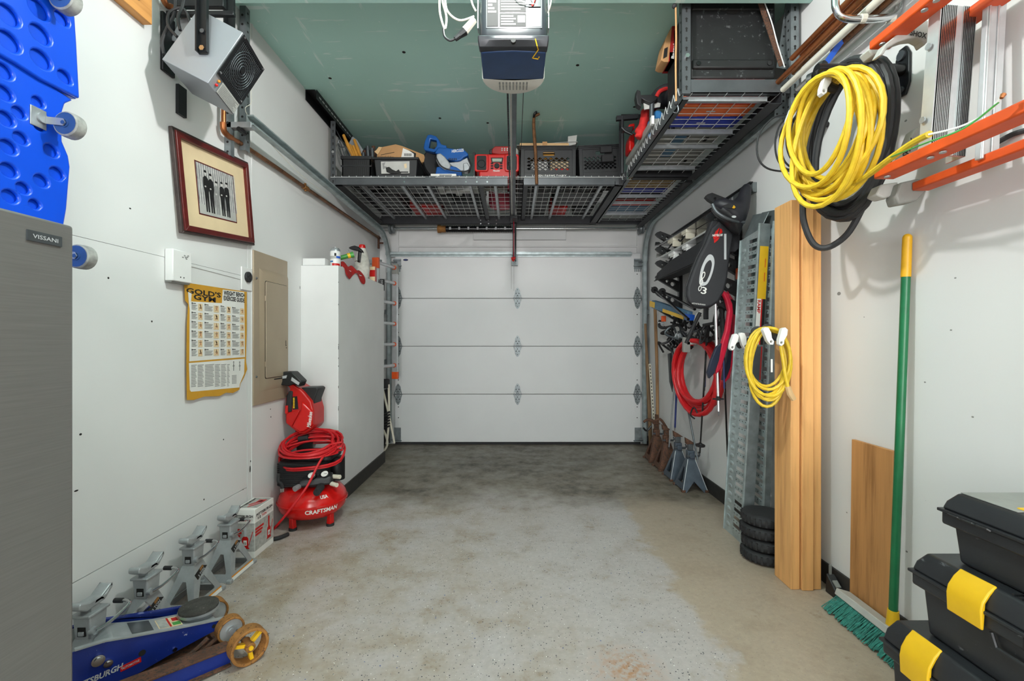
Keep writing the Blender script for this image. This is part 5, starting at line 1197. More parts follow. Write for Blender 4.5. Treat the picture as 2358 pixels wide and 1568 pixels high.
# ---- folded aluminium ladder behind the bump-out
ld = thing('folding_ladder', 'aluminium folding ladder with orange caps hung behind the bump-out', 'ladder', (-1.3, 4.55, .75))
A_, B_ = V((-1.335, 4.42, 0)), V((-1.245, 4.80, 0)); dv2 = (B_ - A_).normalized(); nn = V((dv2.y, -dv2.x, 0))
for k_, P in enumerate((A_, B_)):
    Tl = frame(P, dv2, (0, 0, 1)); MB(Tl).bx(-.013, .013, .76, 1.96, -.03, .03).build('side_rail', 'alu', ld, bev=.003)
    MB(Tl).bx(-.016, .016, .755, .83, -.034, .034).build('foot_cap', 'orange', ld, bev=.004); MB(Tl).bx(-.016, .016, 1.86, 1.965, -.034, .034).build('end_cap', 'orange' if k_ == 0 else 'grey_plastic', ld, bev=.004)
for z in (.90, 1.12, 1.335, 1.55, 1.76, 1.925):
    MB().cyl(A_ + V((0, 0, z)), B_ + V((0, 0, z)), .017, n=10).build('rung', 'alu', ld); MB().cyl(B_ + V((0, 0, z)) - dv2 * .03, B_ + V((0, 0, z)) - dv2 * .012, .022, n=10).build('rung_ring', 'orange', ld)
Tl = frame(A_ + nn * .031, dv2, (0, 0, 1)); q = at(887, 650, 4.52)
MB(FR(-1.275, 4.44, 1.70)).bx(-.02, .02, -.055, .055, 0, .03).build('sticker_bar', 'ink', ld); MB(FR(-1.275, 4.44, 1.70)).bx(-.012, .012, -.045, -.028, .03, .031).build('sticker_dot', 'orange', ld)
text('DSW', FR(-1.275, 4.409, 1.715) @ MX.Rotation(R(-90), 4, 'Z'), .06, .022, 'grey_print', ld, bold=.02)
MB().bx(-1.499, -1.33, 4.58, 4.61, 1.93, 1.975).build('wall_hook', 'galv_dark', ld)
# ---- folded chair below it
fc = thing('folded_chair', 'folded garden chair with pale tube frame and black straps', 'chair', (-1.3, 4.6, 0))
D5 = 4.62
for pts in ([(881, 895), (893, 945), (905, 1002), (908, 1020)], [(895, 885), (896, 950), (893, 1000), (890, 1022)], [(883, 990), (890, 1008), (892, 1022), (887, 1034), (876, 1046)]):
    MB().tube([at(x, y, D5) if y < 1040 else at(x, y, 4.5) for x, y in pts], .011, 10, sub=5).build('tube', 'bone', fc)
for i in range(6):
    p = at(874, 958 + i * 6, D5 + .02); q = at(898, 948 + i * 6.5, D5 - .02); MB().tube([p, (p + q) / 2 + V((0, -.02, 0)), q], .010, 6, sub=3).build('strap', 'black_rubber', fc)
p = at(888, 880, D5); MB().bx(p.x - .07, p.x + .03, D5 - .02, D5 + .05, p.z - .06, p.z + .03).build('seat_bundle', 'black_rubber', fc, bev=.01)
fpoly('rear_panel', [(876, 900), (893, 895), (897, 1020), (876, 1030)], D5 + .06, .03, 'black_rubber', fc)
# ================================================================== RIGHT SIDE
def coil_pts(c, e1, e2, e3, a, b, N, jit, spread, seed, n=26):
    rnd = random.Random(seed); c, e1, e2, e3 = V(c), V(e1).normalized(), V(e2).normalized(), V(e3).normalized(); out = []
    pr = [(rnd.uniform(1 - jit, 1), rnd.uniform(1 - jit, 1), rnd.uniform(-1, 1), rnd.uniform(-.25, .25)) for _ in range(N + 1)]
    for k_ in range(N):
        for i in range(n):
            t = i / n; f = [x0 + (x1 - x0) * t for x0, x1 in zip(pr[k_], pr[k_ + 1])]; th = 2 * PI * t
            ak, bk = a * f[0], b * f[1]
            out.append(c + e1 * (ak * math.sin(th + f[3] * .4) + f[3] * a * .25 * (1 - math.cos(th)) * .5) + e2 * (bk * math.cos(th) - bk) + e3 * spread * (f[2] + .25 * math.sin(th * 2 + k_)))
    return out
# ---- tool boxes
def toolbox(name, label, x0, yf, z0, h, L, W, lid, latch, group=None):
    t = thing(name, label, 'tool box', (x0 + W / 2, yf - L / 2, z0), group=group); ya, yb = yf - L, yf; zb = z0 + h - lid; tp = .022
    MB().loft([[V((x0 + tp, ya + tp, z0)), V((x0 + W - tp, ya + tp, z0)), V((x0 + W - tp, yb - tp, z0)), V((x0 + tp, yb - tp, z0))],
               [V((x0 + .012, ya + .012, zb)), V((x0 + W - .012, ya + .012, zb)), V((x0 + W - .012, yb - .012, zb)), V((x0 + .012, yb - .012, zb))]]).build('body', 'toolbox_black', t, bev=.008, seg=3)
    MB().bx(x0 - .002, x0 + W + .002, ya - .002, yb + .002, zb - .03, zb + .004).build('body_rim', 'toolbox_black', t, bev=.006)
    MB().bx(x0 - .008, x0 + W + .008, ya - .008, yb + .008, zb + .002, zb + .010).build('seam_lip', 'toolbox_black', t, bev=.002)
    MB().loft([[V((x, y, z)) for x, y in ((x0 + i_, ya + i_), (x0 + W - i_, ya + i_), (x0 + W - i_, yb - i_), (x0 + i_, yb - i_))] for z, i_ in ((zb + .010, -.002), (zb + lid * .55, .004), (zb + lid, .02))]).build('lid', 'toolbox_black', t, bev=.006, seg=3)
    if latch:
        for y in latch:
            pr = [(-.012, zb - .035), (-.014, zb + .01), (-.010, zb + lid * .45), (.004, zb + lid * .8), (.022, zb + lid + .004), (.026, zb + lid), (.010, zb + lid * .7), (-.002, zb + lid * .4), (-.006, zb - .035)]
            MB().prism([(x0 + x, z) for x, z in pr], y - .042, y + .042, frame((0, 0, 0), (1, 0, 0), (0, 0, 1)) @ MX.Diagonal((1, 1, -1, 1))).build('latch', 'yellow', t, bev=.003)
    return t
tb1 = toolbox('tool_box', 'lowest and nearest black tool box of the stack, scuffed yellow latch', 1.045, 1.285, .0, .385, .58, .36, .075, (1.175, .86))
tb2 = toolbox('tool_box', 'middle black tool box of the stack with clean yellow latch', 1.075, 1.225, .386, .212, .56, .33, .062, (1.075, .80))
tb3 = toolbox('tool_box', 'topmost black tool box of the stack, tray lid with yellow insert', 1.105, 1.172, .599, .175, .52, .30, .055, None)
for i, y in enumerate((1.13, 1.095, 1.06)): MB().tube([(1.096, y + .014, .722), (1.091, y + .012, .725), (1.091, y - .012, .725), (1.096, y - .014, .722)], .0028, 6).build('hinge_rib', 'black_plastic', tb3)
MB().bx(1.15, 1.38, .75, 1.04, .774, .779).build('lid_tray', 'yellow', tb3, bev=.002)
MB().bx(1.13, 1.37, 1.02, 1.15, .774, .7765).build('clear_tray_cover', 'grey_plastic', tb3, bev=.001)
for y in (1.0, .985, .97, .955): MB().bx(1.10, 1.12, y, y + .004, .59, .603).build('lid_rib', 'black_plastic', tb2)
for xx in (1.12, 1.14, 1.16): MB().bx(xx, xx + .006, .70, 1.0, .597, .601).build('lid_groove', 'black_gloss', tb2)
MB().bx(1.0715, 1.0735, .945, .957, .508, .535).build('catch_slot', 'ink', tb2); MB().tube([(1.082, 1.03, .50), (1.084, 1.02, .47), (1.084, .92, .47), (1.082, .91, .50)], .004, 6).build('handle_rib', 'toolbox_black', tb2)

# ---- push broom
bs = thing('push_broom', 'push broom with green handle and teal bristles leaning on the right wall', 'broom', (1.42, 1.75, 0))
hb, htp = V((1.435, 1.722, .075)), V((1.476, 1.705, 1.545)); d = (htp - hb)
MB().cyl(hb + d * .04, hb + d * .90, .0145, n=16).build('handle', 'green_handle', bs); MB().cyl(hb + d * .90, htp, .016, .015, 16).sphere(htp, .015).build('hand_grip', 'yellow_handle', bs)
MB().cyl(hb - d * .015, hb + d * .045, .024, .018, 12).build('socket', 'yellow', bs)
MB().hexa([(1.392, 1.50, .062), (1.452, 1.50, .045), (1.452, 1.975, .045), (1.392, 1.975, .062), (1.402, 1.50, .088), (1.462, 1.50, .07), (1.462, 1.975, .07), (1.402, 1.975, .088)]).build('head_block', 'grey_light', bs, bev=.003)
br = MB(); rnd = random.Random(3)
for i in range(150):
    for j in range(5):
        y = 1.505 + i * .0031; p = V((1.402 + j * .012, y, .062 - j * .004)); q = V((1.340 + j * .019 + rnd.uniform(-.008, .008), y + rnd.uniform(-.014, .014), .004 + rnd.uniform(0, .006)))
        br.cyl(p, q, .0016, .0026, 4)
br.build('bristles', 'bristle_green', bs, kind='stuff')
# ---- plywood offcut
pl = thing('plywood_offcut', 'narrow piece of brown plywood leaning on the right wall behind the broom', 'board', (1.48, 1.885, 0))
MB().hexa([(1.471, 1.775, 0), (1.486, 1.775, 0), (1.486, 1.992, 0), (1.471, 1.992, 0), (1.481, 1.775, .728), (1.497, 1.775, .728), (1.497, 1.992, .728), (1.481, 1.992, .728)]).build('board', 'ply', pl, bev=.0015)
# ---- lumber
LG = 'three planks standing on end by the right wall'
for lab, x0, x1, y0, y1, zt in (('pine plank standing on end beside the stacked wheels', 1.292, 1.334, 2.118, 2.252, 1.815), ('middle pine plank of the three standing on end', 1.339, 1.392, 2.108, 2.245, 1.825), ('pine plank standing on end nearest the right wall', 1.397, 1.434, 2.118, 2.255, 1.82)):
    t = thing('pine_plank', lab, 'plank', ((x0 + x1) / 2, (y0 + y1) / 2, 0), group=LG); MB().bx(x0, x1, y0, y1, 0, zt).build('plank', 'pine', t, bev=.003)
# ---- small black wedge by the wall
wd = thing('wheel_chock', 'small black plastic block on the floor against the right baseboard', 'block', (1.455, 2.1, 0))
MB().hexa([(1.442, 2.03, 0), (1.484, 2.02, 0), (1.484, 2.10, 0), (1.442, 2.105, 0), (1.446, 2.045, .035), (1.482, 2.04, .04), (1.482, 2.10, .085), (1.446, 2.105, .085)]).build('body', 'black_plastic', wd, bev=.004)
MB().hexa([(1.454, 2.05, .045), (1.476, 2.05, .045), (1.476, 2.075, .062), (1.454, 2.075, .062), (1.454, 2.048, .049), (1.476, 2.048, .049), (1.476, 2.074, .067), (1.454, 2.074, .067)]).build('slot', 'grey_plastic', wd)
MB().bx(1.458, 1.468, 2.098, 2.104, .08, .125).build('tab', 'grey_plastic', wd)
# ---- stacked small tyres
for i, lab in enumerate(('bottom black wheel of the stack beside the planks', 'second black wheel from the bottom of the stack', 'third black wheel from the bottom of the stack', 'top black wheel of the stack beside the planks')):
    t = thing('small_wheel', lab, 'wheel', (1.335 + .006 * (i % 2), 2.42, i * .062), group='stacked small wheels'); M = MX.Translation((1.335 + .008 * (i % 2), 2.42 + .004 * i, i * .062)) @ MX.Rotation(i * .7, 4, 'Z')
    MB(M).lathe([(.05, .004), (.085, .002), (.105, .008), (.114, .022), (.114, .042), (.105, .056), (.085, .0615), (.05, .058)], 30).build('tyre', 'black_rubber', t, ang=50)
    tr_ = MB(M)
    for k_ in range(26): a = 2 * PI * k_ / 26; tr_.bx(.105, .1165, -.005, .005, .014, .05, MX.Rotation(a, 4, 'Z'))
    tr_.build('tread_blocks', 'black_rubber', t, kind='stuff')
    MB(M).lathe([(.012, .006), (.05, .01), (.052, .05), (.03, .056), (.012, .056)], 20).build('hub', 'black_dusty', t)
# ---- galvanised loading ramps
def ramp(M, label, sticker, fd=.055):
    t = thing('loading_ramp', label, 'ramp', M=M, group='galvanised loading ramps')
    Lr = 1.80; hs = []
    z = .06
    k_ = 0
    while z < Lr - .06:
        hs.append([(-.018, z), (.072, z - .004), (.072, z + .018), (-.018, z + .022)]); z += .046 if k_ % 4 != 3 else .06; k_ += 1
    MB(M).holed([(-.12, 0), (.1, 0), (.1, Lr), (-.12, Lr - .02)], hs, -.004, 0).build('tread', 'galv', t)
    b = MB(M); z = .05
    while z < Lr - .05: b.sphere((-.075, z, 0), (.026, .014, .005), 10, 6); z += .046
    b.build('tread_dimples', 'galv', t, kind='stuff', ang=60)
    b = MB(M)
    for h_ in hs:
        for x in (-.008, .026, .06): b.cyl((x, h_[0][1] - .013, -.001), (x, h_[0][1] - .013, .0006), .0035, n=8)
    b.build('punched_holes', 'ink', t, kind='stuff')
    MB(M).bx(.1, .104, 0, Lr + .03, -fd, .008).build('side_flange', 'galv_dark', t, bev=.001); MB(M).bx(-.124, -.12, 0, Lr - .02, -fd + .005, .006).build('side_flange', 'galv', t, bev=.001)
    MB(M).bx(.0965, .1045, 0, Lr + .03, .004, .012).build('flange_lip', 'galv', t)
    pts = [(-.10, Lr - .03, -.006), (.075, Lr - .03, -.006), (.095, Lr + .10, -fd * .9), (-.08, Lr + .13, -fd * .9)]
    MB(M).hexa(pts + [(x, y, z + .005) for x, y, z in pts]).build('top_plate', 'galv_dark', t, bev=.004)
    if sticker:
        Ts = M @ frame((.1045, 0, -.026), (0, 0, -1), (0, 1, 0))
        decal(Ts, -.024, .024, Lr - .40, Lr - .10, 'yellow', t, 'warning_label'); decal(Ts, -.024, .0, Lr - .66, Lr - .40, 'paper', t, 'ramp_label'); decal(Ts, -.0, .008, Lr - .66, Lr - .40, 'red', t, 'ramp_label'); decal(Ts, .008, .024, Lr - .66, Lr - .40, 'ink', t, 'ramp_label')
        text('RAMP', Ts @ MX.Translation((-.012, Lr - .445, .0009)) @ MX.Rotation(R(-90), 4, 'Z'), .075, .018, 'red', t, bold=.03)
        decal(Ts, -.024, .014, Lr - .86, Lr - .67, 'steel_dark', t, 'scuffed_label'); decal(Ts, .014, .022, Lr - .86, Lr - .67, 'red_dull', t, 'scuffed_label')
        for yy in (.30, .22): decal(Ts, .008, .012, Lr - yy, Lr - yy + .05, 'orange', t, 'label_line', .0004, .0008)
    return t
u_ = V((.058, 0, 1)).normalized()
RM = frame((1.302, 2.69, 0), (0, -1, 0), u_)
ramp(RM, 'galvanised ramp with yellow and red RAMP sticker leaning on the wall', True)
RM2 = frame((1.40, 2.65, 0), (0, -1, 0), V((.036, 0, 1)))
ramp(RM2, 'plain galvanised ramp nested behind the one with stickers', False, .028)

# ---- rusty jack stands on the right
def rusty(Dc, body, label):
    Xc = 1.388; t, M = jack_stand('jack_stand', label, body, .19, .205, .235, .3, .055, .05, .4, 'jack stand', 'old jack stands along the right wall', (Xc, Dc, 0), 'old')
    MB(M).bx(-.0275, .0275, -.025, .025, .22, .30).build('column', body, t, bev=.004); MB(M).bx(-.02, .02, -.016, .016, .30, .365).build('ratchet_bar', 'steel_dark' if body != 'rust' else 'rust', t, bev=.003)
    MB(M).hexa([(-.035, -.02, .35), (.04, -.02, .35), (.04, .02, .35), (-.035, .02, .35), (-.04, -.02, .40), (-.005, -.02, .38), (-.005, .02, .38), (-.04, .02, .40)]).build('saddle', 'rust', t, bev=.003)
    MB(M).bx(-.02, .02, -.05, -.02, .245, .285).build('pawl_housing', body, t, bev=.005); MB(M).cyl((-.04, -.035, .262), (.05, -.035, .262), .009, n=10).build('pawl_pin', 'steel_dark', t)
    MB(M).tube([(.045, -.035, .262), (.06, -.03, .27), (.07, .01, .28)], .007, 8, sub=4).build('release_lever', 'steel_dark', t)
    for x in (-.095, .095):
        for y in (-.1, .1): MB(M).bx(x * .93 - .014, x * .93 + .014, y * .93 - .012, y * .93 + .012, 0, .018).build('foot', 'rust', t, bev=.003)
    for x in (-1, 1): MB(M).tube([(x * .094, -.1015, .01), (x * .028, -.026, .235)], .003, 6).build('edge_weld', 'zinc' if body != 'rust' else 'rust', t)
rusty(3.57, 'slate_paint', 'slate blue jack stand beside the galvanised ramp')
rusty(3.84, 'slate_paint', 'scratched slate jack stand behind the front slate one')
rusty(4.13, 'rust', 'brown rusted jack stand behind the two slate ones')
rusty(4.42, 'rust', 'rusted jack stand closest to the garage door')

# ---- tool handles in the far corner
hd_ = thing('shovel_handle', 'long wooden shovel handle with rusty ferrule in the far right corner', 'handle', (1.44, 4.7, 0))
p0, p1 = at(1508, 700, 4.55), at(1514, 1042, 4.62); MB().tube([p0, (p0 + p1) / 2 + V((.01, 0, 0)), p1], .016, 12, sub=4).build('shaft', 'handle_wood', hd_); q0 = p0.lerp(p1, .74); MB().cyl(q0, p1, .019, .021, 12).build('ferrule', 'rust', hd_)
hd2 = thing('rough_pole', 'rough brown wooden pole standing beside the door track', 'pole', (1.42, 4.75, 0))
p0, p1 = at(1486, 745, 4.72), at(1499, 1035, 4.78); MB().tube([p0, p0.lerp(p1, .3), p0.lerp(p1, .7), p1], [.013, .017, .019, .02], 10, sub=4).build('pole', 'dirty_wood', hd2)
hd3 = thing('slotted_rail', 'pale slotted shelf rail standing between two wooden handles', 'rail', (1.44, 4.7, 0))
p0, p1 = at(1496, 838, 4.72), at(1511, 1040, 4.76); ax_ = (p1 - p0).normalized(); Tq = frame(p0, ax_, V((1, 0, 0))); Lq = (p1 - p0).length
MB(Tq).bx(0, Lq, -.012, .012, -.004, .004).build('rail', 'bone', hd3); b = MB(Tq)
for i in range(24): b.bx(.01 + i * .036, .03 + i * .036, -.004, .004, -.005, -.004).bx(.01 + i * .036, .03 + i * .036, -.004, .004, .004, .005)
b.build('rail_slots', 'ink', hd3, kind='stuff')
pk = thing('hook_tool', 'black hooked iron resting on the rusty jack stand', 'tool', (1.36, 4.38, .4))
MB().tube([at(1482, 972, 4.3), at(1492, 966, 4.3), at(1505, 970, 4.3), at(1520, 965, 4.3), at(1535, 985, 4.3)], .012, 8, sub=4).build('iron', 'rust', pk); MB().tube([at(1481, 985, 4.31), at(1490, 992, 4.31), at(1500, 980, 4.31)], .009, 8, sub=4).build('hook', 'black_metal', pk)

# ---- ski wall rack
sr = thing('ski_rack', 'black ski rack with angled arms on the right wall', 'rack', (1.48, 3.5, 1.3))
MB().bx(1.472, 1.4985, 2.80, 4.2, 2.075, 2.135).build('top_rail', 'galv_dark', sr); MB().bx(1.455, 1.475, 2.80, 4.2, 2.13, 2.138).bx(1.455, 1.475, 2.80, 4.2, 2.072, 2.08).build('rail_lips', 'black_metal', sr)
b = MB()
for i in range(26): b.bx(1.4695, 1.472, 3.05 + i * .043, 3.068 + i * .043, 2.09, 2.122)
b.build('rail_slots', 'grey_print', sr, kind='stuff')
LEV = (2.045, 1.915, 1.79, 1.665, 1.525, 1.395)
for Dk in (3.0, 4.05):
    MB().bx(1.468, 1.4985, Dk - .022, Dk + .022, 1.28, 2.075).build('standard', 'black_metal', sr, bev=.003)
    for z in LEV:
        T = frame((0, Dk + .02, 0), (1, 0, 0), (0, 0, 1)); xi = 1.275
        MB().holed([(xi, z + .075), (xi - .012, z + .058), (xi + .01, z + .035), (1.47, z - .075), (1.47, z + .02), (xi + .03, z + .085)],
                   [circ(1.415, z - .004, .020, 12), circ(1.365, z + .022, .013, 12), circ(1.325, z + .044, .009, 10)], 0, .035, T).build('arm', 'black_plastic', sr, bev=.002)
for z, m in ((1.99, 'red_dull'), (1.60, 'orange')): MB().bx(1.455, 1.468, 2.955, 2.978, z - .04, z + .03).build('rack_tag', m, sr)
# skis
def ski(label, x, z, y0, y1, m, bind, tilt=0.0):
    t = thing('ski', label, 'ski', (x, (y0 + y1) / 2, z), group='skis on the wall rack')
    path = [(y0, 0, .032), (y0 + .1, 0, .042), ((y0 + y1) / 2, .0, .034), (y1 - .18, 0, .045), (y1 - .06, .02, .042), (y1, .06, .018)]
    MB().loft([[V((x - w_, y, z + dz_)), V((x + w_, y, z + dz_ + tilt)), V((x + w_, y, z + dz_ + .014 + tilt)), V((x - w_, y, z + dz_ + .014))] for y, dz_, w_ in path]).build('board', m, t, bev=.002)
    MB().loft([[V((x - w_ - .001, y, z + dz_ - .002)), V((x + w_ + .001, y, z + dz_ - .002 + tilt)), V((x + w_ + .001, y, z + dz_ + .002 + tilt)), V((x - w_ - .001, y, z + dz_ + .002))] for y, dz_, w_ in path]).build('steel_edge', 'chrome', t)
    if bind:
        for yb, L_ in ((3.42, .10), (3.70, .13)):
            MB().bx(x - .038, x + .038, yb, yb + L_, z - .03, z).build('binding_plate', bind, t, bev=.006)
            MB().hexa([(x - .034, yb + .01, z - .075), (x + .034, yb + .01, z - .075), (x + .034, yb + L_ * .5, z - .06), (x - .034, yb + L_ * .5, z - .06), (x - .036, yb, z - .03), (x + .036, yb, z - .03), (x + .036, yb + L_ * .8, z - .03), (x - .036, yb + L_ * .8, z - .03)]).build('toe_piece', bind, t, bev=.006)
            MB().tube([(x - .04, yb + .02, z - .05), (x - .055, yb + .06, z - .08), (x - .045, yb + L_ + .03, z - .055)], .006, 6, sub=4).build('brake_arm', 'black_metal', t)
ski('upper black ski with cream bindings on the wall rack', 1.335, 2.0, 2.90, 4.22, 'black_gloss', 'bone')
ski('black ski lying against the wall on the upper rack arms', 1.42, 2.0, 2.95, 4.20, 'black_gloss', 'bone')
ski('grey ski with white bindings on the second rack arms', 1.34, 1.89, 2.92, 4.2, 'grey_light', 'white_plastic')
ski('dark ski nearest the wall on the second rack arms', 1.425, 1.89, 2.95, 4.18, 'black_plastic', None)
# board bag on the third arms
bb = thing('board_bag', 'long flat black board bag lying on the rack arms', 'bag', (1.34, 3.5, 1.75))
rg = [[V((x, y, z)) for x, z in ((1.275 + s_, z0), (1.40, z0), (1.43, z0 + .03), (1.43, z1), (1.29 + s_, z1))] for y, z0, z1, s_ in ((2.87, 1.72, 1.835, 0), (3.1, 1.705, 1.835, -.01), (3.7, 1.70, 1.81, -.012), (4.08, 1.70, 1.765, .0), (4.16, 1.71, 1.735, .02))]
MB().loft(rg).build('bag', 'bag_black', bb, bev=.012, seg=3, ang=60)
MB().tube([(1.268, 2.9, 1.70), (1.262, 3.4, 1.693), (1.264, 3.9, 1.692), (1.28, 4.13, 1.70)], .004, 6, sub=3).build('zip', 'black_rubber', bb)
# yellow and blue packet, poles lying on the lower arms
yp = thing('saw_packet', 'yellow and blue packaged tool lying across the low rack arms', 'packet', (1.33, 3.9, 1.5))
Tq = frame(at(1545, 715, 3.75), at(1590, 732, 3.35) - at(1503, 702, 4.12), (0, 0, 1)); 
MB(Tq).bx(-.40, .36, -.03, .04, -.02, .02).build('sleeve', 'steel_blue', yp, bev=.004); MB(Tq).bx(-.44, -.32, -.02, .03, .02, .024).bx(-.12, .30, -.028, .0, .02, .024).build('yellow_band', 'yellow', yp); MB(Tq).bx(.32, .40, -.02, .02, -.018, .022).build('blue_end', 'blue_tape', yp)
bk = thing('ratchet_strap', 'black ratchet strap with orange buckle hanging below the rack', 'strap', (1.36, 4.0, 1.3))
MB().tube([at(1520, 738, 4.02), at(1518, 750, 4.0), at(1530, 755, 3.95), at(1560, 748, 3.8)], .014, 6, sub=4).build('webbing', 'black_rubber', bk); q = at(1528, 734, 4.0); MB().box(q, (.04, .02, .05)).build('buckle', 'orange', bk, bev=.003); q = at(1522, 745, 4.01); MB().box(q, (.05, .02, .03)).build('ratchet', 'zinc', bk, bev=.003)
# ---- ski and trekking poles
def pole(label, pt, pb, X0, X1, m, basket=None, grip=True, r=.0075, group='poles hanging below the ski rack', strap=False):
    P = at(pt[0], pt[1], dz(X0, pt[0])); Q = at(pb[0], pb[1], dz(X1, pb[0])); d = (Q - P); L = d.length
    t = thing('ski_pole', label, 'pole', Q, group=group)
    MB().cyl(P, Q - d * (.03 / L), r, r * .75, 10).build('shaft', m, t); MB().cyl(Q - d * (.05 / L), Q, r * .6, .002, 8).build('tip', 'steel_dark', t)
    if grip: MB().tube([P, P + d * (.03 / L), P + d * (.08 / L), P + d * (.13 / L)], [.015, .019, .015, .017], 10, sub=3).build('grip', 'black_rubber', t)
    if basket: C_ = Q - d * (basket / L); dn = d.normalized(); MB().cyl(C_ - dn * .004, C_ + dn * .004, .034, n=16).cyl(C_ - dn * .018, C_ + dn * .01, .013, n=10).build('basket', 'black_rubber', t)
    if strap: MB().tube([P, P + V((-.04, 0, -.05)), P + V((-.055, 0, -.14)), P + V((-.02, 0, -.10)), P + V((.0, 0, -.02))], .007, 6, sub=4).build('wrist_strap', 'black_rubber', t)
pole('silver ski pole hanging in front of the red hose', (1647, 690), (1655, 958), 1.33, 1.33, 'alu', .11, False, .010)
pole('black ski pole with round basket near the floor', (1630, 745), (1611, 1052), 1.37, 1.38, 'black_gloss', .09, True, strap=True)
pole('grey trekking pole slanting across the red hose', (1566, 845), (1608, 1068), 1.36, 1.40, 'steel_dark', None, True, .009, strap=True)
pole('thin silver trekking pole left of the red hose', (1553, 880), (1540, 1036), 1.38, 1.38, 'zinc', None, False, .008)
pole('navy blue trekking pole left of the red hose', (1562, 800), (1554, 992), 1.40, 1.40, 'navy_pole', None, False, .010)
pole('long black ski pole beside the galvanised ramp', (1662, 700), (1676, 1062), 1.40, 1.45, 'black_gloss', None, True, strap=True)
pole('blue ski pole hanging between the snowshoes', (1664, 735), (1668, 905), 1.38, 1.38, 'navy_pole', None, True)
pole('blue shafted pole behind the red hose', (1626, 760), (1623, 900), 1.42, 1.42, 'navy_pole', None, False)
for lab, a_, b_, X1_ in (('black pole lying across the rack arms, nearer one', (1502, 663), (1585, 735), 1.30), ('black pole lying across the rack arms, farther one', (1520, 668), (1600, 712), 1.33)):
    P, Q = at(a_[0], a_[1], 4.1), at(b_[0], b_[1], 3.3); t = thing('ski_pole', lab, 'pole', P, group='poles lying on the rack'); MB().cyl(P, Q, .008, .011, 10).build('shaft', 'black_gloss', t); dn = (Q - P).normalized()
    MB().cyl(P + dn * .06, P + dn * .07, .03, n=14).build('basket', 'black_rubber', t); MB().cyl(P, P - dn * .03, .005, .002, 8).build('tip', 'steel_dark', t)
# ---- black buckles and straps bundle under the rack
sb_ = thing('strap_bundle', 'tangle of black straps and buckles under the ski rack', 'straps', (1.38, 3.6, 1.1))
rnd = random.Random(11)
for i in range(20):
    px, py = rnd.uniform(1535, 1640), rnd.uniform(735, 800); Xc = rnd.uniform(1.34, 1.44); P = at(px, py, dz(Xc, px))
    pts = [P + V((rnd.uniform(-.06, .06), rnd.uniform(-.12, .12), rnd.uniform(-.09, .08))) for _ in range(4)]
    pts = [V((min(p.x, 1.46), p.y, p.z)) for p in pts]
    MB().tube(pts, rnd.choice((.008, .010, .013)), 6, sub=4).build('strap', 'black_rubber' if i % 4 else 'steel_dark', sb_)
for i in range(9):
    px, py = rnd.uniform(1545, 1635), rnd.uniform(745, 800); P = at(px, py, dz(1.37, px)); MB().box((0, 0, 0), (.03, .02, .045), MX.Translation(P) @ MX.Rotation(rnd.uniform(-1, 1), 4, 'Y')).build('buckle', 'black_gloss' if i % 3 else 'zinc', sb_, bev=.004)
bx_ = thing('binding_frame', 'black ski binding frame hanging at the far end of the rack', 'binding', (1.38, 3.9, 1.0))
for pts in ([(1535, 770), (1548, 765), (1553, 790), (1547, 800)], [(1538, 795), (1548, 810), (1550, 850), (1556, 870)], [(1524, 792), (1536, 788), (1545, 780)]):
    MB().tube([at(x, y, dz(1.38, x)) for x, y in pts], .012, 8, sub=4).build('frame_bar', 'black_plastic', bx_)
fpoly('heel_plate', [(1541, 815), (1551, 812), (1556, 850), (1552, 905), (1545, 880)], dz(1.40, 1548), .05, 'black_plastic', bx_, bev=.006)
# ice axe
ia = thing('ice_axe', 'ice axe with curved grey head hanging under the racquet bag', 'ice axe', (1.36, 3.2, 1.2))
fpoly('head', [(1598, 740), (1604, 722), (1616, 712), (1626, 708), (1630, 702), (1634, 712), (1624, 726), (1612, 734), (1604, 748)], 3.2, .012, 'grey_light', ia, bev=.002)
MB().tube([at(1612, 720, 3.19), at(1600, 745, 3.19), at(1580, 790, 3.19)], .013, 8, sub=4).build('shaft', 'black_rubber', ia); MB().bx(0, .03, 0, .02, -.10, .0, MX.Translation(at(1622, 702, 3.15))).build('serrated_grip', 'black_plastic', ia, bev=.003)

# ---- paddle bag
pb_ = thing('racquet_bag', 'black padded racquet bag hanging upside down with grey ring logo', 'bag', (1.25, 2.86, 1.2))
DP = 2.84
bag = [(1657, 508), (1672, 505), (1684, 508), (1691, 520), (1690, 545), (1682, 590), (1676, 640), (1668, 672), (1655, 695), (1638, 706), (1618, 709), (1600, 706), (1588, 696), (1583, 680), (1584, 660), (1594, 630), (1610, 590), (1626, 560), (1640, 525)]
fpoly('blade_cover', bag, DP, .06, 'bag_black', pb_, bev=.014, seg=3)
q = [at(x, y, DP - .001) for x, y in bag]; 
MB().tube([V((p.x, DP + .03, p.z)) for p in q], .006, 6, closed=True).build('zip_piping', 'black_rubber', pb_)
fpoly('back_strip', [(1640, 508), (1655, 506), (1620, 590), (1597, 630), (1594, 622)], DP + .03, .05, 'bag_black', pb_, bev=.008)
ring = [(1637, 586), (1643, 592), (1645, 606), (1640, 630), (1630, 652), (1620, 658), (1612, 656), (1610, 645), (1614, 620), (1622, 600), (1630, 588)]
rin = [(1634, 599), (1638, 602), (1639, 612), (1634, 632), (1626, 648), (1620, 649), (1617, 643), (1619, 626), (1625, 608)]
f2 = lambda pts: [(q_.x, q_.z) for q_ in smooth([at(x, y, DP) for x, y in pts], 4, True)]
MB().holed(f2(ring), [f2(rin)], 0, .0012, FR(0, DP, 0)).build('ring_logo', 'grey_print', pb_)
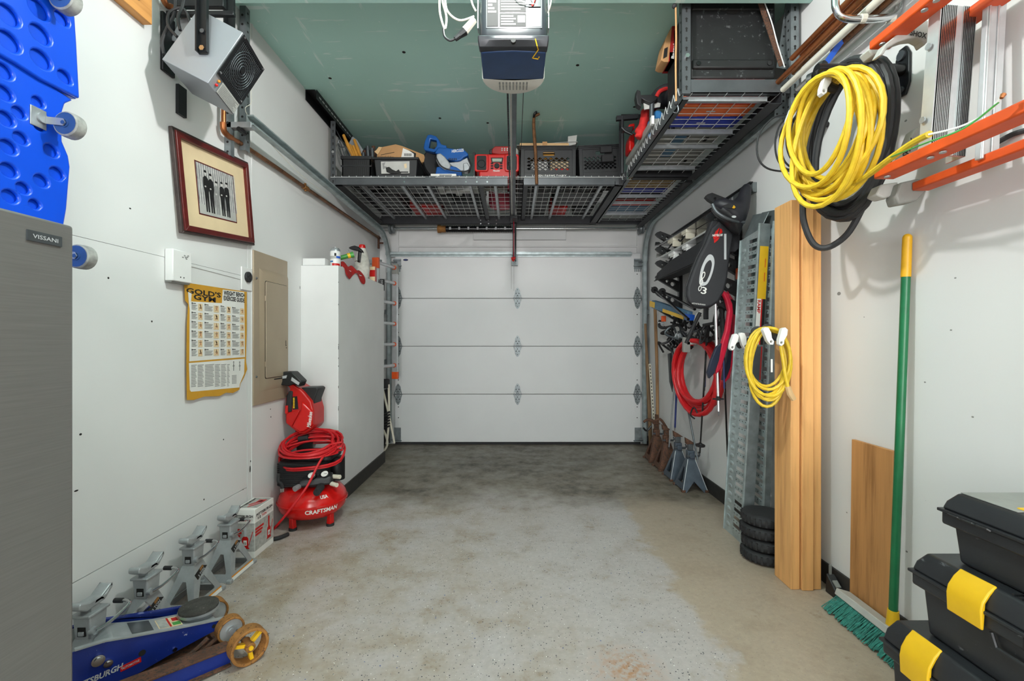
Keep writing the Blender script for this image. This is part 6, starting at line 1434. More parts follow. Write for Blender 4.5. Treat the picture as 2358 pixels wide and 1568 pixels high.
def ringlet(px, py, rx, ry, tilt, par):
    c = at(px, py, DP); b = MB(); T = FR(c.x, DP - .0014, c.z) @ MX.Rotation(tilt, 4, 'Z'); b.holed(circ(0, 0, rx, 16, ry), [circ(0, 0, rx * .62, 16, ry * .72)], 0, .001, T); b.build('logo_loop', 'paper', par)
ringlet(1619, 634, .011, .024, -.35, pb_); ringlet(1614.5, 649, .010, .019, -.3, pb_); ringlet(1611.5, 664, .010, .018, -.25, pb_)
text('3', frame(at(1621, 669, DP - .001), (.95, 0, -.2), (.2, 0, .95)) @ MX.Rotation(R(180), 4, 'Z') @ MX.Diagonal((-1, -1, 1, 1)), .034, .044, 'paper', pb_, bold=.01)
text('WWW.EKTELON.COM', frame(at(1609, 700, DP - .001), (-1, 0, .12), (0, 0, -1)), .085, .009, 'paper', pb_)
for pts in ([(1657, 524), (1648, 533), (1643, 545), (1652, 541)], [(1659, 526), (1655, 541), (1664, 535), (1662, 528)], [(1642, 545), (1644, 552), (1653, 547), (1658, 541)], [(1644, 553), (1645, 560), (1653, 553), (1658, 545)]): fpoly('red_mark', pts, DP - .0012, .0012, 'red', pb_)
text('EKTELON', frame(at(1652, 541.5, DP - .0014), (-1, 0, -.05), (0, 0, -1)), .066, .014, 'paper', pb_, bold=.03, shear=.25)
MB().bx(-.01, .004, -.08, .08, 0, .0015, frame(at(1671, 568, DP - .001), (1, 0, 0), (.09, 0, 1))).build('mesh_patch', 'grey_print', pb_)
MB().tube([at(1668, 508, DP + .02), at(1664, 494, DP + .05), at(1680, 490, DP + .06), at(1684, 506, DP + .02)], .012, 8, sub=4).build('hanging_loop', 'black_rubber', pb_)
fpoly('buckle', [(1656, 494), (1668, 497), (1669, 504), (1659, 503)], DP - .005, .02, 'zinc', pb_, bev=.003)
# ---- bicycle saddle
sd_ = thing('bicycle_saddle', 'black padded bicycle saddle hung on the top rack arm', 'saddle', (1.38, 2.75, 1.95))
prof = [(1719, 426, 6, 7), (1718, 434, 11, 10), (1713, 455, 14, 12), (1706, 472, 20, 15), (1696, 484, 30, 18), (1684, 491, 41, 20), (1676, 497, 46, 18), (1671, 502, 44, 10)]
rg = []
for i, (x, y, r1_, r2_) in enumerate(prof):
    a, b_ = prof[max(0, i - 1)], prof[min(len(prof) - 1, i + 1)]; tx_, ty_ = b_[0] - a[0], b_[1] - a[1]; ln_ = math.hypot(tx_, ty_); nx_, ny_ = -ty_ / ln_, tx_ / ln_
    c = at(x, y, 2.78); s_ = 2.78 / F; rg.append([c + V((nx_ * math.cos(th) * r1_ * s_, -math.sin(th) * r2_ * s_ * 1.4, -ny_ * math.cos(th) * r1_ * s_)) for th in [2 * PI * k_ / 20 for k_ in range(20)]])
MB().loft(rg).build('padding', 'saddle', sd_, ang=80)
MB().loft([[p + V((-.002, .012, -.020)) for p in r_] for r_ in rg[5:]]).build('shell', 'black_plastic', sd_, ang=80)
MB().tube([at(1640, 470, 2.74), at(1650, 488, 2.73), at(1672, 502, 2.725), at(1694, 509, 2.73), at(1714, 512, 2.74)], .010, 8, sub=4).build('rear_bumper', 'steel_dark', sd_)
MB().prism(circ(0, 0, .014, 14, .007), 0, .001, FR(*at(1690, 499, 2.70))).build('maker_mark', 'grey_print', sd_)
fpoly('tear', [(1662, 474), (1680, 468), (1692, 474), (1694, 479), (1684, 480), (1672, 478)], 2.695, .004, 'black_rubber', sd_)
fpoly('exposed_foam', [(1690, 472), (1694, 477), (1691, 480), (1686, 479)], 2.693, .003, 'yellow_handle', sd_)

# ---- red hose coil on its bracket
rh = thing('garden_hose', 'thick red hose coiled on a grey wall hanger', 'hose', (1.38, 3.45, 1.0))
e1 = V((.10, -.62, 0)).normalized()
MB().tube(coil_pts((1.375, 3.42, 1.16), e1, (0, 0, 1), V((1, .16, 0)), .315, .29, 8, .25, .04, 5), .0175, 10).build('coil', 'red_hose', rh)
MB().tube([V((1.37, 3.36, .60)), V((1.35, 3.40, .66)), V((1.34, 3.44, .60)), V((1.345, 3.38, .58))], .006, 6, sub=4).build('tie', 'black_rubber', rh)
fpoly('hanger_plate', [(1574, 776), (1590, 779), (1590, 812), (1574, 811)], 3.40, .03, 'grey_plastic', rh, bev=.003); MB().bx(1.30, 1.498, 3.40, 3.46, 1.13, 1.15).build('hanger_arm', 'grey_light', rh)
# ---- snowshoes
def snowshoe(label, pts, D, m, deck):
    t = thing('snowshoe', label, 'snowshoe', at(pts[0][0], pts[0][1], D), group='red snowshoes on the right wall')
    fpoly('rim', pts, D, .035, m, t, bev=.008); cx_, cy_ = sum(p[0] for p in pts) / len(pts), sum(p[1] for p in pts) / len(pts)
    fpoly('deck', deck, D - .006, .03, 'navy_dark', t, bev=.003); return t
snowshoe('pinkish red snowshoe curving beside the galvanised ramp', [(1667, 668), (1678, 676), (1688, 700), (1690, 720), (1684, 760), (1676, 800), (1662, 850), (1650, 862), (1648, 852), (1660, 800), (1672, 760), (1678, 715), (1672, 690), (1664, 674)], 2.93, 'pink_red', [(1630, 858), (1638, 830), (1650, 800), (1662, 790), (1656, 830), (1645, 860), (1634, 872)])
snowshoe('second red snowshoe hanging behind the first', [(1676, 668), (1690, 690), (1697, 715), (1696, 770), (1690, 830), (1682, 870), (1668, 884), (1664, 876), (1678, 850), (1684, 800), (1688, 740), (1684, 700)], 2.99, 'pink_red', [(1664, 876), (1668, 850), (1680, 800), (1686, 806), (1682, 846), (1672, 872)])

# ---- lower hook and yellow cord
def hook_tip(p, par, s_=1.0, rot=0.0):
    T = MX.Translation(p) @ MX.Rotation(rot, 4, 'Y')
    MB(T).holed([(x * s_, y * s_) for x, y in ((-.012, .040), (.0, .048), (.014, .040), (.016, .016), (.008, -.008), (.010, -.026), (.0, -.038), (-.012, -.032), (-.016, -.010))], [circ(-.002 * s_, -.022 * s_, .006 * s_, 10)], -.012, .012, frame((0, 0, 0), (1, 0, 0), (0, 0, 1))).build('hook_tip', 'white_plastic', par, bev=.004)
h1 = thing('double_hook', 'black double cord hook with pale grey tips between ramp and planks', 'hook', (1.3, 2.31, 1.17))
YH = 2.31
A1_ = at(1700, 800, 2.29); B1_ = at(1790, 778, 2.29)
MB().tube([V((1.495, YH, 1.19)), V((1.36, YH, 1.19)), at(1752, 770, YH - .03), at(1730, 783, YH - .05), at(1700, 796, YH - .06)], .016, 10, sub=4).build('arm', 'black_plastic', h1)
MB().tube([at(1752, 770, YH - .03), at(1770, 772, YH - .16), at(1792, 778, YH - .25)], .017, 10, sub=4).build('arm', 'black_plastic', h1)
for px, py in ((1744, 765), (1766, 760)): MB().cyl(at(px, py, YH - .09), at(px, py, YH - .06), .030, n=18).build('pivot_disc', 'black_plastic', h1, bev=.003)
for px, py, rr, dd_ in ((1688, 790, .25, .09), (1712, 787, -.35, .09), (1769, 776, -.45, .28), (1800, 778, .2, .27)): hook_tip(at(px, py, YH - dd_), h1, 1.0, rr)
yc2 = thing('yellow_cord', 'small coil of yellow extension cord on the lower double hook', 'cord', (1.28, 2.27, .9))
MB().tube(coil_pts(at(1768, 755, 2.10), (1, -.15, 0), (0, 0, 1), (.1, 1, 0), .105, .20, 7, .34, .024, 21), .0075, 8).build('coil', 'yellow_cord', yc2)
MB().tube([at(1798, 795, 2.07), at(1806, 850, 2.06), at(1812, 880, 2.06), at(1815, 893, 2.06)], .0075, 8, sub=4).build('loose_end', 'yellow_cord', yc2); MB().tube([at(1814, 890, 2.06), at(1819, 906, 2.06), at(1828, 920, 2.06)], [.012, .014, .012], 8).build('plug', 'cardboard_pale', yc2)
MB().bx(-.004, .004, -.001, .001, -.03, .03, MX.Translation(at(1777, 842, 2.08))).build('cord_tag', 'paper', yc2)

# ---- upper hooks with big coils
h2 = thing('wall_hook_arm', 'black tubular wall hook carrying the two large cord coils', 'hook', (1.4, 1.74, 2.2))
ZH = 2.195; YK = 1.742
MB().cyl((1.49, YK, ZH), (1.16, YK, ZH), .022, n=16).build('arm', 'black_gloss', h2)
MB().prism([(-.03, -.075), (-.012, -.10), (.012, -.10), (.03, -.06), (.032, .05), (.015, .085), (-.015, .085), (-.032, .05)], 0, .010, RW(YK, ZH, 1.498)).build('wall_plate', 'black_metal', h2, bev=.003)
for dz_ in (.055, -.075): MB().cyl((1.488, YK, ZH + dz_), (1.480, YK, ZH + dz_), .018 if dz_ > 0 else .011, n=12).build('plate_screw', 'steel_dark', h2)
for px, py, D in ((1896, 160, 1.80), (1872, 186, 1.84)): c = at(px, py, D); MB().lathe([(.004, -.012), (.032, -.012), (.032, .008), (.026, .012), (.004, .012)], 18, frame(c, (1, .3, 0), (0, 0, 1)) @ MX.Rotation(R(15), 4, 'Y')).build('pivot_disc', 'black_plastic', h2)
hook_tip(at(1898, 200, 1.72), h2, 1.0, .25); MB().tube([V((1.17, YK, ZH)), at(1905, 195, 1.735), at(1925, 206, 1.735)], .016, 8, sub=3).build('hook_neck', 'black_plastic', h2)
yc1 = thing('yellow_cord', 'large coil of yellow cord with stripped wire end on the upper hook', 'cord', (1.2, 1.74, 1.9))
MB().tube(coil_pts((1.20, 1.735, ZH - .035), (-.10, 1, 0), (0, 0, 1), (1, .1, 0), .222, .258, 11, .45, .05, 33, 30), .0098, 8).build('coil', 'yellow_cord', yc1)
MB().tube([at(1850, 440, 1.93), at(1900, 446, 1.80), at(1980, 415, 1.62), at(2050, 365, 1.45), at(2100, 330, 1.36), at(2140, 309, 1.28)], .0098, 8, sub=6).build('loose_end', 'yellow_cord', yc1)
MB().tube([at(2138, 310, 1.28), at(2210, 292, 1.22), at(2270, 262, 1.17), at(2308, 222, 1.13)], .0028, 6, sub=5).build('white_wire', 'white_plastic', yc1); MB().tube([at(2050, 362, 1.44), at(2130, 330, 1.29), at(2220, 295, 1.21), at(2300, 235, 1.14)], .0024, 6, sub=5).build('green_wire', 'green_plastic', yc1)
MB().cyl(at(2306, 226, 1.13), at(2311, 217, 1.13), .004, .006, 6).build('bare_copper', 'copper', yc1)
bc = thing('power_cable', 'thick black cable coil hanging behind the yellow cord', 'cord', (1.34, 1.76, 1.9))
MB().tube(coil_pts((1.345, 1.83, ZH + .07), (-.10, 1, 0), (0, 0, 1), (1, .1, 0), .228, .345, 10, .25, .04, 9, 28), .0125, 8).build('coil', 'black_cord', bc)
MB().tube([at(1850, 440, 1.98), at(1850, 505, 1.97), at(1872, 560, 1.95), at(1905, 570, 1.92), at(1950, 540, 1.86), at(1985, 480, 1.80), at(2000, 440, 1.77)], .0125, 8, sub=6).build('hanging_loop', 'black_cord', bc)
h3 = thing('cord_hook', 'cord hook with white tip beside the rack strut', 'hook', (1.4, 2.15, 2.2))
MB().tube([V((1.497, 2.17, 2.19)), V((1.40, 2.17, 2.19)), at(1822, 272, 2.15)], .014, 8, sub=3).build('arm', 'black_plastic', h3); hook_tip(at(1819, 272, 2.13), h3, 1.0, .3)
tc_ = thing('thin_cable', 'loops of thin black cable on the small white-tipped hook', 'cable', (1.38, 2.3, 2.0))
for k_, pts in enumerate(([(1818, 262), (1780, 272), (1748, 310), (1745, 360), (1768, 388), (1815, 394), (1840, 380)], [(1820, 265), (1795, 290), (1785, 330), (1792, 370), (1815, 390), (1835, 378)], [(1822, 268), (1800, 300), (1796, 330), (1806, 370), (1828, 390)], [(1824, 270), (1812, 300), (1812, 340), (1824, 368), (1842, 372)], [(1826, 272), (1822, 310), (1824, 340), (1838, 356)])):
    MB().tube([at(x, y, 2.20 + .02 * k_) for x, y in pts], .0045, 8, sub=6).build('loop', 'black_cord', tc_)
# ---- blue strap
bs2 = thing('blue_strap', 'flat bright blue strip hanging from the pipe bundle to the hook', 'strap', (1.4, 2.1, 2.3))
a_, b_ = at(1940, 92, 1.98), at(1828, 250, 2.13); Tq = frame(a_, b_ - a_, V((0, 1, 0)).cross(b_ - a_)); MB(Tq).bx(0, (b_ - a_).length, -.012, .012, -.0015, .0015).build('strip', 'blue_tape', bs2)

# ---- pipes carried in a steel loop under the ceiling
PG = 'pipes stored along the top of the right wall'
for lab, m, X, ratio, px, r in (('copper pipe reaching farthest along the right wall', 'copper', 1.365, .976, 1771, .0135), ('white plastic pipe in the copper pipe bundle', 'off_white', 1.388, .93, 1803, .0145), ('upper left copper pipe of the bundle', 'copper', 1.35, 1.012, 1824, .013),
                                ('second copper pipe of the bundle with cut end', 'copper', 1.385, .995, 1846, .013), ('dark brown pipe lowest in the bundle', 'copper_old', 1.445, .905, 1918, .013), ('grey plastic pipe closest to the wall', 'grey_light', 1.468, .885, 1836, .012), ('thin copper pipe between the larger ones', 'copper_old', 1.405, .955, 1826, .008)):
    z = ZC + ratio * X; yf = dz(X, px); t = thing('stored_pipe', lab, 'pipe', (X, yf, z), group=PG); MB().cyl((X, .75, z), (X, yf, z), r, n=14, ri=r * .8).build('pipe', m, t)
lp_ = thing('pipe_loop', 'chrome steel loop holding the pipe bundle near the ceiling', 'hanger', (1.37, 1.75, 2.4))
pts = [V((1.245, 1.76, 2.97)), V((1.245, 1.76, 2.52)), V((1.25, 1.76, 2.44)), V((1.275, 1.76, 2.41)), V((1.33, 1.76, 2.402)), V((1.43, 1.75, 2.40)), V((1.472, 1.75, 2.42)), V((1.485, 1.75, 2.47)), V((1.487, 1.75, 2.60)), V((1.487, 1.75, 2.97))]
MB().tube(pts, .0135, 12, sub=4).build('loop', 'chrome', lp_)
for x in (1.34, 1.45): MB().cyl((x, 1.757, 2.402), (x + .018, 1.756, 2.402), .017, n=10).build('tape_wrap', 'off_white', lp_)

# ---- orange fibreglass step ladder hung on its side
ol_ = thing('step_ladder', 'orange fibreglass step ladder with aluminium treads hung on the right wall', 'ladder', (1.37, 1.2, 1.9))
def orail(X, z, y0, y1, w=.07, h=.030): return MB().bx(X - w / 2, X + w / 2, y0, y1, z - h / 2, z + h / 2).build('rail', 'orange', ol_, bev=.005)
orail(1.285, 2.195, .55, 1.60); orail(1.285, 1.735, .55, 1.58, h=.034); orail(1.43, 1.70, .55, 1.60, w=.06, h=.03); orail(1.43, 2.17, .55, 1.50, w=.06)
M = MX.Translation((1.352, 1.41, 1.965)) @ MX.Rotation(R(4.5), 4, 'Y')
MB(M).bx(-.050, .055, -.010, .0, -.235, .225).build('tread', 'alu', ol_); MB(M).bx(-.054, -.048, -.010, .030, -.235, .225).bx(.052, .058, -.010, .05, -.235, .225).build('tread_side', 'alu', ol_)
b = MB(M)
for i in range(9): b.bx(-.048 + i * .0052, -.0455 + i * .0052, -.0125, -.010, -.235, .225)
for i in range(8): b.bx(.016 + i * .0052, .0185 + i * .0052, -.0125, -.010, -.235, .225)
b.build('tread_ribs', 'chrome', ol_, kind='stuff')
b = MB(M)
for i in range(8): b.bx(-.0453 + i * .0052, -.0432 + i * .0052, -.0106, -.0100, -.235, .225)
for i in range(7): b.bx(.0187 + i * .0052, .0208 + i * .0052, -.0106, -.0100, -.235, .225)
b.build('tread_grooves', 'ink', ol_, kind='stuff')
M2 = MX.Translation((1.43, 1.36, 1.94)) @ MX.Rotation(R(3), 4, 'Y'); MB(M2).bx(-.028, .028, -.006, .012, -.24, .24).bx(-.026, -.020, -.010, -.006, -.24, .24).bx(.0, .006, -.010, -.006, -.24, .24).build('rear_brace', 'alu', ol_, bev=.002)
for z in (2.08, 1.85): MB().cyl((1.292 + (z - 1.965) * .08, 1.425, z), (1.288 + (z - 1.965) * .08, 1.425, z), .010, n=12).build('rivet', 'zinc', ol_)
for y in (1.56, 1.40, 1.36): MB().cyl((1.285 - .02, y, 2.178), (1.285 - .02, y, 2.174), .009, n=10).cyl((1.285 - .02, y - .02, 1.716), (1.285 - .02, y - .02, 1.712), .009, n=10).build('rivet', 'zinc', ol_)
gus = [(2024, 128), (2040, 100), (2075, 72), (2110, 50), (2138, 46), (2140, 92), (2130, 104), (2124, 92), (2112, 86), (2092, 88), (2068, 96), (2044, 110), (2036, 124)]
fpoly('foot_gusset', gus, 1.52, .035, 'grey_light', ol_, bev=.004)
text('SHOX', frame(at(2115, 79, 1.518), (1, 0, -.22), (.22, 0, 1)), .056, .019, 'ink', ol_, bold=.03)
gl = [(2072, 372), (2088, 340), (2104, 300), (2118, 290), (2116, 340), (2100, 375), (2082, 385)]
fpoly('foot_gusset', gl, 1.56, .035, 'grey_light', ol_, bev=.004); text('SHOX', frame(at(2093, 340, 1.558), (.5, 0, 1), (-1, 0, .5)), .07, .02, 'ink', ol_, bold=.03)
fpoly('foot', [(2064, 452), (2074, 420), (2118, 410), (2140, 432), (2112, 462), (2070, 470)], 1.60, .05, 'grey_plastic', ol_, bev=.006); fpoly('foot', [(2018, 448), (2030, 424), (2070, 418), (2062, 450), (2036, 456)], 1.63, .05, 'grey_light', ol_, bev=.006); fpoly('foot', [(2000, 112), (2026, 96), (2034, 106), (2036, 124), (2012, 128)], 1.64, .05, 'grey_light', ol_, bev=.006)
for y in (1.2, .8): MB().bx(1.25, 1.498, y, y + .03, 2.225, 2.24).bx(1.25, 1.26, y, y + .03, 2.21, 2.25).build('support_hook', 'black_metal', ol_)
MB().tube([at(2270, 322, 1.42), at(2290, 330, 1.4), at(2330, 310, 1.36), at(2362, 300, 1.33)], .008, 8, sub=4).build('tether', 'black_cord', ol_)
# ================================================================== THINGS ON THE RACKS
ZD = ZM + .0035
def P1(px, py, D=3.70): return at(px, py, D)
# slotted crate with hammers
cr1 = thing('slotted_crate', 'small black slotted plastic crate full of wooden handles', 'crate', (-1.25, 3.8, ZD))
x0, x1, y0, y1, zt = -1.385, -1.155, 3.68, 3.98, ZD + .17
MB().bx(x0, x1, y0, y0 + .008, ZD, zt).bx(x0, x1, y1 - .008, y1, ZD, zt).bx(x0, x0 + .008, y0, y1, ZD, zt).bx(x1 - .008, x1, y0, y1, ZD, zt).bx(x0, x1, y0, y1, ZD, ZD + .008).build('bin', 'black_plastic', cr1)
MB().bx(x0 - .01, x1 + .01, y0 - .01, y0 + .008, zt - .02, zt + .006).bx(x0 - .01, x1 + .01, y0 - .004, y0, ZD + .09, ZD + .102).build('rim', 'black_plastic', cr1, bev=.003)
b = MB()
for i in range(13):
    if 4 <= i <= 6: pass
    x = x0 + .012 + i * .0165; b.bx(x, x + .007, y0 - .0008, y0, ZD + .012, ZD + .085); b.bx(x, x + .007, y0 - .0008, y0, ZD + .108, ZD + .145)
b.build('slots', 'ink', cr1)
for i, (a_, b_) in enumerate((((791, 311), (824, 376)), ((806, 334), (826, 378)), ((813, 336), (832, 374)), ((816, 322), (838, 372)), ((810, 344), (822, 377)))):
    lab = ('tallest wooden hammer handle in the slotted crate', 'wooden hammer handle left of centre in the crate', 'wooden hammer handle in the middle of the crate', 'wooden hammer handle right of the middle in the crate', 'front wooden hammer handle in the crate')[i]
    t = thing('hammer', lab, 'hammer', at(b_[0], b_[1], 3.74), group='hammers in the crate'); P, Q = at(a_[0], a_[1], 3.75 + .03 * i), at(b_[0], b_[1] + 10, 3.74 + .02 * i)
    MB().tube([P, P.lerp(Q, .3), P.lerp(Q, .7), Q], [.012, .015, .012, .013], 10, sub=3).build('handle', 'hammer_wood', t); MB().cyl(Q + V((-.035, 0, 0)), Q + V((.035, 0, 0)), .014, n=10).build('head', 'steel_dark', t)
ms = thing('masonry_trowel', 'grey steel trowel sticking out of the slotted crate', 'trowel', at(812, 350, 3.85)); fpoly('blade', [(803, 330), (812, 314), (822, 322), (836, 345), (828, 362), (816, 350)], 3.86, .004, 'zinc', ms); fpoly('tang', [(826, 360), (832, 356), (836, 370), (830, 374)], 3.86, .015, 'rust', ms)
wr = thing('wire_rack', 'bent wire frame leaning at the left end of the rack', 'wire frame', at(790, 350, 3.8))
for pts in ([(779, 318), (786, 335), (793, 358)], [(778, 330), (783, 322), (793, 330), (794, 338), (782, 338), (778, 330)], [(780, 340), (788, 358), (797, 362)], [(767, 285), (785, 320), (800, 350), (806, 362)]): MB().tube([at(x, y, 3.79) for x, y in pts], .004, 6, sub=4).build('wire', 'steel_dark', wr)
sc_ = thing('tool_pouch', 'dark bundle of small tools behind the wooden handles', 'tool bundle', at(850, 350, 3.9))
for i in range(9): q = at(836 + i * 3.4, 352 - (i % 4) * 5, 3.9 + (i % 3) * .04); MB().cyl(q, V((q.x + .02, q.y, ZD + .02)), .016, .02, 8).build('tool', ('steel_dark', 'rust', 'black_plastic')[i % 3], sc_)
# black bin with torn label
bn = thing('storage_bin', 'black tapered storage bin with torn white label', 'bin', (-.95, 3.8, ZD))
xa, xb = P1(863, 0).x, P1(963, 0).x; z1 = P1(0, 367).z
MB().loft([[V((xa + .015, 3.69, ZD)), V((xb - .015, 3.69, ZD)), V((xb - .015, 4.05, ZD)), V((xa + .015, 4.05, ZD))], [V((xa, 3.675, z1)), V((xb, 3.675, z1)), V((xb, 4.07, z1)), V((xa, 4.07, z1))]]).build('bin_body', 'black_plastic', bn, bev=.006)
MB().bx(xa - .012, xb + .012, 3.66, 4.085, z1 - .014, z1 + .004).build('bin_rim', 'black_plastic', bn, bev=.004)
lt = [(877, 372), (943, 371), (943, 399), (878, 400)]; fpoly('label', lt, 3.672, .002, 'grey_light', bn); fpoly('torn_area', [(890, 396), (888, 386), (896, 384), (903, 390), (912, 394), (918, 390), (924, 399), (900, 400)], 3.671, .001, 'ink', bn); fpoly('label_text', [(922, 395), (940, 395), (940, 397.5), (922, 397.5)], 3.671, .001, 'ink', bn); fpoly('label_leaf', [(880, 376), (888, 373), (884, 382), (892, 384), (882, 390)], 3.671, .001, 'ink_grey', bn); fpoly('label_mark', [(930, 378), (936, 376), (937, 386), (932, 388)], 3.671, .001, 'mat_cream', bn)
# cardboard box with shipping label
cb = thing('cardboard_box', 'torn cardboard box with shipping label in the black bin', 'box', at(920, 360, 3.85))
fpoly('carton', [(868, 368), (868, 342), (872, 340), (911, 332), (926, 336), (976, 356), (978, 362), (976, 372), (968, 376), (960, 368)], 3.80, .20, 'cardboard', cb, bev=.002)
fpoly('flap', [(862, 349), (868, 344), (872, 338), (880, 339), (870, 356)], 3.79, .006, 'cardboard_pale', cb); fpoly('shipping_label', [(928, 341), (956, 353), (954, 362), (924, 362)], 3.797, .003, 'paper', cb); fpoly('dark_tape', [(940, 345), (958, 353), (957, 362), (953, 362), (953, 354)], 3.795, .002, 'ink', cb)
b = MB(); q = at(931, 356, 3.7955)
for i in range(9): b.bx(q.x + i * .007, q.x + i * .007 + .0035, q.y - .001, q.y, q.z - .012, q.z + .010)
b.build('barcode', 'ink', cb); text('supplyhouse', frame(at(886, 361, 3.799), (1, 0, -.05), (0, 0, 1)) @ MX.Rotation(PI, 4, 'Z'), .15, .018, 'ink', cb); fpoly('printed_line', [(877, 356), (908, 350), (908, 351.2), (877, 357.2)], 3.799, .001, 'ink', cb)
# mitre saw
sw = thing('mitre_saw', 'blue mitre saw with black blade guard on the rack', 'mitre saw', at(1030, 400, 3.75))
hl = [(975, 340), (978, 325), (984, 311), (991, 309), (1004, 313), (1011, 322), (1016, 332), (1028, 335), (1029, 342), (1008, 345), (1000, 350), (978, 346)]; hh_ = [(987, 340), (991, 320), (1005, 323), (1006, 335), (1000, 343)]
f3 = lambda pts, D: [(at(x, y, D).x, at(x, y, D).z) for x, y in pts]
MB().holed(f3(hl, 3.78), [f3(hh_, 3.78)], 0, -.05, FR(0, 3.78, 0)).build('handle', 'blue_saw', sw, bev=.006)
fpoly('motor_housing', [(1001, 352), (1008, 339), (1030, 340), (1050, 343), (1064, 340), (1078, 353), (1078, 358), (1068, 362), (1062, 369), (1052, 371), (1030, 367), (1012, 356)], 3.74, .16, 'blue_saw', sw, bev=.012, seg=3)
c = at(1010, 378, 3.88); MB().lathe([(.02, -.025), (.13, -.025), (.138, -.01), (.138, .01), (.13, .025), (.02, .025)], 30, frame(c, (1, .45, .15), (-.1, 0, 1))).build('blade_guard', 'black_plastic', sw)
fpoly('gear_case', [(1005, 354), (1014, 352), (1024, 360), (1032, 370), (1038, 380), (1036, 388), (1024, 391), (1012, 382), (1004, 370)], 3.73, .08, 'grey_cast', sw, bev=.008); fpoly('lower_arm', [(1032, 374), (1056, 372), (1076, 362), (1078, 368), (1084, 380), (1080, 392), (1060, 394), (1040, 382)], 3.76, .07, 'grey_cast', sw, bev=.006)
fpoly('turntable', [(1005, 384), (1030, 380), (1050, 384), (1062, 392), (1064, 403), (1002, 403)], 3.74, .25, 'blue_saw', sw, bev=.008); fpoly('fence_knob', [(1066, 376), (1076, 374), (1082, 384), (1078, 396), (1068, 396)], 3.72, .05, 'zinc', sw, bev=.006)
MB().tube([at(1004, 362, 3.72), at(1016, 382, 3.70), at(1040, 392, 3.70), at(1072, 394, 3.70), at(1085, 384, 3.71), at(1080, 366, 3.74)], .005, 8, sub=6).build('power_cord', 'black_cord', sw)
text('HERCULES', frame(at(1054, 347, 3.738), (1, 0, .10), (-.1, 0, 1)), .10, .024, 'paper', sw, bold=.02, shear=.15)
for i in range(5): fpoly('vent_slot', [(1033 + i * 4, 364), (1035 + i * 4, 364), (1036 + i * 4, 369), (1034 + i * 4, 369)], 3.7385, .002, 'ink', sw)
wbx = thing('white_flat_box', 'flat white box in front of the mitre saw', 'box', at(1035, 402, 3.68)); MB().bx(P1(994, 0).x, P1(1052, 0).x, 3.655, 3.72, ZD, ZD + .026).build('box', 'paper', wbx, bev=.002); MB().bx(P1(1014, 0).x, P1(1042, 0).x, 3.654, 3.655, ZD + .004, ZD + .02).build('box_print', 'ink_grey', wbx)
# job-site radio
ra = thing('jobsite_radio', 'red job-site radio with two black speakers on the rack', 'radio', at(1144, 403, 3.7)); DR = 3.69
xa, xb = at(1094, 0, DR).x, at(1195, 0, DR).x; zt = at(0, 354, DR).z
MB().bx(xa + .03, xb - .03, DR, DR + .18, ZD, zt).build('body', 'red', ra, bev=.012); 
for a_, b_ in ((1093, 1125), (1162, 1195)):
    MB().prism(rrect(at(a_, 0, DR).x, at(b_, 0, DR).x, at(0, 396, DR).z, at(0, 356, DR).z, .018, 4), -.18, .012, FR(0, DR, 0)).build('speaker_cap', 'red', ra, bev=.006)
    MB().prism(rrect(at(a_ + 5, 0, DR).x, at(b_ - 5, 0, DR).x, at(0, 393, DR).z, at(0, 360, DR).z, .012, 4), .012, .016, FR(0, DR, 0)).build('speaker_mesh', 'black_rubber', ra, bev=.002)
    c = at((a_ + b_) / 2, 379, DR); MB().tube([V((c.x + .03 * math.cos(t_), DR - .017, c.z + .03 * math.sin(t_))) for t_ in [2 * PI * i / 20 for i in range(20)]], .0025, 6, closed=True).build('speaker_ring', 'black_gloss', ra)
fpoly('display_bezel', [(1130, 363), (1159, 363), (1157, 374), (1132, 374)], DR - .004, .006, 'black_gloss', ra); fpoly('display', [(1133, 365), (1156, 365), (1155, 372), (1134, 372)], DR - .006, .003, 'screen', ra)
c = at(1144, 381, DR - .012); MB().cyl(c, c + V((0, .012, 0)), .021, n=18).build('tuning_knob', 'black_rubber', ra, bev=.003)
for px in (1133, 1154):
    for py in (376, 381.5, 387): fpoly('button', [(px - 3, py - 1.6), (px + 3, py - 1.6), (px + 3, py + 1.6), (px - 3, py + 1.6)], DR - .005, .006, 'black_rubber', ra, bev=.001)
text('Milwaukee', frame(at(1143, 393, DR - .001), (1, 0, .04), (0, 0, 1)), .055, .016, 'paper', ra, bold=.02, shear=.2)
MB().bx(xa - .015, xa + .0, DR - .01, DR + .19, ZD, zt + .01).bx(xb + .0, xb + .006, DR - .01, DR + .19, ZD, zt + .01).build('roll_bar', 'black_plastic', ra, bev=.004)
chg = thing('battery_charger', 'red battery charger lying on top of the radio', 'charger', at(1160, 352, 3.8))
fpoly('body', [(1132, 353), (1133, 342), (1140, 336), (1176, 336), (1180, 342), (1180, 354), (1150, 356)], 3.76, .12, 'red_dull', chg, bev=.008); fpoly('end_cap', [(1126, 354), (1127, 344), (1134, 341), (1134, 355)], 3.77, .10, 'black_plastic', chg, bev=.006); fpoly('end_cap', [(1178, 354), (1178, 340), (1190, 340), (1194, 346), (1194, 356)], 3.77, .10, 'grey_plastic', chg, bev=.006)
for i in range(6): c = at(1156 + (i % 3) * 6, 342 + (i // 3) * 4, 3.755); MB().cyl(c, c + V((0, .006, 0)), .006, n=8).build('button', 'grey_light', chg)
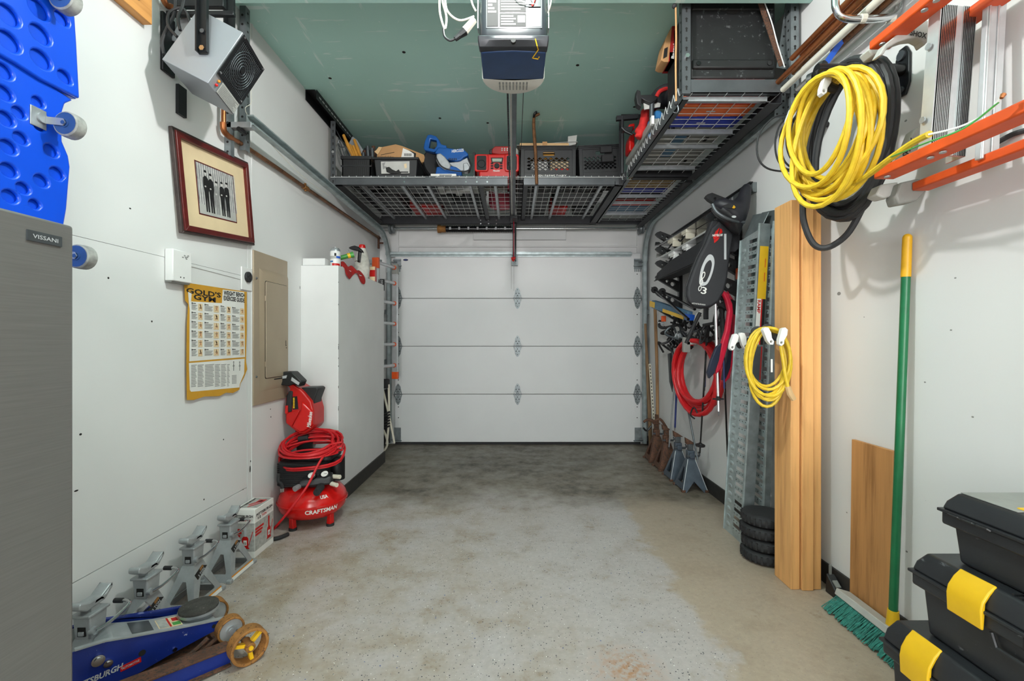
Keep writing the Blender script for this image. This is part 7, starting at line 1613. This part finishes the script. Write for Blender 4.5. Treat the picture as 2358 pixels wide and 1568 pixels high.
# milk crates
def crate(label, px0, px1, D, roll, word=None):
    xa, xb = at(px0, 0, D).x, at(px1, 0, D).x; w_ = xb - xa; h_ = .265; yd = .34; M = MX.Translation((xa, D, ZD)) @ MX.Rotation(roll, 4, 'Y')
    t = thing('milk_crate', label, 'crate', M=M, group='milk crates on the rack')
    hs = [rrect(w_ * .40, w_ * .62, h_ * .70, h_ * .82, .012, 3)]
    nx_, nz_ = 8, 4; gx0, gx1, gz0, gz1 = w_ * .10, w_ * .90, h_ * .24, h_ * .66
    dx_, dz_ = (gx1 - gx0) / nx_, (gz1 - gz0) / nz_
    for i in range(nx_):
        for j in range(nz_):
            cx_, cz_ = gx0 + (i + .5) * dx_, gz0 + (j + .5) * dz_; hs.append([(cx_ - dx_ * .40, cz_), (cx_, cz_ - dz_ * .40), (cx_ + dx_ * .40, cz_), (cx_, cz_ + dz_ * .40)])
            if i < nx_ - 1 and j < nz_ - 1: hs.append([(cx_ + dx_ * .10, cz_ + dz_ * .5), (cx_ + dx_ * .5, cz_ + dz_ * .10), (cx_ + dx_ * .90, cz_ + dz_ * .5), (cx_ + dx_ * .5, cz_ + dz_ * .90)])
    T = M @ frame((0, 0, 0), (1, 0, 0), (0, 0, 1)); MB().holed([(0, 0), (w_, 0), (w_, h_), (0, h_)], hs, -.010, 0, T).build('front_lattice', 'black_plastic', t)
    MB(M).bx(0, .01, .01, yd, 0, h_).bx(w_ - .01, w_, .01, yd, 0, h_).bx(0, w_, yd - .01, yd, 0, h_).build('wall', 'black_plastic', t)
    b = MB(M)
    for i in range(7): b.bx(0, w_, .01 + i * .047, .025 + i * .047, 0, .01)
    for i in range(7): b.bx(.01 + i * (w_ - .03) / 6, .022 + i * (w_ - .03) / 6, 0, yd, 0, .008)
    b.build('base_grid', 'black_plastic', t, kind='stuff')
    for z in (.90, .955, 1.0): MB(M).bx(-.006, w_ + .006, -.008, .0, h_ * z - .008, h_ * z).build('rim_rib', 'black_plastic', t, bev=.002)
    for z in (.90, .955, 1.0): MB(M).bx(-.006, .004, -.008, yd, h_ * z - .008, h_ * z).bx(w_ - .004, w_ + .006, -.008, yd, h_ * z - .008, h_ * z).build('rim_rib', 'black_plastic', t)
    for x in (.0, w_ - .03): MB(M).bx(x, x + .03, -.006, .0, 0, h_ * .88).build('corner_rib', 'black_plastic', t, bev=.002)
    MB(M).bx(0, w_, -.004, 0, 0, h_ * .17).build('base_band', 'black_plastic', t, bev=.002)
    if word: text(word, T @ MX.Translation((w_ * .52, h_ * .075, .0045)), w_ * .62, .018, 'paper', t, bold=.01)
    return t, M, w_, h_
c1, M1, w1_, h1_ = crate('black milk crate with white dairy lettering and contents', 1199, 1326, 3.69, 0.0, 'LOVEN FARMS DAIRY')
c2_, M2_, w2_, h2_ = crate('tilted black milk crate with grey clip on its front', 1335, 1432, 3.69, R(-2.5))
MB(M2_).bx(w2_ * .50, w2_ * .78, -.03, -.004, h2_ * .72, h2_ * .92).bx(w2_ * .52, w2_ * .80, -.045, -.004, h2_ * .42, h2_ * .64).build('clip', 'black_rubber', c2_, bev=.006)
for i, (a_, b_, m, lab) in enumerate(((.2, .5, 'paper', 'white carton inside the lettered milk crate'), (.55, .92, 'mat_cream', 'cream printed carton inside the lettered milk crate'))):
    t = thing('carton', lab, 'carton', (M1.translation.x + w1_ * (a_ + b_) / 2, 3.8, ZD + .012)); MB(M1).bx(w1_ * a_, w1_ * b_, .03, .15, .012, .15).build('box', m, t, bev=.002)
    if i: MB(M1).bx(w1_ * a_ + .02, w1_ * b_ - .02, .029, .03, .06, .09).build('box_print', 'red', t); MB(M1).bx(w1_ * a_ + .02, w1_ * a_ + .06, .029, .03, .03, .05).build('box_print', 'amber', t)
t = thing('glass_bottle', 'brown bottle lying in the lettered milk crate', 'bottle', (M1.translation.x + .2, 3.78, ZD + .2)); MB(M1).cyl((w1_ * .36, .07, h1_ * .76), (w1_ * .62, .07, h1_ * .76), .022, n=14).cyl((w1_ * .62, .07, h1_ * .76), (w1_ * .68, .07, h1_ * .76), .012, n=12).build('bottle', 'hammer_wood', t)
cbx = thing('cardboard_box', 'pale flat cardboard box resting on the lettered milk crate', 'box', at(1265, 336, 3.9)); zc0 = ZD + .268
xa, xb = at(1197, 0, 3.84).x, at(1310, 0, 3.84).x; MB().bx(xa, xb, 3.84, 4.03, zc0, zc0 + .085).build('carton', 'cardboard_pale', cbx, bev=.002)
fpoly('tape', [(1249, 326), (1260, 326), (1260, 338), (1249, 338)], 3.839, .001, 'cardboard', cbx); MB().loft([[V((x, 3.90, z)), V((x, 4.10, z + .01)), V((x, 4.10, z + .014)), V((x, 3.90, z + .004))] for x, z in ((at(1190, 0, 3.9).x, zc0 + .09), (at(1240, 0, 3.9).x, zc0 + .10), (at(1300, 0, 3.9).x, zc0 + .115), (at(1330, 0, 3.9).x, zc0 + .118))]).build('wrapping', 'paper_grey', cbx)
fpoly('wrapping_end', [(1308, 314), (1329, 311), (1326, 332), (1308, 336)], 3.90, .1, 'grey_light', cbx)
# iron bar bolted to the front of the rack
ib = thing('iron_hook_bar', 'rusty iron bar with hooked top standing at the rack edge', 'bar', at(1234, 420, 3.6)); DB = 3.615
MB().tube([at(1236, 424, DB), at(1235, 400, DB), at(1233, 350, DB), at(1230, 310, DB), at(1229, 280, DB), at(1231, 268, DB), at(1238, 264, DB), at(1242, 262, DB)], [.013, .013, .014, .013, .012, .011, .010], 10, sub=4).build('bar', 'copper_old', ib)
MB().tube([at(1229, 272, DB), at(1231, 262, DB - .03), at(1236, 258, DB - .03)], .009, 8, sub=3).build('claw', 'black_metal', ib)
# dark totes behind, seen from below
TG = 'dark totes at the back of the wide rack'
for i, (xa, xb, ya, yb, h_, m) in enumerate(((-1.40, -1.04, 4.10, 4.78, .25, 'black_plastic'), (-.98, -.55, 4.15, 4.40, .22, 'black_dusty'), (-.70, -.28, 4.42, 4.8, .24, 'black_plastic'), (.02, .34, 4.05, 4.8, .25, 'black_dusty'), (.36, .82, 4.06, 4.46, .26, 'black_plastic'), (.60, .82, 4.5, 4.80, .25, 'black_dusty'))):
    t = thing('storage_tote', ('black tote at the back left corner of the wide rack', 'low black tote behind the torn cardboard box', 'black tote behind the mitre saw', 'black tote behind the lettered milk crate', 'black tote behind the tilted milk crate', 'black tote in the back right corner of the wide rack')[i], 'tote', ((xa + xb) / 2, (ya + yb) / 2, ZD), group=TG)
    MB().loft([[V((x, y, z)) for x, y in ((xa + e, ya + e), (xb - e, ya + e), (xb - e, yb - e), (xa + e, yb - e))] for z, e in ((ZD, .018), (ZD + h_ - .03, .004))]).build('tub', m, t, bev=.006); MB().bx(xa, xb, ya, yb, ZD + h_ - .03, ZD + h_).build('lid', 'black_plastic', t, bev=.005)
    for x in (xa + .06, xb - .06): MB().bx(x - .008, x + .008, ya + .03, yb - .03, ZD - .001, ZD).build('base_rib', 'black_dusty', t)
for lab, xa, xb, ya, yb in (('flat red case at the back of the rack, above the spring', -1.02, -.72, 4.48, 4.78), ('small red box near the door end of the rack', .37, .54, 4.50, 4.78)):
    t = thing('red_case', lab, 'case', ((xa + xb) / 2, (ya + yb) / 2, ZD)); MB().bx(xa, xb, ya, yb, ZD, ZD + .12).build('case', 'red_dull', t, bev=.006); MB().bx(xa + .12, xa + .16, ya - .004, yb, ZD - .001, ZD + .122).build('case_band', 'red', t)
t = thing('pink_jug', 'round pinkish plastic jug on the rack beside the opener rail', 'jug', (-.125, 4.52, ZD)); Tj = MX.Translation((-.125, 4.52, ZD))
MB(Tj).lathe([(.06, 0), (.10, .006), (.118, .03), (.12, .2), (.10, .25), (.05, .28), (.03, .30)], 26).build('body', 'pink_plastic', t); MB(Tj).lathe([(.032, .30), (.032, .33), (.01, .335)], 16).build('cap', 'black_plastic', t)
t = thing('machine_base', 'grey cast machine base seen through the wire deck', 'machine', (-.42, 3.98, ZD)); 
for (xa, xb, ya, yb) in ((-.66, -.60, 3.95, 4.1), (-.60, -.30, 4.02, 4.06), (-.30, -.05, 3.98, 4.02), (-.52, -.46, 4.06, 4.14)): MB().bx(xa, xb, ya, yb, ZD, ZD + .06).build('casting', 'grey_plastic', t, bev=.008)
for i in range(5): MB().tube([(-.25 + i * .03, 3.95, ZD + .01), (-.22 + i * .03, 4.02, ZD + .02), (-.15 + i * .03, 4.07, ZD + .01)], .006, 6, sub=4).build('linkage', 'zinc', t)

# ---- narrow rack
Z2 = ZM2 + .006
CG = 'flat tool cases on the narrow rack'
for lab, m, ya, yb in (('red flat tool case at the front of the narrow rack', 'red', 2.375, 2.478), ('orange flat tool case behind the red one', 'orange_plastic', 2.485, 2.61), ('blue flat tool case behind the orange one', 'blue_case', 2.62, 2.745)):
    t = thing('tool_case', lab, 'case', (1.13, (ya + yb) / 2, Z2), group=CG); MB().bx(.935, 1.325, ya, yb, Z2, Z2 + .085).build('shell', m, t, bev=.010, seg=3)
    for x in (1.03, 1.22): MB().bx(x - .025, x + .025, yb - .012, yb + .003, Z2 + .002, Z2 + .05).build('latch', m, t, bev=.004)
    MB().bx(1.08, 1.13, (ya + yb) / 2 - .006, (ya + yb) / 2 + .006, Z2 - .0012, Z2).build('base_label', 'grey_print', t)
    MB().bx(.96, 1.30, ya + .03, ya + .036, Z2 - .002, Z2).bx(.96, 1.30, yb - .03, yb - .024, Z2 - .002, Z2).build('base_rib', m, t)
bk_ = thing('equipment_case', 'large dusty black plastic case standing at the front of narrow rack', 'case', (1.15, 2.55, Z2 + .086)); zb = Z2 + .087
MB().bx(.925, 1.375, 2.385, 2.74, zb, 2.95).build('shell', 'black_dusty', bk_, bev=.015, seg=3)
MB().bx(.935, 1.365, 2.372, 2.40, zb + .05, zb + .10).build('lower_band', 'black_dusty', bk_, bev=.01, seg=3); MB().bx(.935, 1.365, 2.378, 2.40, zb + .36, zb + .45).build('upper_band', 'black_dusty', bk_, bev=.006)
MB().cyl((1.15, 2.3835, 2.945), (1.15, 2.387, 2.945), .075, n=28).build('round_opening', 'ink', bk_)
for x in (.965, 1.335): MB().cyl((x, 2.368, zb + .075), (x, 2.376, zb + .075), .012, n=14).build('stud', 'black_gloss', bk_)
for x in (.965, 1.335): MB().cyl((x, 2.374, zb + .405), (x, 2.382, zb + .405), .010, n=14).build('stud', 'black_gloss', bk_)
st2 = thing('brown_strap', 'brown strap with white cord hanging over the black case', 'strap', at(1770, 80, 2.35))
a_, b_ = at(1742, -20, 2.35), at(1800, 152, 2.35); Tq = frame(a_, b_ - a_, V((0, 1, 0)).cross(b_ - a_)); L_ = (b_ - a_).length; MB(Tq).bx(0, L_, -.013, .013, -.002, .002).build('webbing', 'rust', st2); MB().tube([a_ + V((.014, -.006, 0)), a_.lerp(b_, .4) + V((.020, -.006, 0)), a_.lerp(b_, .7) + V((.012, -.006, 0)), b_ + V((.012, -.006, -.01))], .003, 6, sub=4).build('cord', 'white_plastic', st2)
ro = thing('bungee_cord', 'tan bungee cord with wire hook hanging at the rack corner', 'cord', at(1557, 120, 2.3)); MB().tube([at(1555, -20, 2.31), at(1557, 80, 2.31), at(1556, 150, 2.315), at(1557, 235, 2.32)], .0045, 8, sub=4).build('cord', 'cardboard', ro); MB().tube([at(1557, 232, 2.32), at(1562, 250, 2.32), at(1559, 260, 2.32), at(1550, 258, 2.32)], .003, 6, sub=4).build('hook', 'steel_dark', ro); c = at(1553, 14, 2.31); MB().sphere(c, .012).build('knot', 'black_rubber', ro); MB().sphere(at(1557, 238, 2.32), .011).build('knot', 'black_rubber', ro)
bw_ = thing('barrel_carton', 'torn red carton with white lettering beside the rack post', 'carton', at(1545, 120, 2.6)); DBX = 2.62
fpoly('carton', [(1540, 141), (1548, 60), (1562, 50), (1564, 141)], DBX, .12, 'red_dull', bw_); fpoly('torn_side', [(1522, 138), (1526, 118), (1532, 90), (1546, 62), (1550, 58), (1546, 142), (1530, 142)], DBX + .005, .11, 'cardboard', bw_, bev=.003); fpoly('opening', [(1527, 135), (1530, 112), (1538, 108), (1536, 130)], DBX + .003, .002, 'ink', bw_)
text('Barrel', frame(at(1551, 118, DBX - .001), (.14, 0, 1), (-1, 0, .14)), .085, .016, 'paper', bw_, bold=.02); text('000N', frame(at(1558, 80, DBX - .001), (.06, 0, 1), (-1, 0, .06)), .07, .016, 'paper', bw_, bold=.02); MB().bx(.90, .928, DBX, DBX + .1, at(0, 141, DBX).z, at(0, 120, DBX).z).build('tucked_flap', 'cardboard', bw_)
# folding table lying on the deck
ft = thing('folding_table', 'grey folded plastic table lying flat on the narrow rack', 'table', (1.1, 3.1, Z2)); Zk, Z2 = Z2, 2.479; MB().bx(.845, 1.335, 2.79, 3.43, Z2, Z2 + .045).build('panel', 'grey_plastic', ft, bev=.008)
for y in (2.86, 2.98, 3.1, 3.22, 3.34): MB().bx(.88, 1.31, y, y + .012, Z2 - .003, Z2).build('panel_rib', 'grey_light', ft)
MB().bx(1.05, 1.12, 2.93, 3.26, Z2 - .004, Z2).build('blue_grip', 'steel_blue', ft, bev=.001); MB().cyl((1.10, 2.90, Z2 - .003), (1.10, 2.90, Z2), .05, n=20).build('dark_port', 'ink', ft); q = (.98, 2.815); MB().bx(.965, .995, 2.80, 2.86, Z2 - .03, Z2).build('hinge_block', 'black_plastic', ft, bev=.003)
for x, y in ((.93, 3.3), (1.25, 3.32), (1.25, 2.95), (.93, 3.0)): MB().bx(x, x + .02, y, y + .06, Z2 - .003, Z2).build('slot', 'ink', ft)
MB().bx(.842, .858, 2.77, 2.80, Z2 + .0, Z2 + .05).build('end_block', 'white_plastic', ft); Z2 = Zk
def crumple(o, s_=.03):
    tx = bpy.data.textures.new('folds', 'CLOUDS'); tx.noise_scale = .05
    ss = o.modifiers.new('sub', 'SUBSURF'); ss.levels = 1; ss.render_levels = 1
    dm = o.modifiers.new('folds', 'DISPLACE'); dm.texture = tx; dm.strength = s_; dm.texture_coords = 'GLOBAL'
# camping chairs etc. on top of it
ZT2 = Z2 + .046
for lab, m, pts, D in (('red folded camping chair bag on the narrow rack', 'red_cloth', [(1448, 318), (1456, 296), (1470, 262), (1490, 238), (1505, 240)], 3.0), ('blue cloth bundle squeezed beside the red chair bag', 'blue_cloth', [(1478, 318), (1482, 300), (1490, 278), (1500, 262)], 2.92)):
    t = thing('chair_bag', lab, 'bag', at(pts[0][0], pts[0][1], D)); MB().tube([at(x, y, D) + V((.06, 0, 0)) for x, y in pts], [.026, .040, .030, .044, .032, .040, .028], 9, sub=5).build('bag', m, t, ang=50); crumple(t.children[0])
t = thing('chair_bag', 'dark rounded bag with red lining highest on the narrow rack', 'bag', at(1520, 215, 2.85)); MB().sphere(at(1535, 222, 2.9), (.10, .12, .055), 18, 10).build('bag', 'bag_black', t); MB().tube([at(1512, 222, 2.80), at(1520, 210, 2.79), at(1538, 204, 2.80), at(1552, 212, 2.82)], .012, 8, sub=5).build('lining', 'red_cloth', t)
sh_ = thing('folding_stand', 'black folding tool stand with splayed feet on the narrow rack', 'stand', at(1490, 250, 2.9)); DS = 2.86
fpoly('top_clamp', [(1465, 222), (1467, 206), (1475, 209), (1476, 218), (1517, 218), (1512, 230), (1500, 238), (1486, 232), (1478, 226), (1477, 246), (1468, 240)], DS, .05, 'black_plastic', sh_, bev=.004); MB().cyl(at(1501, 236, DS + .02), at(1500, 300, DS + .02), .015, n=10).build('leg', 'steel_dark', sh_); fpoly('plate', [(1482, 236), (1500, 242), (1522, 232), (1520, 246), (1484, 252)], DS + .03, .01, 'grey_light', sh_)
sh2 = thing('clamp_frame', 'black steel clamp frame beside the rack post', 'clamp', at(1445, 300, 3.2)); DS = 3.3
fpoly('cross_bar', [(1420, 266), (1470, 262), (1470, 272), (1420, 276)], 3.45, .03, 'rack_dark', sh2, bev=.002); fpoly('bracket', [(1432, 292), (1460, 290), (1454, 306), (1440, 300), (1434, 302)], DS, .04, 'black_plastic', sh2, bev=.004); MB().tube([at(1432, 294, DS), at(1440, 302, DS), at(1456, 310, DS)], .008, 8).build('rod', 'black_metal', sh2); MB().cyl(at(1433, 270, 3.46), at(1433, 400, 3.46), .012, n=8).build('upright', 'rack_dark', sh2)
t = thing('red_gas_can', 'red plastic can behind the clamp frame on the rack', 'can', at(1452, 330, 3.35)); fpoly('body', [(1449, 320), (1452, 308), (1462, 306), (1462, 350), (1448, 346)], 3.4, .12, 'red', t, bev=.01); fpoly('cap', [(1446, 292), (1450, 285), (1462, 283), (1462, 296)], 3.4, .05, 'red', t, bev=.008)
# back half of the narrow rack
for lab, nm, cat, m, ya, yb, h_ in (('woven straw mat lying on the narrow rack', 'straw_mat', 'mat', 'straw', 3.56, 3.84, .03), ('blue folder lying across the narrow rack', 'blue_folder', 'folder', 'blue_case', 3.86, 3.95, .05), ('flat black box between blue and red things on the narrow rack', 'black_flat_box', 'box', 'black_dusty', 3.99, 4.12, .05), ('long red case toward the door end of narrow rack', 'red_long_case', 'case', 'red', 4.18, 4.33, .07), ('steel blue folded tarpaulin at the end of narrow rack', 'folded_tarp', 'tarp', 'steel_blue', 4.36, 4.62, .06)):
    t = thing(nm, lab, cat, (1.1, (ya + yb) / 2, Z2)); MB().bx(.93, 1.31, ya, yb, Z2, Z2 + h_).build('body', m, t, bev=.008)
    for i in range(3): MB().bx(.94 + i * .13, .948 + i * .13, ya + .01, yb - .01, Z2 - .001, Z2).build('fold', m, t)
t = thing('red_bundle', 'small bright red bundle beside the straw mat', 'bundle', (.93, 3.9, Z2)); MB().sphere((.945, 3.93, Z2 + .05), (.06, .08, .05), 16, 8).build('bundle', 'red_cloth', t); MB().tube([(.89, 3.95, Z2 + .05), (.945, 3.94, Z2 + .105), (1.0, 3.93, Z2 + .05)], .004, 6, sub=4).build('tie', 'black_rubber', t)
# ---- tidy-up: joined tiny pieces are stuff
for o in list(COL.objects):
    if o.type == 'MESH' and o.parent is not None and o.name.split('.')[0] in ('slots', 'bolts', 'bracket_slots', 'paint_marks', 'angle_slots', 'rivets', 'screw_heads', 'hinge_screws', 'bottom_bracket', 'top_roller_bracket', 'chain', 'label_text_lines', 'printed_text_lines', 'exercise_figures', 'exercise_pictures', 'printed_headings', 'lens_vents', 'warning_label_lines', 'chipped_paint_edge', 'curtain_folds', 'rail_lips', 'fork', 'rim_rib', 'rivet',  'barcode', 'status_leds', 'peeled_marks', 'socket_slots', 'scratched_marks', 'rail_slots', 'terminal_wires', 'power_cord', 'jamb_bracket', 'warning_label', 'loose_loop', 'supply_cable'):
        o['kind'] = 'stuff'
